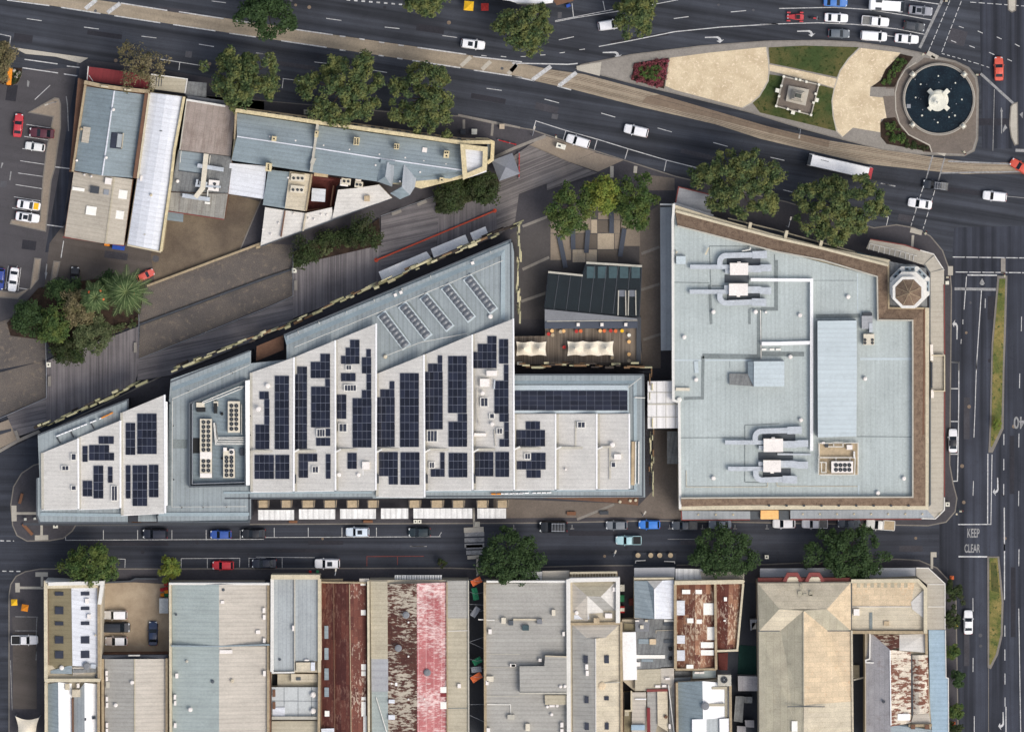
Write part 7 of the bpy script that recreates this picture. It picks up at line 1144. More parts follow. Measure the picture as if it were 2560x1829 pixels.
b.roof([[(*q1('33', 945, 775), 5.8), (*q1('33', 975, 780), 5.9), (*q1('33', 1120, 910), 7.2), (*q1('33', 1125, BOT), 7.2), (*q1('33', 915, BOT), 5.6), (*q1('33', 912, 1000), 5.6)]], 'roof_mauve', 'hip_roof'); b.roof([[(*q1('33', 1120, 910), 7.2), (*q1('33', 1300, 930), 6.0), (*q1('33', 1300, 1540), 6.0), (*q1('33', 1125, 1570), 7.2)]], 'rust_rowed', 'hip_roof'); b.roof([[(*q1('33', 975, 780), 5.9), (*q1('33', 1200, 780), 5.9), (*q1('33', 1200, 890), 6.6), (*q1('33', 1120, 910), 7.2)]], 'rust_white', 'hip_roof'); b.roof([[(*q1('33', 1200, 780), 5.9), (*q1('33', 1425, 775), 5.9), (*q1('33', 1425, 935), 6.2), (*q1('33', 1200, 915), 6.7)]], 'roof_white', 'hip_roof')
fs = []
for k in range(5):
    t0, t1 = k / 5, (k + 1) / 5; h = lambda t: 6.0 + .8 * math.sin(math.pi * t); A, B_, C, D = q1('33', 1312, 958), q1('33', 1445, 955), q1('33', 1455, 1455), q1('33', 1320, 1470); fs.append([(*lerp2(A, B_, t0), h(t0)), (*lerp2(A, B_, t1), h(t1)), (*lerp2(D, C, t1), h(t1)), (*lerp2(D, C, t0), h(t0))])
b.roof(fs, 'rust_rowed', 'barrel_roof'); b.roof([[(*q1('33', 1300, 1540), 6.0), (*q1('33', 1320, 1470), 6.0), (*q1('33', 1450, 1460), 6.0), (*q1('33', 1480, 1560), 5.8)]], 'roof_beige_ew', 'barrel_end'); b.roof([[(*q1('33', 1000, BOT), 6.4), (*q1('33', 1130, 1560), 7.0), (*q1('33', 1280, 1560), 6.2), (*q1('33', 1480, 1600), 5.9), (*q1('33', 1480, BOT), 5.9)]], 'roof_slate', 'rear_roof'); b.box('33', 1238, 1490, 105, 55, 6.5, .4, 'roof_white_clean', 'roof_unit'); b.vent('33', 1065, 1358, 6.8, .3, .5, 'steel_dark', 'flue'); b.line(q('33', 1120, 915, 1128, 1560), .2, 7.1, 7.35, 'roof_white_clean', 'ridge_cap')
b.line(q('33', 948, 760, 945, 990, 910, 1000, 912, 1020, 980, 1022), .25, 5.6, 6.4, 'parapet_white', 'gutter'); b.parapet(q('33', 1432, 740, 1435, 950), .5, 5, 6.8, 'parapet_dirty'); b.line(q('33', 1305, 950, 1312, 1480), .3, 5.4, 6.0, 'steel_dark', 'gutter_shade_strip'); b.flat(q('33', 1452, 740, 1597, 740, 1602, 1150, 1622, 1155, 1625, BOT, 1490, BOT, 1465, 1400), 4.0, 'awning_blue', 'awning', .25); b.line(q('33', 1597, 742, 1602, 1150, 1622, 1155, 1625, BOT), .16, 3.9, 4.15, 'parapet_white', 'awning_edge'); b.line(q('33', 1280, 1565, 1480, 1560), .5, 5.8, 6.9, 'parapet_dirty', 'parapet')
for x in (1318, 1440): b.box('33', x, 1575, 36, 36, 6.0, 1.2, 'brick_brown', 'parapet_pier')
b.flat(q('33', 910, 775, 945, 775, 942, 990, 908, 990), 4.8, 'roof_mauve', 'side_roof', .2)
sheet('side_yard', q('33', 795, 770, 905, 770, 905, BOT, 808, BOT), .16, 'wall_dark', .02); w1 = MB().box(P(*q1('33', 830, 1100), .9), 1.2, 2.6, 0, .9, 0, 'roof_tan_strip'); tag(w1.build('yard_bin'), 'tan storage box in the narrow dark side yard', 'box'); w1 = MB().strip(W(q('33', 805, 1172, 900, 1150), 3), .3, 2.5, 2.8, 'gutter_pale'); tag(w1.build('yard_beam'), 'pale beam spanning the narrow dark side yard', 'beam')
# ---- building at the top edge
o_ = q('01', 2110, -40, 2120, 0, 2180, 8) + q('02', 40, 28, 170, 42, 270, 35, 350, 25, 370, -60, -180, -80)
b = shop('bright white roofed building cut by the top edge', o_, 6); b.flat(o_, 6.1, 'roof_white_clean'); b.line(q('02', 40, 30, 270, 37), .3, 5.6, 6.2, 'gutter_pale', 'gutter'); b.flat(q('02', 355, 0, 520, -20, 530, 10, 385, 48), 4, 'brick_brown', 'awning', .2)
# ============================================================ VEHICLES
def loft(stations, m, mb):
    """stations: (x, half width, z bottom, z shoulder, z top)"""
    vs = []; fs = []; n = 8
    for x, hw, zb, zs, zt in stations:
        vs += [(x, -hw * .94, zb), (x, -hw, zb + .2), (x, -hw, zs), (x, -hw * .86, zt), (x, hw * .86, zt), (x, hw, zs), (x, hw, zb + .2), (x, hw * .94, zb)]
    for i in range(len(stations) - 1):
        for j in range(n): j2 = (j + 1) % n; fs.append([i * n + j, i * n + j2, (i + 1) * n + j2, (i + 1) * n + j])
    fs.append(list(range(n))); fs.append([(len(stations) - 1) * n + j for j in range(n)][::-1]); return mb.add(vs, fs, m)
KINDS = {}
def make_car(kind, Lc, Wc, belt, roofz, g0, g1, r0, r1, tray=None, roofw=.78):
    r = bpy.data.objects.new('car', None); r['_w'] = (0, 0, 0); h = Lc / 2; hw = Wc / 2
    bd = MB(); loft([(-h, hw * .72, .42, .62, belt - .22), (-h + .12, hw * .90, .30, .75, belt - .04), (-h + .6, hw * .98, .26, .80, belt), (-h * .2, hw, .26, .80, belt), (h * .25, hw, .26, .80, belt), (h - 1.1, hw * .98, .26, .76, belt - .03), (h - .35, hw * .92, .28, .68, belt - .14), (h - .08, hw * .78, .34, .58, belt - .26), (h, hw * .6, .42, .54, belt - .34)], 'car_paint', bd); body = bd.build('body', r)
    gm = MB(); gw0, gw1 = hw * .90, hw * roofw
    B4 = [(g1, -gw0 * .94, belt - .06), (g0, -gw0 * .9, belt - .06), (g0, gw0 * .9, belt - .06), (g1, gw0 * .94, belt - .06)]; T4 = [(r1, -gw1 * .96, roofz - .04), (r0, -gw1, roofz - .04), (r0, gw1, roofz - .04), (r1, gw1 * .96, roofz - .04)]
    gm.add(B4 + T4, [[4, 5, 6, 7], [0, 1, 5, 4], [1, 2, 6, 5], [2, 3, 7, 6], [3, 0, 4, 7]], 'car_glass'); gm.build('glasshouse', r)
    rf = MB(); e = .05
    n = 6; vs = []; fs = []
    for i in range(n + 1):
        t = i / n; x = r1 - e + (r0 - r1 + 2 * e) * t; zz_ = roofz + .03 * math.sin(math.pi * t)
        for w_, dz in ((-1.03, -.05), (-.8, .0), (0, .035), (.8, .0), (1.03, -.05)): vs.append((x, w_ * gw1, zz_ + dz))
    for i in range(n):
        for j in range(4): fs.append([i * 5 + j, (i + 1) * 5 + j, (i + 1) * 5 + j + 1, i * 5 + j + 1])
    rf.add(vs, fs, 'car_paint'); rf.build('roof_panel', r)
    pil = MB()
    for sy in (-1, 1):
        pil.tube([(g0, sy * gw0 * .9, belt - .02), (r0, sy * gw1, roofz - .03)], .045, 'car_paint', 5); pil.tube([(g1, sy * gw0 * .94, belt - .02), (r1, sy * gw1 * .96, roofz - .03)], .06, 'car_paint', 5); xm = (r0 + r1) / 2; pil.tube([(xm, sy * gw0 * .97, belt - .02), (xm, sy * gw1 * 1.01, roofz - .03)], .05, 'car_paint', 5)
    pil.build('pillars', r)
    for sx in (h - .85, -h + .85):
        for sy in (-1, 1):
            wm_ = MB(); vs = []; fs = []; k = 14
            for yy, rr in ((sy * (hw - .20), .33), (sy * (hw + .005), .33), (sy * (hw + .01), .2)):
                for i in range(k): a = 2 * math.pi * i / k; vs.append((sx + rr * math.cos(a), yy, .33 + rr * math.sin(a)))
            for i in range(k): j = (i + 1) % k; fs += [[i, j, k + j, k + i], [k + i, k + j, 2 * k + j, 2 * k + i]]
            fs += [list(range(k)), list(range(2 * k, 3 * k))]; wm_.add(vs, fs, 'tyre'); wm_.build('wheel', r)
    for sy in (-1, 1):
        MB().box((h - .28, sy * hw * .66), .34, .32, .58, belt - .17, sy * -.35, 'lamp_lens').build('headlight', r); MB().box((-h + .1, sy * hw * .72), .14, .32, .60, belt - .08, 0, 'tail_red').build('taillight', r); MB().box((g0 - .25, sy * (hw + .07)), .14, .2, belt - .02, belt + .13, 0, 'car_paint').build('mirror', r)
    ex = {}
    if tray:
        a, bb_, m = tray; t = MB(); t.box(((a + bb_) / 2, 0), abs(a - bb_), Wc * .84, belt - .05, belt + .02, 0, m)
        for sy in (-1, 1): t.box(((a + bb_) / 2, sy * hw * .9), abs(a - bb_), .09, belt - .1, belt + .1, 0, 'car_paint')
        t.box((bb_, 0), .09, Wc * .86, belt - .1, belt + .1, 0, 'car_paint'); t.build('tray', r)
    KINDS[kind] = (r, Lc); return r
make_car('sedan', 4.8, 1.84, .96, 1.46, .95, -1.75, .15, -1.0); make_car('hatch', 4.35, 1.80, .98, 1.50, .85, -2.0, .1, -1.55); make_car('suv', 4.8, 1.92, 1.10, 1.74, .95, -2.28, .3, -2.0)
make_car('ute', 5.3, 1.88, 1.08, 1.74, 1.05, -.95, .4, -.70, (-1.0, -2.55, 'load_grey')); make_car('ute_cover', 5.3, 1.88, 1.08, 1.74, 1.05, -.85, .4, -.6, (-.9, -2.55, 'trim_black')); make_car('tray_truck', 5.4, 1.95, 1.08, 1.78, 1.1, -.55, .45, -.3, (-.65, -2.6, 'hood_tan')); make_car('van', 5.2, 1.94, 1.15, 1.95, 1.55, -2.45, .75, -2.3)
vehicles = []
def car(kind, c, head, rgb, label, cat='car', sx=1.0, sun=False, rack=False, roof=None, bonnet=None):
    src, _ = KINDS[kind]; nm = {'sedan': 'parked_car', 'hatch': 'parked_car', 'suv': 'parked_car', 'van': 'van'}.get(kind, 'pickup_truck')
    r = src.copy(); r.name = nm; COL.objects.link(r); r.location = (*P(*c, .02)[:2], .03); r.rotation_euler = (0, 0, R(head)); r.scale = (sx, sx, sx); tag(r, label, cat, 'cars, vans and utes around the block'); r['_w'] = (0, 0, 0)
    lc = (*lin(rgb), 1)
    for ch in src.children:
        k = ch.copy(); COL.objects.link(k); k.parent = r; k.name = ch.name.split('.')[0]
        if ch.name.split('.')[0] in ('body', 'roof_panel', 'mirror', 'tray', 'pillars'): k.color = lc
        if ch.name.startswith('roof_panel') and roof: k.color = (*lin(roof), 1)
    zr = {'sedan': 1.5, 'hatch': 1.54}.get(kind, 1.78)
    if sun: MB().box((-.35 if kind != 'suv' else -.5, 0), .95, .85, zr - .05, zr + .03, 0, 'car_glass').build('sunroof', r)
    if bonnet: MB().box((1.55, 0), 1.0, 1.35, .86, .97, 0, bonnet).build('bonnet_panel', r)
    if rack:
        bb = MB()
        for i in range(5): bb.box((.2 - i * .5, 0), .07, 1.4, zr + .02, zr + .12, 0, 'steel_grey')
        for sy in (-.62, .62): bb.box((-.8, sy), 2.2, .06, zr - .02, zr + .14, 0, 'chrome')
        bb.build('roof_rack', r)
    vehicles.append(r); return r
WHT, SIL, GRY, DGR, BLK, NAV, RED, ORG = (232, 232, 234), (168, 174, 182), (112, 118, 126), (58, 62, 68), (26, 28, 34), (32, 42, 78), (168, 42, 46), (206, 84, 64)
car('suv', q1('01', 1868, 382), -7, WHT, 'white SUV with dark sunroof driving right along the upper avenue carriageway', sun=True)
car('suv', q1('02', 842, 215), 8, WHT, 'white SUV half hidden by the tree at the top centre')
car('suv', q1('02', 1068, 1125), 167, WHT, 'white wagon with roof rails driving left on the lower avenue carriageway', rack=False, sx=1.02)
car('suv', q1('02', 568, 1215), 163, WHT, 'white SUV parked in the kerb bay beside the timber plaza')
car('sedan', q1('03', 648, 20), -3, (70, 120, 190), 'light blue car cut by the top edge in the queue at the lights')
car('sedan', q1('03', 1380, 92), -6, (140, 142, 150), 'grey sedan with dark sunroof at the head of the queue', sun=True)
car('sedan', q1('03', 655, 155), -3, WHT, 'white sedan second in the middle lane behind the white ute', sx=.98)
car('ute', q1('03', 990, 185), -5, WHT, 'white dual cab ute with grey tray in the middle lane', 'ute', 1.04)
car('hatch', q1('03', 1325, 227), -9, DGR, 'dark grey hatchback at the stop line in the middle lane', sx=1.0)
car('hatch', q1('03', 678, 290), -2, (92, 100, 108), 'slate grey car last in the right turn lane')
car('van', q1('03', 977, 312), -4, WHT, 'white van with silver roof rack in the right turn lane', 'van', rack=True, sx=1.02)
car('sedan', q1('03', 1260, 335), -5, WHT, 'white sedan first in the right turn lane beside the park', sx=1.0)
car('sedan', q1('03', 2053, 592), 91, ORG, 'coral red sedan crossing the intersection beside the fountain')
car('sedan', q1('03', 2245, 1440), 148, ORG, 'coral red car cut by the right edge below the fountain')
car('ute', q1('13', 1510, 45), 173, (40, 46, 54), 'dark ute with silver roof bars on the crosswalk below the fountain', 'ute', rack=True, sx=.98)
car('sedan', q1('13', 1375, 202), 172, WHT, 'white sedan crossing the dashed crosswalk near the corner store')
car('suv', q1('13', 2018, 138), 174, WHT, 'white SUV driving left at the far right edge of the avenue')
car('sedan', q1('00', 160, 1080), 84, (190, 58, 66), 'bright red car standing upright across the car park aisle', sx=.98)
car('sedan', q1('00', 362, 1145), 175, (84, 40, 50), 'dark maroon sedan in a car park bay', sx=1.05)
car('hatch', q1('00', 305, 1262), 172, (222, 222, 220), 'small white hatchback in the bay below the maroon sedan', sx=.92)
car('sedan', q1('10', 250, 215), -9, WHT, 'white car with yellow bonnet parked against the kerb strip', bonnet='cloth_yellow', sx=.98)
car('sedan', q1('10', 240, 320), -8, WHT, 'white sedan with small sunroof below the yellow bonneted car', sx=1.0, sun=True)
car('sedan', q1('10', 118, 855), 262, WHT, 'white sedan parked upright near the lower left car park kerb')
car('hatch', q1('10', 2, 850), 265, (44, 66, 140), 'deep blue car cut by the left edge')
car('suv', q1('10', 645, 842), 86, BLK, 'black SUV parked upright above the garden trees', sx=.95)
car('hatch', q1('10', 1255, 818), 25, (206, 92, 80), 'faded red car beside the palm tree', sx=.85)
car('suv', q1('20', 1338, 1490), 180, (26, 30, 44), 'black SUV parked under the saw-tooth end of the wedge building', sx=1.04)
car('hatch', q1('20', 1903, 1496), 180, (50, 84, 160), 'blue hatchback with pale windscreen in the north side street bays', sx=.98)
car('sedan', q1('20', 2185, 1488), 180, (28, 30, 36), 'black sedan parked right behind the blue hatchback', sx=1.02)
car('suv', q1('21', 875, 1474), 180, (206, 218, 230), 'pale blue white SUV with sunroof in the north side street bays', sun=True, sx=.98)
car('hatch', q1('21', 1408, 1477), 180, (30, 44, 50), 'dark teal hatchback near the zebra crossing', sx=1.03)
car('suv', q1('22', 355, 1430), 180, (24, 28, 32), 'black four wheel drive with white roof rack beside the tan forecourt', rack=True, sx=1.18)
car('hatch', q1('22', 900, 1417), 180, (118, 124, 130), 'mid grey hatchback between the black four wheel drive and the blue car', sx=1.0)
car('hatch', q1('22', 1182, 1411), 180, (58, 124, 210), 'bright sky blue hatchback in front of the forecourt gap', sx=1.0)
car('ute', q1('22', 1485, 1418), 180, (72, 78, 86), 'charcoal dual cab ute parked under the red edged awning', 'ute', .98)
car('sedan', q1('22', 1790, 1410), 180, (116, 126, 140), 'blue grey sedan parked just above the round street tree', sx=.95)
car('ute_cover', q1('22', 1003, 1546), 180, (170, 206, 212), 'pale turquoise ute with black tray cover driving along the side street', 'ute', .98)
car('hatch', q1('23', 205, 1402), 180, WHT, 'white hatchback parked below the orange entry awning', sx=1.05)
car('ute', q1('23', 470, 1405), 180, WHT, 'white ute with empty tray parked below the corner store', 'ute', .98)
car('sedan', q1('23', 765, 1402), 180, (84, 92, 102), 'grey sedan parked between the two white trucks', sx=.96)
car('tray_truck', q1('23', 1035, 1412), 176, (226, 226, 222), 'white tray truck with loaded tan tray near the street corner', 'truck', 1.08)
car('sedan', q1('23', 1658, 690), 90, WHT, 'white coupe with black roof in the bays of the right hand road', roof=(24, 26, 32), sx=.98)
car('hatch', q1('30', 1922, 181), 180, (196, 44, 52), 'bright red hatchback in the south side street bays')
car('sedan', q1('31', 72, 165), 180, (30, 36, 52), 'dark navy sedan in the south side street bays', sx=1.05)
car('suv', q1('31', 615, 165), 180, WHT, 'white SUV with sunroof in the south side street bays', sun=True, sx=1.05)
car('suv', q1('30', 998, 607), 180, (200, 196, 190), 'silver SUV with white roof in the upper bay of the parking court', roof=WHT, sx=.98)
car('van', q1('30', 1005, 714), 0, (30, 34, 42), 'black van with pale windscreen in the middle bay of the parking court', 'van', 1.06)
car('hatch', q1('30', 1003, 833), 180, (190, 178, 170), 'beige hatchback with white roof in the lower bay of the parking court', roof=WHT, sx=1.05)
car('sedan', q1('30', 1320, 766), 90, (28, 46, 78), 'dark blue sedan standing upright in the parking court', sx=1.02)
car('ute_cover', q1('30', 215, 822), 0, WHT, 'white ute with black tray cover parked at the lower left corner', 'ute', 1.02)
car('sedan', q1('33', 1790, 670), 90, WHT, 'white sedan driving up the right hand road', sx=1.0)
for src, _ in list(KINDS.values()):
    for ch in list(src.children): bpy.data.objects.remove(ch)
    bpy.data.objects.remove(src)
# city bus, minibus, hot rod, motorcycle
def busb(label, rc, x, y, Lc, Wc, Hc, head, name='city_bus', tail=None):
    r = root(name, label, 'bus', (0, 0, 0)); bd = MB(); h, hw = Lc / 2, Wc / 2
    loft([(-h, hw * .92, .4, 1.2, Hc - .25), (-h + .25, hw, .3, 1.2, Hc), (h - .5, hw, .3, 1.2, Hc), (h - .1, hw * .95, .3, 1.1, Hc - .2), (h, hw * .85, .45, 1.0, Hc - .6)], 'white_paint', bd); bd.build('body', r)
    MB().box((h - .32, 0), .75, Wc * .9, 1.1, Hc + .02, 0, 'car_glass', taper=.92).build('windscreen', r)
    for sy in (-1, 1): MB().box((-.2, sy * hw), Lc - 1.8, .06, 1.3, Hc - .6, 0, 'car_glass').build('side_window', r); MB().box((h - .1, sy * (hw + .16)), .2, .22, 1.6, 2.2, 0, 'trim_black').build('mirror', r)
    for sx in (h - 2.4, -h + 2.8):
        for sy in (-1, 1): MB().box((sx, sy * (hw - .12)), .95, .3, 0, .95, 0, 'tyre').build('wheel', r)
    if tail: MB().box((-h + .3, 0), .7, Wc * .9, Hc - .1, Hc + .03, 0, tail).build('rear_panel', r); 
    r.location = (*P(*q1(rc, x, y), .02)[:2], .03); r.rotation_euler = (0, 0, R(head)); return r
bs = busb('long white city bus with red tail on the avenue under the tree edge', '03', 680, 1432, 13.0, 2.55, 3.1, 167.2, 'city_bus', 'bus_red'); MB().box((3.2, -.45), 1.6, .12, 3.08, 3.12, 0, 'gutter').build('roof_marking', bs); MB().box((1.5, .9), 6.5, .14, 3.02, 3.09, 0, 'gutter_pale').build('roof_rail', bs)
mbs = busb('white minibus with two dark roof hatches in the top lane of the queue', '03', 1083, 52, 6.9, 2.25, 2.8, -4, 'minibus')
for sy in (-.75, .75): MB().box((-1.6, sy), 1.2, .5, 2.72, 2.92, 0, 'steel_dark').build('roof_hatch', mbs)
def hotrod():
    r = root('open_sports_car', 'small open red sports car with exposed wheels in the middle lane', 'car', (0, 0, 0)); bd = MB(); loft([(-1.6, .45, .3, .5, .7), (-1.2, .62, .25, .55, .8), (-.3, .6, .25, .55, .82), (.9, .42, .25, .5, .72), (1.6, .28, .3, .45, .6)], 'bus_red', bd); bd.build('body', r)
    MB().box((-.55, 0), .7, .8, .76, .84, 0, 'trim_black').build('cockpit', r); MB().box((-.1, 0), .08, .85, .8, 1.05, 0, 'car_glass').build('windscreen', r)
    for sx, w_ in ((1.25, .78), (-1.2, .85)):
        for sy in (-1, 1): MB().box((sx, sy * w_), .62, .24, 0, .62, 0, 'tyre').build('wheel', r); MB().box((sx, sy * w_), .7, .27, .55, .68, 0, 'bus_red').build('mudguard', r)
    for sy in (-.3, .3): MB().lathe((1.4, sy), [(.1, .5), (.13, .68)], 'chrome', 10).build('headlight', r)
    r.location = (*P(*q1('03', 302, 147), .02)[:2], .03); r.rotation_euler = (0, 0, R(178)); r.scale = (1.05, 1.05, 1.05)
hotrod()
def moto(rc, x, y, head, label):
    r = root('motorcycle', label, 'motorcycle', (0, 0, 0))
    for sx in (-.7, .7): MB().box((sx, 0), .6, .14, 0, .6, 0, 'tyre').build('wheel', r)
    MB().box((.1, 0), .7, .34, .55, .95, 0, 'bus_red', taper=.8).build('tank', r); MB().box((-.45, 0), .7, .3, .6, .85, 0, 'trim_black').build('seat', r); MB().box((.55, 0), .08, .75, .95, 1.02, 0, 'chrome').build('handlebar', r); r.location = (*P(*q1(rc, x, y), .02)[:2], .03); r.rotation_euler = (0, 0, R(head))
moto('03', 465, 158, -5, 'red and black motorcycle waiting behind the red open sports car')

# ============================================================ TREES
def leaves(cl, n_per, size, rng, flat=.55):
    """leaf quads scattered round clump centres -> arrays"""
    C = np.repeat(np.array([c[:3] for c in cl]), n_per, 0); Rr = np.repeat(np.array([c[3] for c in cl]), n_per)
    dv = rng.normal(size=(len(C), 3)); dv /= np.linalg.norm(dv, axis=1)[:, None]; dv[:, 2] = np.where(dv[:, 2] < -.35, -dv[:, 2], dv[:, 2])
    P0 = C + dv * (Rr * rng.uniform(.45, 1.08, len(C)))[:, None] * np.array([1, 1, .8])
    nrm = dv * .7 + rng.normal(size=dv.shape) * .45; nrm[:, 2] += flat; nrm /= np.linalg.norm(nrm, axis=1)[:, None]
    t = np.cross(nrm, rng.normal(size=nrm.shape)); t /= np.linalg.norm(t, axis=1)[:, None]; bt = np.cross(nrm, t); sz = size * rng.uniform(.6, 1.35, len(C))[:, None]
    V = np.stack([P0 - t * sz, P0 - bt * sz * .55, P0 + t * sz, P0 + bt * sz * .55], 1).reshape(-1, 3); return V
def leafmesh(name, V, m, parent):
    me = bpy.data.meshes.new(name); n = len(V) // 4; me.vertices.add(len(V)); me.vertices.foreach_set('co', V.astype(np.float32).ravel()); me.loops.add(4 * n); me.loops.foreach_set('vertex_index', np.arange(4 * n, dtype=np.int32)); me.polygons.add(n); me.polygons.foreach_set('loop_start', np.arange(0, 4 * n, 4, dtype=np.int32)); me.materials.append(MATS[m]); me.update(calc_edges=True)
    o = bpy.data.objects.new(name, me); COL.objects.link(o); o.parent = parent; return o
seed = [100]
def tree(name, label, c, rx, ry, h, m, size=.30, dens=1.0, group='street and park trees', clump=1.35, nclump=None, gap=.1, cat='tree', ang=0, z0=.1):
    seed[0] += 1; rng = np.random.default_rng(seed[0]); zc = h * .62; base = P(*c, zc); rx *= S * 1.02; ry *= S * 1.02
    r = root(name, label, cat, (base.x, base.y, z0), group)
    lob = [(rng.uniform(0, 2 * math.pi), rng.uniform(.08, .2), k) for k in (2, 3, 5, 7)]
    def edge(a): return 1 + sum(amp * math.cos(k * (a - ph)) for ph, amp, k in lob) * .75
    cl = []; n = nclump or int(30 + rx * ry * 1.55); ca, sa = math.cos(R(ang)), math.sin(R(ang))
    for i in range(n):
        a = rng.uniform(0, 2 * math.pi); q_ = rng.uniform(0, 1) ** .5; rr = q_ * edge(a) * .92
        x, y = rr * math.cos(a) * rx, rr * math.sin(a) * ry; top = math.sqrt(max(0, 1 - min(1, q_) ** 2.2)); z = zc - z0 + (h - zc) * top * rng.uniform(.25, 1.05) - (zc * .18) * q_ * rng.uniform(0, 1)
        if rng.random() < gap: continue
        cl.append((x * ca - y * sa, x * sa + y * ca, z, clump * rng.uniform(.55, 1.1)))
    trk = MB(); hr = max(.12, .028 * h); trk.tube([(0, 0, 0), (.1, .05, zc * .35), (0, .1, zc * .62), (.1, 0, zc * .95)], hr, 'bark', 8, hr * .45)
    for i in range(9):
        a = 2 * math.pi * i / 9 + rng.uniform(-.3, .3); l_ = rng.uniform(.5, .85); z1 = zc * rng.uniform(.4, .7); ex, ey = math.cos(a) * rx * l_, math.sin(a) * ry * l_
        trk.tube([(0, .05, z1), (ex * .4, ey * .4, z1 + (zc - z1) * .5), (ex, ey, zc * rng.uniform(.9, 1.15))], hr * .5, 'bark', 6, .04)
    o = trk.build('trunk', r); o.location = (0, 0, 0); me = o.data; off = Vector(r['_w'])
    co = np.empty(len(me.vertices) * 3); me.vertices.foreach_get('co', co); co = co.reshape(-1, 3) + np.array(off); me.vertices.foreach_set('co', co.ravel()); me.update()
    V = leaves(cl, int(95 * dens), size, rng); leafmesh('crown', V, m, r); return r
PLN = 'plane trees along the avenue'
tree('plane_tree', 'big plane tree overhanging the west end of the cream terrace block', d1(541, 172), 95, 78, 13, 'leaf_plane', group=PLN)
tree('plane_tree', 'widest plane tree, the middle of the three in front of the cream terrace block', d1(762, 198), 106, 86, 13.5, 'leaf_plane', group=PLN)
tree('plane_tree', 'plane tree in front of the east half of the cream terrace block', d1(938, 222), 86, 84, 13, 'leaf_plane', group=PLN)
tree('plane_tree', 'plane tree cut by the top edge left of centre', d1(592, 18), 82, 66, 12, 'leaf_street', group=PLN)
tree('plane_tree', 'plane tree whose crown only dips below the top edge', d1(948, -6), 62, 40, 11, 'leaf_plane', group=PLN)
tree('plane_tree', 'round olive plane tree beside the white roof at the top edge', d1(1165, 62), 70, 60, 11, 'leaf_plane', group=PLN)
tree('plane_tree', 'small plane tree over the white SUV at the top edge', d1(1409, 26), 50, 60, 10, 'leaf_plane', group=PLN)
tree('plane_tree', 'broad plane tree on the avenue in front of the corner store, west of the bus', d1(1640, 405), 106, 92, 13, 'leaf_plane', group=PLN)
tree('plane_tree', 'broad plane tree touching the tail of the white bus', d1(1860, 462), 106, 96, 13, 'leaf_plane', group=PLN)
tree('bare_tree', 'thin olive brown half bare tree over the red awning', d1(312, 148), 60, 62, 10, 'leaf_olive', .2, .38, clump=1.2, gap=.1)
tree('olive_tree', 'olive green tree cut by the left edge near the orange canopy', d1(2, 135), 36, 44, 8, 'leaf_olive', .22, .8)
PZ = 'leafy trees on the paved plaza'
tree('plaza_tree', 'lush green plaza tree, largest and furthest left of the plaza group', d1(1266, 462), 60, 62, 9, 'leaf_lush', .26, group=PZ); tree('plaza_tree', 'lime yellow feathery tree in the middle of the plaza group', d1(1338, 432), 36, 46, 9.5, 'leaf_lime', .24, group=PZ); tree('plaza_tree', 'green plaza tree with yellow flecks, right of the lime tree', d1(1408, 442), 54, 62, 9, 'leaf_lush', .26, group=PZ)
SS = 'round street trees along the side street'
tree('street_tree', 'round dark green tree in front of the olive and white twin roof', d1(197, 1255), 74, 50, 8.5, 'leaf_lush', .26, group=SS); tree('street_tree', 'small light green tree beside the bins of the parking court', d1(376, 1263), 25, 28, 6, 'leaf_lime', .2, group=SS, clump=.8); tree('street_tree', 'round dark tree beside the zebra crossing', d1(1135, 1242), 80, 68, 9, 'leaf_street', .26, group=SS); tree('street_tree', 'round dark tree in front of the rusty patchwork roofs', d1(1605, 1228), 72, 66, 9, 'leaf_street', .26, group=SS); tree('street_tree', 'widest dark tree of the side street, before the big beige hall', d1(1880, 1226), 96, 68, 9, 'leaf_street', .26, group=SS)
GD = 'garden trees at the lower end of the car park'
tree('garden_tree', 'dark green garden tree furthest left in the planting bed', d1(62, 704), 44, 44, 7, 'leaf_street', .24, group=GD); tree('garden_tree', 'bright green garden tree at the lower left of the planting bed', d1(122, 718), 38, 52, 7.5, 'leaf_lush', .24, group=GD); tree('garden_tree', 'grey brown flowering garden tree in the middle of the bed', d1(176, 682), 44, 48, 8, 'leaf_olive', .22, group=GD); tree('garden_tree', 'grey green wispy garden tree at the edge of the timber boardwalk', d1(208, 742), 54, 36, 6.5, 'leaf_grey', .22, group=GD); tree('garden_tree', 'low dark shrub tree hanging over the boardwalk corner', d1(150, 778), 38, 30, 5, 'leaf_dark', .22, group=GD); tree('garden_tree', 'small green tree behind the palm trunk', d1(244, 628), 26, 26, 6, 'leaf_street', .22, group=GD); tree('garden_tree', 'small dark tree beside the lane kerb above the bed', d1(140, 642), 36, 24, 6, 'leaf_street', .22, group=GD)
BD = 'dark planter trees along the boardwalk'
for lab, x, y, rx, ry, h, m in (('dark planter tree at the lower left corner of the boardwalk bed', 425, 610, 30, 36, 5.5, 'leaf_dark'), ('shadowy low planter bush in the middle of the boardwalk bed', 640, 510, 40, 15, 2.6, 'leaf_dark'), ('tallest dark planter tree at the right end of the boardwalk bed', 940, 455, 38, 42, 6.5, 'leaf_dark'), ('low dark bush between the two boardwalk planter trees', 790, 490, 22, 16, 2.8, 'leaf_dark')): tree('planter_tree', lab, q1('11', x, y), rx, ry, h, m, .22, .62, group=BD, z0=.5)
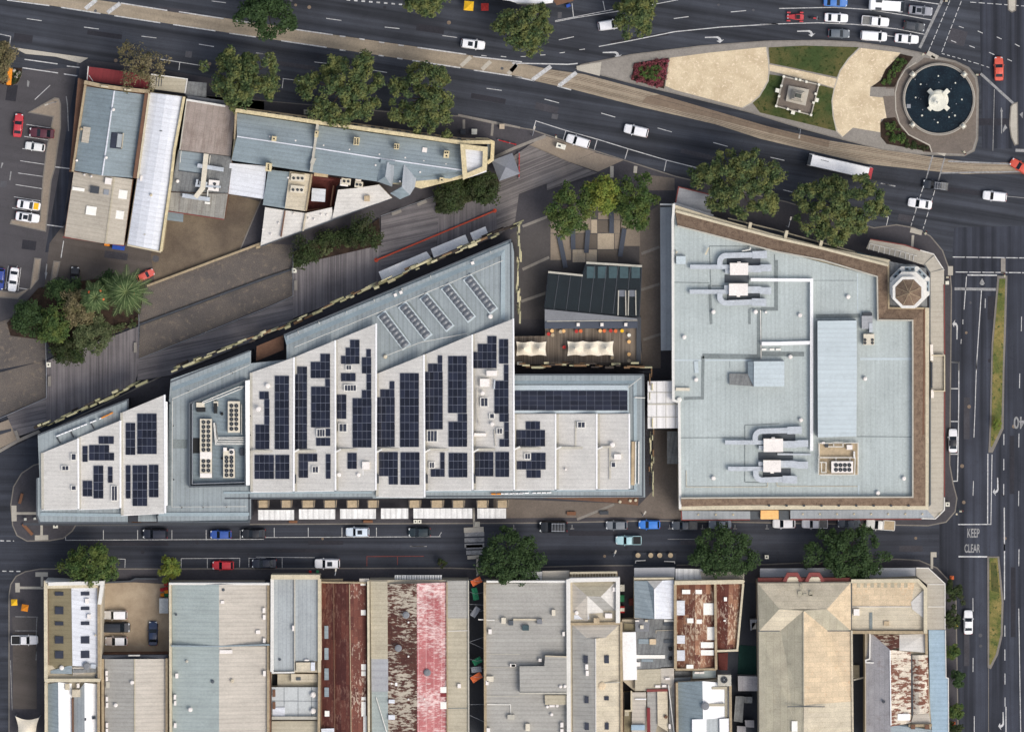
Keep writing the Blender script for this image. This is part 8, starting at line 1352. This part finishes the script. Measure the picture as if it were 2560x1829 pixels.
tree('planter_tree', 'dark planter tree left in the bed below the cream corner parapet', q1('11', 1670, 145), 34, 38, 5.5, 'leaf_dark', .24, group=BD, z0=.5); tree('planter_tree', 'dark planter tree right in the bed beside the slate umbrella', q1('11', 1975, 60), 36, 40, 6, 'leaf_dark', .24, group=BD, z0=.5); tree('planter_tree', 'low dark bush between the two trees below the cream corner parapet', q1('11', 1820, 75), 24, 16, 2.8, 'leaf_dark', .24, group=BD, z0=.5)
VG = 'small street trees beside the right hand road'
for lab, x, y, rx, ry, m in (('dark small tree by the corner awning, first under the red post', 1665, 420, 23, 32, 'leaf_dark'), ('dark small tree beside the yellow umbrella', 1652, 640, 18, 28, 'leaf_dark'), ('light green small tree beside the top of the pale blue awning', 1652, 930, 18, 22, 'leaf_lush'), ('dark small tree where the pale blue awning steps out', 1690, 1150, 19, 22, 'leaf_street'), ('small green tree in the gap below the awning step', 1690, 1432, 15, 19, 'leaf_lush'), ('dark small tree at the lower end beside the pale blue awning', 1672, 1600, 19, 18, 'leaf_dark')): tree('young_tree', lab, q1('33', x, y), rx, ry, 4.5, m, .2, .8, group=VG, clump=.7, nclump=26)
tree('planter_bush', 'tiny dark bush standing at the kerb left of the zebra crossing', q1('31', 1600, 165), 10, 12, 2.5, 'leaf_dark', .14, .5, group=None, clump=.4, nclump=14)
tree('planter_bush', 'yellow flowering bush on the median verge', q1('23', 2040, 545), 13, 13, 1.8, 'leaf_lime', .14, .5, group=None, clump=.5, nclump=14)
# flower and shrub beds
def shrubs(label, rc, poly, n, m, hgt, r_=.45, name='shrub_bed', size=.14):
    pts = q(rc, *poly); seed[0] += 1; rng = np.random.default_rng(seed[0]); xs = [p[0] for p in pts]; ys = [p[1] for p in pts]; cl = []
    def inside(x, y):
        c = False; k = len(pts)
        for i in range(k):
            x1, y1 = pts[i]; x2, y2 = pts[i - 1]
            if (y1 > y) != (y2 > y) and x < (x2 - x1) * (y - y1) / (y2 - y1) + x1: c = not c
        return c
    base = P(sum(xs) / len(xs), sum(ys) / len(ys), .2)
    while len(cl) < n:
        x, y = rng.uniform(min(xs), max(xs)), rng.uniform(min(ys), max(ys))
        if inside(x, y): p = P(x, y, .2); cl.append((p.x - base.x, p.y - base.y, rng.uniform(.1, hgt), r_ * rng.uniform(.6, 1.2)))
    r = root(name, label, 'plants', base); leafmesh('foliage', leaves(cl, 30, size, rng), m, r)
shrubs('flower bed of red and pink blooms in the park nose', '02', (1052, 548, 1345, 502, 1305, 760, 1032, 688), 130, 'flower_red', .5, name='flower_bed'); shrubs('green leafy clump in the middle of the red flower bed', '02', (1090, 580, 1280, 565, 1265, 690, 1100, 680), 60, 'leaf_shrub', .9, .5)
shrubs('row of green shrubs in the dark bed above the fountain path', '03', (1190, 500, 1260, 520, 1180, 640, 1110, 730, 1050, 720, 1090, 640), 40, 'leaf_shrub', .7); shrubs('green shrubs in the dark bed below the fountain path', '03', (1080, 1060, 1150, 1050, 1260, 1190, 1240, 1225, 1110, 1210), 46, 'leaf_shrub', .8); shrubs('sparse low brown plants at the tip of the lower park bed', '03', (1260, 1200, 1440, 1270, 1450, 1300, 1250, 1265), 24, 'leaf_dark', .3)
for poly in ((330, 650, 370, 690, 380, 740, 330, 740), (560, 590, 660, 590, 640, 640, 560, 650), (760, 520, 850, 510, 850, 560, 760, 570), (1750, 170, 1890, 130, 1890, 170, 1750, 200), (1550, 220, 1590, 220, 1590, 270, 1550, 280)): shrubs({330: 'grey green groundcover at the left tip of the boardwalk bed', 560: 'grey green groundcover in front of the low planter bush', 760: 'grey green groundcover near the tallest planter tree', 1750: 'grey green groundcover between the trees below the corner parapet', 1550: 'grey green groundcover at the left tip of the bed below the corner parapet'}[poly[0]], '11', poly, 26, 'leaf_grey', .8, .4)
shrubs('weedy grey shrubs beside the steel railing at the planting bed corner', '10', (980, 1260, 1180, 1190, 1180, 1250, 990, 1310), 26, 'leaf_grey', .6)
# palms
def palm(label, c, r_, h, n=30, sd=1):
    rng = random.Random(sd); base = P(*c, h); r = root('palm_tree', label, 'palm tree', (base.x, base.y, .2), 'date palms in the garden bed'); Lr = r_ * S
    MB().tube([(base.x, base.y, .2), (base.x + .05, base.y, h * .5), (base.x, base.y, h)], .42, 'bark', 10, .36).build('trunk', r); bb = MB()
    for i in range(n):
        lay = i % 3; a = 2 * math.pi * (i / n) + rng.uniform(-.06, .06); L_ = Lr * rng.uniform(.9, 1.05) * (1, .82, .6)[lay]; up = (.5, 1.2, 1.9)[lay]; u = Vector((math.cos(a), math.sin(a), 0)); sd_ = Vector((-math.sin(a), math.cos(a), 0)); K = 14
        f = lambda t: Vector((base.x, base.y, h)) + u * L_ * t + Vector((0, 0, up * math.sin(t * 2.3) - 1.6 * t * t))
        for k in range(K):
            t = .1 + .9 * k / K; c0, c1 = f(t), f(t + .9 / K * .62); wd = .78 * math.sin(math.pi * min(1, t * .8 + .16)) + .08
            for s_ in (-1, 1): tip = f(t + .09) + sd_ * s_ * wd - Vector((0, 0, .22)); bb.add([c0, c1, tip + u * .1, tip - u * .02], [[0, 1, 2, 3]], 'leaf_palm')
        bb.tube([f(k / 6) + Vector((0, 0, .03)) for k in range(7)], .085, 'frond_rib', 4, .04)
    bb.build('crown', r)
    for a in (.9, -.2, 2.4): MB().lathe((base.x + math.cos(a) * 1.6, base.y + math.sin(a) * 1.6), [(.12, h + .3), (.3, h + .7), (.1, h + 1.0)], 'cloth_orange', 8).build('date_cluster', r)
palm('large date palm with long arching fronds and orange fruit', d1(280, 648), 66, 9, 36, 3); palm('smaller date palm half hidden between the bushes', d1(212, 660), 44, 8.4, 27, 5)

# ============================================================ FOUNTAIN, MONUMENT, FURNITURE
fc = q1('03', 1540, 855); k1 = 1 / 3.444
r = root('fountain', 'large round fountain with dark water and white tiered centre', 'fountain', P(*fc, .15)); px = lambda v: v * k1 * S
c0 = P(*fc, .5); bb = MB(); bb.lathe(c0, [(px(312), .1), (px(312), .95), (px(292), .95), (px(292), .5)], 'stone_pale', 96); bb.build('pool_rim', r); MB().strip([P(*p, 1.0) for p in circ(*fc, 303 * k1, 96)], .25, .9, 1.0, 'concrete_grey', True).build('rim_coping', r)
MB().cyl(c0, px(293), .1, .66, 'pool_water', 96).build('water', r)
for x, y in ((1320, 642), (1762, 642), (1318, 1075), (1752, 1085)):
    p = P(*q1('03', x, y), 2.0); an = math.atan2(p.y - c0.y, p.x - c0.x); o = MB().box(p, 1.1, 1.0, .1, 1.5, an, 'stone_pale').build('pedestal', r); MB().lathe(p, [(.3, 1.5), (.36, 1.8), (.16, 2.0), (.3, 2.3), (.1, 2.5)], 'stone_white', 12).build('urn', o)
c1 = P(*q1('03', 1538, 860), 1.5); MB().lathe(c1, [(px(86), .6), (px(86), 1.2), (px(78), 1.4)], 'stone_white', 36).build('centre_base', r)
for a in (45, 135, -45, -135): MB().box((c1.x + math.cos(R(a)) * px(92), c1.y + math.sin(R(a)) * px(92)), 1.3, .9, .6, 1.7, R(a), 'stone_white').build('buttress', r)
c2 = P(*q1('03', 1527, 885), 4.0); MB().lathe(c2, [(.5, 1.3), (.45, 3.0), (px(40), 3.4), (px(74), 4.0), (px(74), 4.15), (px(66), 4.1), (px(30), 3.9)], 'stone_white', 36).build('upper_bowl', r); MB().lathe(c2, [(.35, 3.9), (.3, 4.8), (px(28), 5.2), (px(30), 5.35), (.2, 5.3), (.12, 6.0)], 'stone_white', 24).build('finial', r)
for x, y, s_ in ((1535, 655, 8), (1383, 727, 8), (1682, 715, 8), (1340, 840, 8), (1738, 857, 8), (1395, 995, 9), (1678, 995, 9), (1530, 1055, 8), (1436, 728, 5), (1365, 845, 4), (1385, 855, 4), (1400, 945, 6), (1500, 1030, 6), (1628, 1008, 7), (1690, 895, 5), (1655, 972, 4), (1645, 765, 5), (1335, 685, 6), (1540, 710, 6)):
    p = P(*q1('03', x, y), .9); MB().lathe(p, [(px(s_) * .7, .55), (px(s_), .78), (px(s_) * .5, .95)], 'stone_white' if s_ > 6 else 'steel_grey', 10).build('water_jet', r)
o = MB().box(P(*q1('03', 1280, 915), .7), .8, .8, .4, .72, 0, 'steel_grey').build('pump_cover', r)
m0 = q1('03', 325, 825); r = root('monument', 'square stone monument on a railed brown platform in the lawn', 'monument', P(*m0, .2)); an = R(-14); c = P(*m0, 1)
sq = q('03', 205, 660, 508, 730, 440, 992, 140, 915); MB().prism(W(sq, .8), .1, .8, 'concrete_grey').build('platform', r); MB().prism(W(q('03', 215, 672, 497, 737, 433, 980, 152, 908), .84), .5, .86, 'path_tan').build('paving', r); MB().strip(W(sq, 1.3), .2, .7, 1.35, 'concrete_pale', True).build('balustrade', r)
pd = q('03', 248, 738, 423, 772, 392, 912, 222, 870); MB().prism(W(pd, 1.6), .8, 1.6, 'stone_pale').build('plinth', r); cc = P(*m0, 3.2); MB().box(cc, 2.6, 2.2, 1.6, 2.6, R(-12), 'stone_pale', taper=.8).build('pedestal', r); MB().box(cc, 1.8, 1.5, 2.6, 5.2, R(-12), 'concrete_pale', taper=.75).build('shaft', r); MB().box(cc, 1.2, .8, 5.2, 5.8, R(-12), 'bronze', taper=.8).build('sculpture', r)
for x, y in ((150, 780), (488, 862), (285, 968)): MB().box(P(*q1('03', x, y), 1.2), .75, .8, .1, 1.3, an, 'stone_white').build('entry_pier', r)
for x, y in ((205, 660), (508, 730), (440, 992), (140, 915), (310, 682), (345, 690), (400, 705), (185, 740), (165, 830), (480, 810), (460, 885), (240, 940), (340, 960)): MB().box(P(*q1('03', x, y), 1.5), .45, .45, .7, 1.7, an, 'stone_white').build('rail_post', r)
def bench(label, rc, x, y, L_, W_, ang, m, slat=False, z0=.14, name='bench', grp=None, h=.45):
    p = P(*q1(rc, x, y), h); r = root(name, label, 'bench', (p.x, p.y, z0), grp); MB().box(p, L_, W_, z0 + h - .1, z0 + h, R(ang), m).build('seat', r)
    for t in (-.38, .38): MB().box((p.x + math.cos(R(ang)) * L_ * t, p.y + math.sin(R(ang)) * L_ * t), .25, W_ * .8, z0 - .02, z0 + h - .09, R(ang), 'steel_dark').build('leg', r)
SL = 'long slate benches on the plaza'
for lab, a in (('longest slate bench, slanting toward the glass pavilion', (405, 480, 462, 755)), ('slate bench under the largest plaza tree, second from the left', (525, 420, 527, 598)), ('slate bench between the two pale paving squares', (655, 430, 640, 628)), ('slate bench half under the yellow flecked plaza tree', (858, 250, 858, 458)), ('slate bench slanting at the right end of the plaza paving', (968, 420, 930, 660))):
    A, B = P(*q1('12', a[0], a[1]), .6), P(*q1('12', a[2], a[3]), .6); bench(lab, '12', (a[0] + a[2]) / 2, (a[1] + a[3]) / 2, (B - A).length, .92, math.degrees(math.atan2(B.y - A.y, B.x - A.x)), 'bench_slate', grp=SL)
GB = 'grey slatted benches on the boardwalk'
for lab, rc, x, y, ang in (('grey bench on the boardwalk below the white lidded bin at the left', '20', 427, 180, 90), ('grey bench on the boardwalk beside the creek railing corner', '10', 1166, 1440, 90), ('grey bench on the boardwalk beside the creek bed end', '11', 343, 905, 90), ('grey bench on the upper boardwalk edge, left of the pair', '11', 1210, 280, 20), ('grey bench on the upper boardwalk edge, right of the pair', '11', 1430, 197, 22), ('pale bench block at the west tip of the boardwalk', '20', 148, 645, 110)): bench(lab, rc, x, y, 2.0, .62, ang, 'concrete_grey', grp=GB, z0=.42)
bench('rust brown timber bench on the paved western tip', '20', 180, 1190, 2.1, .55, 75, 'timber_rust'); bench('rust brown timber bench slanting above the lower ramp marker', '20', 238, 1455, 2.9, .6, -48, 'timber_rust'); bench('brown timber bench on the footpath under the side street awnings', '21', 965, 1388, 1.9, .55, 0, 'timber_rust'); bench('brown bench frame beside the white awning gap', '21', 320, 1390, 1.7, .5, 0, 'timber_rust')
for lab, x, y in (('dark cafe bench on the tan forecourt, west of the bicycle rack', 512, 1318), ('bicycle rack with bikes on the tan forecourt', 792, 1312)): bench(lab, '22', x, y, 1.8, .7, 0, 'timber_rust' if x < 600 else 'steel_dark')
p0, p1 = P(*q1('11', 1035, 690), 1.0), P(*q1('11', 2055, 265), 1.0); r = root('handrail', 'long straight orange red handrail across the timber boardwalk', 'handrail', (p0.x, p0.y, .42)); MB().tube([p0, p1], .16, 'rail_orange', 8).build('rail', r)
for i in range(13): p = p0.lerp(p1, i / 12); MB().tube([(p.x, p.y, .4), (p.x, p.y, 1.0)], .08, 'rail_orange').build('post', r)
for e in (p0, p1): MB().cyl(e, .42, .42, .55, 'rail_orange', 14).build('end_plate', r)
def barrier(label, rc, a, m='plastic_red'):
    A, B = W(q(rc, *a), 1.0); r = root('safety_barrier', label, 'barrier', (A.x, A.y, .14)); n = max(2, int((B - A).length / 1.2)); MB().tube([A, B], .09, m).build('rail', r)
    for i in range(n + 1): p = A.lerp(B, i / n); MB().cyl(p, .16, .12, 1.05, m if i % 2 else 'steel_grey', 8).build('post', r)
barrier('red barrier rail on the footpath before the cream corner parapet', '01', (2085, 1205, 2235, 1245)); barrier('red post and chain barrier beside the slate umbrella', '02', (62, 1315, 60, 1530))
def bin_(label, rc, x, y, m='stone_white', s_=.95, z0=.12, hole=True):
    p = P(*q1(rc, x, y), 1); r = root('litter_bin', label, 'bin', (p.x, p.y, z0)); MB().box(p, s_ * .85, s_ * .85, z0 - .02, z0 + .9, 0, 'steel_grey').build('body', r); MB().box(p, s_, s_, z0 + .9, z0 + 1.0, 0, m).build('lid', r)
    if hole: MB().cyl(p, .17, z0 + .98, z0 + 1.02, 'fan_dark', 12).build('opening', r)
bin_('white lidded bin at the boardwalk railing on the left', '20', 418, 38, z0=.42); bin_('white lidded bin on the boardwalk beside the creek bed end', '11', 330, 778, z0=.42); bin_('white lidded bin on the paved western tip', '20', 478, 1424); bin_('white lidded bin on the footpath before the beige hall', '33', 58, 112, s_=.75); bin_('white lidded bin at the corner of the right hand road', '23', 1615, 1240, s_=.85); bin_('left bin of the white pair below the side street awnings', '21', 1373, 1388, s_=.75); bin_('right bin of the white pair below the side street awnings', '21', 1408, 1388, s_=.75); bin_('small white bin near the ramp on the western tip', '20', 218, 1368, s_=.5, hole=False); bin_('smaller white bin nearest the building on the western tip', '20', 300, 1363, s_=.45, hole=False); bin_('white bin under the signals beside the corner awning', '13', 1612, 885, s_=.7, hole=False)
bin_('left square bin of the white pair on the footpath before the cream terrace', '01', 432, 965, 'concrete_pale', .95); bin_('right square bin of the white pair before the cream terrace', '01', 545, 980, 'concrete_pale', .95); bin_('white utility cabinet on the footpath near the cream corner parapet', '01', 1880, 1135, 'stone_white', 1.1, hole=False); bin_('white utility box near the avenue kerb', '01', 2118, 1090, 'tan_slab', 1.0, hole=False); bin_('small red litter bin on the side street kerb', '31', 467, 238, 'plastic_red', .5, hole=False); bin_('small green litter bin beside the red one on the side street kerb', '31', 530, 238, 'plastic_green', .55, hole=False)
p = P(*q1('02', 422, 1260), 1.5); r = root('kiosk', 'small white kiosk box with round vents beside the parked white SUV', 'kiosk', (p.x, p.y, .13)); MB().box(p, 1.9, 1.0, .12, 1.6, R(-16), 'stone_white').build('body', r); MB().box((p.x - .3, p.y + .1), .5, .4, 1.58, 1.66, R(-16), 'steel_dark').build('vent', r)
def umbrella(label, rc, x, y, s_, m, h=2.6, ang=0, pyr=False, z0=.12, name='cafe_umbrella', grp=None):
    p = P(*q1(rc, x, y), h); r = root(name, label, 'umbrella', (p.x, p.y, z0), grp); MB().tube([(p.x, p.y, z0), (p.x, p.y, h)], .05, 'steel_grey').build('pole', r); hh = s_ / 2; a = R(ang); ca, sa = math.cos(a), math.sin(a)
    q4 = [(p.x + (u * ca - v * sa) * hh, p.y + (u * sa + v * ca) * hh, h - (.45 if not pyr else .9)) for u, v in ((-1, -1), (1, -1), (1, 1), (-1, 1))]; bb = MB()
    for i in range(4): bb.add([q4[i], q4[(i + 1) % 4], (p.x, p.y, h + .1)], [[0, 1, 2]], m if not pyr or i % 2 else pyr)
    bb.build('canopy', r)
umbrella('square yellow cafe umbrella near the kerb at the lower left', '30', 120, 505, 1.25, 'cloth_yellow', 2.5, 2, grp='yellow umbrellas'); umbrella('square orange yellow cafe umbrella, right of the yellow one', '30', 212, 552, 1.35, 'plastic_orange', 2.5, -10, grp='yellow umbrellas'); umbrella('small yellow umbrella beside the dark tree by the right hand road', '33', 1685, 692, .9, 'cloth_yellow', 2.4); umbrella('yellow cafe umbrella at the top edge', '01', 1832, 52, 1.9, 'cloth_yellow', 2.5, -5); umbrella('red cafe umbrella at the top edge', '01', 1970, 62, 1.5, 'cloth_red', 2.5); umbrella('slate grey pyramid shade umbrella beside the red chain barrier', '01', 2150, 1440, 4.4, 'cloth_slate', 4.0, 20, 'cloth_grey'); umbrella('coral parasol at the lower right by the pale blue awning', '33', 1665, 1550, .9, 'cloth_orange', 2.4); umbrella('coral post cap above the dark corner tree', '33', 1652, 292, .8, 'cloth_orange', 2.4)
# cream shade sail on the lower left corner
c4 = [P(*q1('30', x, y), 3.5) for x, y in ((132, 1482), (338, 1492), (335, 1720), (132, 1715))]; r = root('shade_sail', 'large cream shade sail at the lower left corner', 'shade sail', (c4[0].x, c4[0].y, .1)); vs = []; fs = []; n = 10
for i in range(n + 1):
    for j in range(n + 1):
        u, v = i / n, j / n; p = c4[0].lerp(c4[1], u).lerp(c4[3].lerp(c4[2], u), v); p.x += (.5 - u) * 1.2 * math.sin(math.pi * v); p.y += -(.5 - v) * 1.2 * math.sin(math.pi * u); p.z += .9 * math.sin(math.pi * u) * math.sin(math.pi * v); vs.append(p)
for i in range(n):
    for j in range(n): a = i * (n + 1) + j; fs.append([a, a + 1, a + n + 2, a + n + 1])
MB().add(vs, fs, 'cloth_cream').build('sail', r)
for p in c4: MB().tube([(p.x, p.y, .1), (p.x, p.y, 3.7)], .08, 'steel_grey').build('post', r)
# banners hanging across the alley
for lab, x, y, w_, h_, ang, m in (('orange banner at the street mouth of the alley', 1898, 322, 90, 52, 28, 'cloth_orange'), ('tall green banner second from the street in the alley', 1888, 430, 48, 105, 10, 'cloth_green'), ('grey banner third from the street in the alley', 1888, 585, 50, 92, -35, 'cloth_grey'), ('green banner near the alley middle', 1905, 1008, 78, 52, 30, 'cloth_green'), ('grey banner between the green and orange ones deep in the alley', 1898, 1080, 86, 48, 5, 'cloth_grey'), ('orange banner deepest in the alley', 1898, 1148, 96, 55, 32, 'cloth_orange')):
    p = P(*q1('31', x, y), 4.8); r = root('alley_banner', lab, 'banner', (p.x, p.y, 4.5), 'banners strung across the alley'); vs = []; fs = []
    for i in range(7):
        for j in range(3): u, v = (i / 6 - .5) * w_ * S / 3.444, (j / 2 - .5) * h_ * S / 3.444; ca, sa = math.cos(R(ang)), math.sin(R(ang)); vs.append((p.x + u * ca - v * sa, p.y + u * sa + v * ca, 4.8 + .15 * math.sin(i * 1.3 + j)))
    for i in range(6):
        for j in range(2): a = i * 3 + j; fs.append([a, a + 1, a + 4, a + 3])
    MB().add(vs, fs, m).build('cloth', r); MB().tube(W(q('31', 1832, y - 20, x, y, 1962, y - 14), 5.0), .03, 'steel_grey', 5).build('wire', r)
for y0, y1 in ((518, 525), (842, 905), (845, 800), (1382, 1380), (1470, 1530)):
    A, B = W(q('31', 1832, y0, 1965, y1), 5.2); tag(MB().tube([A, B], .035, 'steel_grey', 5).build('alley_wire'), {518: 'wire crossing the alley just above the grey banner', 842: 'wire sloping down to the right in the mid alley', 845: 'wire sloping up to the right in the mid alley', 1382: 'wire crossing the lower alley straight', 1470: 'wire sloping down in the lower alley'}[y0], 'wire')
# skips, crates, cafe seats, planters
def skip(label, rc, x, y, wx, wy, h, m, ang, lid=None, name='skip_bin'):
    p = P(*q1(rc, x, y), h); r = root(name, label, 'skip', (p.x, p.y, .05)); a, b_ = wx / 3.444 * S, wy / 3.444 * S; MB().box(p, a, b_, .05, h, R(ang), m).build('body', r); MB().box(p, a * .96, b_ * .5, h, h + .08, R(ang), lid or m).build('lid', r)
skip('blue dumpster against the south wall of the beige shed', '10', 1018, 580, 105, 40, 1.3, 'plastic_blue', -7); skip('orange yellow bin beside the blue dumpster', '10', 920, 555, 45, 24, 1.2, 'plastic_orange', -7)
for lab, x, y, m in (('red crate furthest up in the parking court pile', 1428, 345, 'plastic_red'), ('red crate left in the parking court pile', 1395, 395, 'plastic_red'), ('red crate right in the parking court pile', 1428, 385, 'plastic_red'), ('yellow crate upper in the parking court pile', 1432, 412, 'plastic_orange'), ('yellow crate lower left in the parking court pile', 1397, 440, 'plastic_orange'), ('green crate in the parking court pile', 1432, 440, 'plastic_green')): skip(lab, '30', x, y, 32, 28, .7, m, 8, name='crate')
skip('pale grey flat store roof beside the crates in the parking court', '30', 1410, 532, 78, 128, 2.2, 'terrace_tile', 0, name='store_box')
for lab, x, y, m in (('green container in the gap beside the cream parapet building', 948, 470, 'plastic_green'), ('red machine with white cap in the dark gap', 950, 565, 'plastic_red'), ('dark red stack at the right side of the gap', 1025, 500, 'maroon_floor'), ('white cap post in the gap below the balcony', 950, 380, 'stone_white')): skip(lab, '32', x, y, 38, 55, 1.6, m, 0, 'stone_white' if 'white' in lab else None, name='gap_store')
CF = 'cafe tables on the dark footpath terrace'
pf = MB().prism(W(q('32', 1045, 70, 1415, 80, 1415, 200, 1045, 205), .22), .1, .22, 'wall_dark'); st(pf.build('cafe_terrace'))
def table(label, rc, x, y, m, z0, grp, r_=.5, chairs=4):
    p = P(*q1(rc, x, y), z0 + .75); r = root('cafe_table', label, 'table', (p.x, p.y, z0), grp); MB().cyl(p, r_, z0 + .7, z0 + .75, m, 14).build('table_top', r); MB().tube([(p.x, p.y, z0), (p.x, p.y, z0 + .72)], .06, 'steel_dark').build('pedestal', r)
for i, (x, lab) in enumerate(((1085, 'tan cafe table furthest left on the dark footpath terrace'), (1195, 'tan cafe table second from the left on the dark footpath terrace'), (1272, 'tan cafe table second from the right on the dark footpath terrace'), (1365, 'tan cafe table furthest right on the dark footpath terrace'))): table(lab, '32', x, 98, 'hood_tan', .22, CF)
A = MB().strip(W(q('32', 1062, 165, 1068, 145, 1150, 142), 1.0), .15, .2, 1.0, 'parapet_white'); tag(A.build('terrace_rail'), 'white L shaped rail at the left of the cafe terrace', 'rail'); A = MB().strip(W(q('32', 1310, 150, 1400, 152, 1402, 170), 1.0), .15, .2, 1.0, 'parapet_white'); tag(A.build('terrace_rail'), 'white L shaped rail at the right of the cafe terrace', 'rail')
TT = 'bistro tables on the roof terrace'
for x, y, m, lab in ((345, 1298, 'cloth_peach', 'peach'), (315, 1325, 'cloth_red', 'red'), (350, 1335, 'hood_tan', 'tan'), (418, 1305, 'hood_tan', 'tan'), (445, 1300, 'cloth_peach', 'peach'), (555, 1302, 'cloth_red', 'red'), (592, 1300, 'cloth_orange', 'orange'), (760, 1298, 'cloth_peach', 'peach'), (795, 1298, 'cloth_orange', 'orange'), (850, 1298, 'cloth_red', 'red'), (892, 1300, 'cloth_orange', 'orange'), (948, 1298, 'cloth_yellow', 'yellow'), (1008, 1335, 'stone_white', 'white'), (1008, 1392, 'cloth_peach', 'peach'), (1008, 1500, 'cloth_peach', 'peach'), (1008, 1555, 'hood_tan', 'tan'), (862, 1530, 'hood_tan', 'tan'), (450, 1438, 'cloth_red', 'red')):
    table(f'{lab} topped bistro table on the brown roof terrace', '12', x, y, m, 4.0, TT, .36)
skip('slender white planter box at the left of the roof terrace', '12', 65, 1578, 45, 24, 4.7, 'stone_white', 0, name='planter_box')
# street lamps, signals, poles
def lamp(label, rc, x, y, h, arm, ang, m='steel_grey', grp='street lamps'):
    p = P(*q1(rc, x, y), 0); r = root('street_lamp', label, 'street lamp', (p.x, p.y, .1), grp); MB().tube([(p.x, p.y, .1), (p.x, p.y, h)], .09, m, 8, .06).build('pole', r); e = (p.x + math.cos(R(ang)) * arm, p.y + math.sin(R(ang)) * arm); MB().tube([(p.x, p.y, h - .1), (e[0], e[1], h + .3)], .05, m).build('arm', r); MB().box(e, .7, .3, h + .22, h + .36, R(ang), 'concrete_pale').build('lamp_head', r)
lamp('street lamp at the kerb by the cream corner parapet', '02', 175, 1165, 8, 1.6, 75); lamp('street lamp on the footpath in front of the corner store tree', '13', 225, 395, 8, 1.8, 75); lamp('street lamp in the park beside the tram line', '03', 330, 1110, 8, 1.5, -100); lamp('street lamp on the side street before the cream parapet shops', '32', 870, 78, 7, 1.0, 70); lamp('street lamp on the tan forecourt corner', '22', 1120, 1318, 6, .8, 60); lamp('street lamp beside the bins on the south side street', '31', 690, 240, 7, 1.2, 80); lamp('street lamp in the car park nose island', '00', 485, 880, 7, 1.4, 200)
def signal(label, rc, x, y, ang, grp='traffic signals'):
    p = P(*q1(rc, x, y), 0); r = root('traffic_signal', label, 'traffic light', (p.x, p.y, .12), grp); MB().tube([(p.x, p.y, .1), (p.x, p.y, 4.0)], .08, 'plastic_green', 8).build('pole', r); q_ = (p.x + math.cos(R(ang)) * .3, p.y + math.sin(R(ang)) * .3); hd = MB().box(q_, .3, .42, 2.7, 3.8, R(ang), 'trim_black').build('signal_head', r)
    for k, m in enumerate(('tail_red', 'plastic_orange', 'plastic_green')): MB().box((q_[0] + math.cos(R(ang)) * .18, q_[1] + math.sin(R(ang)) * .18), .1, .24, 3.45 - k * .33, 3.7 - k * .33, R(ang), m).build('lens', hd)
    MB().box((p.x, p.y), .5, .35, 3.9, 4.05, R(ang), 'roof_sage').build('cap', r)
for lab, rc, x, y, a in (('traffic signal at the ramp below the crosswalk near the corner store', '13', 1412, 455, 60), ('traffic signal at the corner awning edge of the right hand road', '13', 1600, 830, 0), ('traffic signal at the north end of the grass median', '13', 2090, 820, 90), ('traffic signal at the upper tip of the park island', '03', 1392, 470, 30), ('traffic signal at the right kerb of the fountain island', '03', 1855, 645, 0), ('traffic signal at the lower right of the fountain island', '03', 1745, 1308, -60), ('traffic signal at the stop line by the top edge', '03', 1590, 12, 180), ('traffic signal on the pavement corner by the keep clear box', '23', 1712, 1285, 0), ('traffic signal beside the kiosk box and kerb bays', '02', 378, 1180, 100)): signal(lab, rc, x, y, a)
r = root('flower_planter', 'round planting bed with black edging and an orange canopy frame at the left edge', 'planter', P(*q1('00', 90, 660), .1)); MB().prism(W(q('00', -60, 575, 190, 590, 185, 650, 150, 720, 80, 745, -60, 700), .25), 0, .25, 'soil', 'concrete_pale').build('bed', r); MB().box(P(*q1('00', 82, 660), 2.3), .9, 3.4, 2.0, 2.35, R(-5), 'plastic_orange').build('canopy', r); MB().box(P(*q1('00', 25, 640), 1.6), 2.2, 2.6, .2, 1.6, R(-6), 'trim_black').build('cabinet', r); MB().box(P(*q1('00', 5, 690), 1.8), .8, .6, 1.5, 1.8, 0, 'flower_red').build('sign_panel', r)
for x, y in ((120, 610), (150, 640), (135, 665), (165, 630)): MB().lathe(P(*q1('00', x, y), .5), [(.2, .2), (.42, .45), (.2, .75)], 'concrete_pale', 9).build('boulder', r)
shrubs('dark low planting around the orange canopy at the left edge', '00', (110, 600, 175, 620, 160, 690, 110, 720), 20, 'leaf_dark', .5, .4)
p = P(*q1('02', 500, 55), 0); skip('small blue street box at the top edge bays', '02', 485, 50, 36, 26, 1.1, 'plastic_blue', 20, name='street_box'); skip('grey dark bin on the footpath right of the cream terrace trees', '01', 1782, 1140, 46, 40, 1.2, 'steel_dark', -8, name='street_box'); skip('light grey hatch cover in front of the last white awning', '21', 1905, 1412, 45, 45, .6, 'gutter_pale', 0, name='street_box')
# weights used while building are not needed in the file
for o in list(bpy.data.objects):
    if '_w' in o: del o['_w']
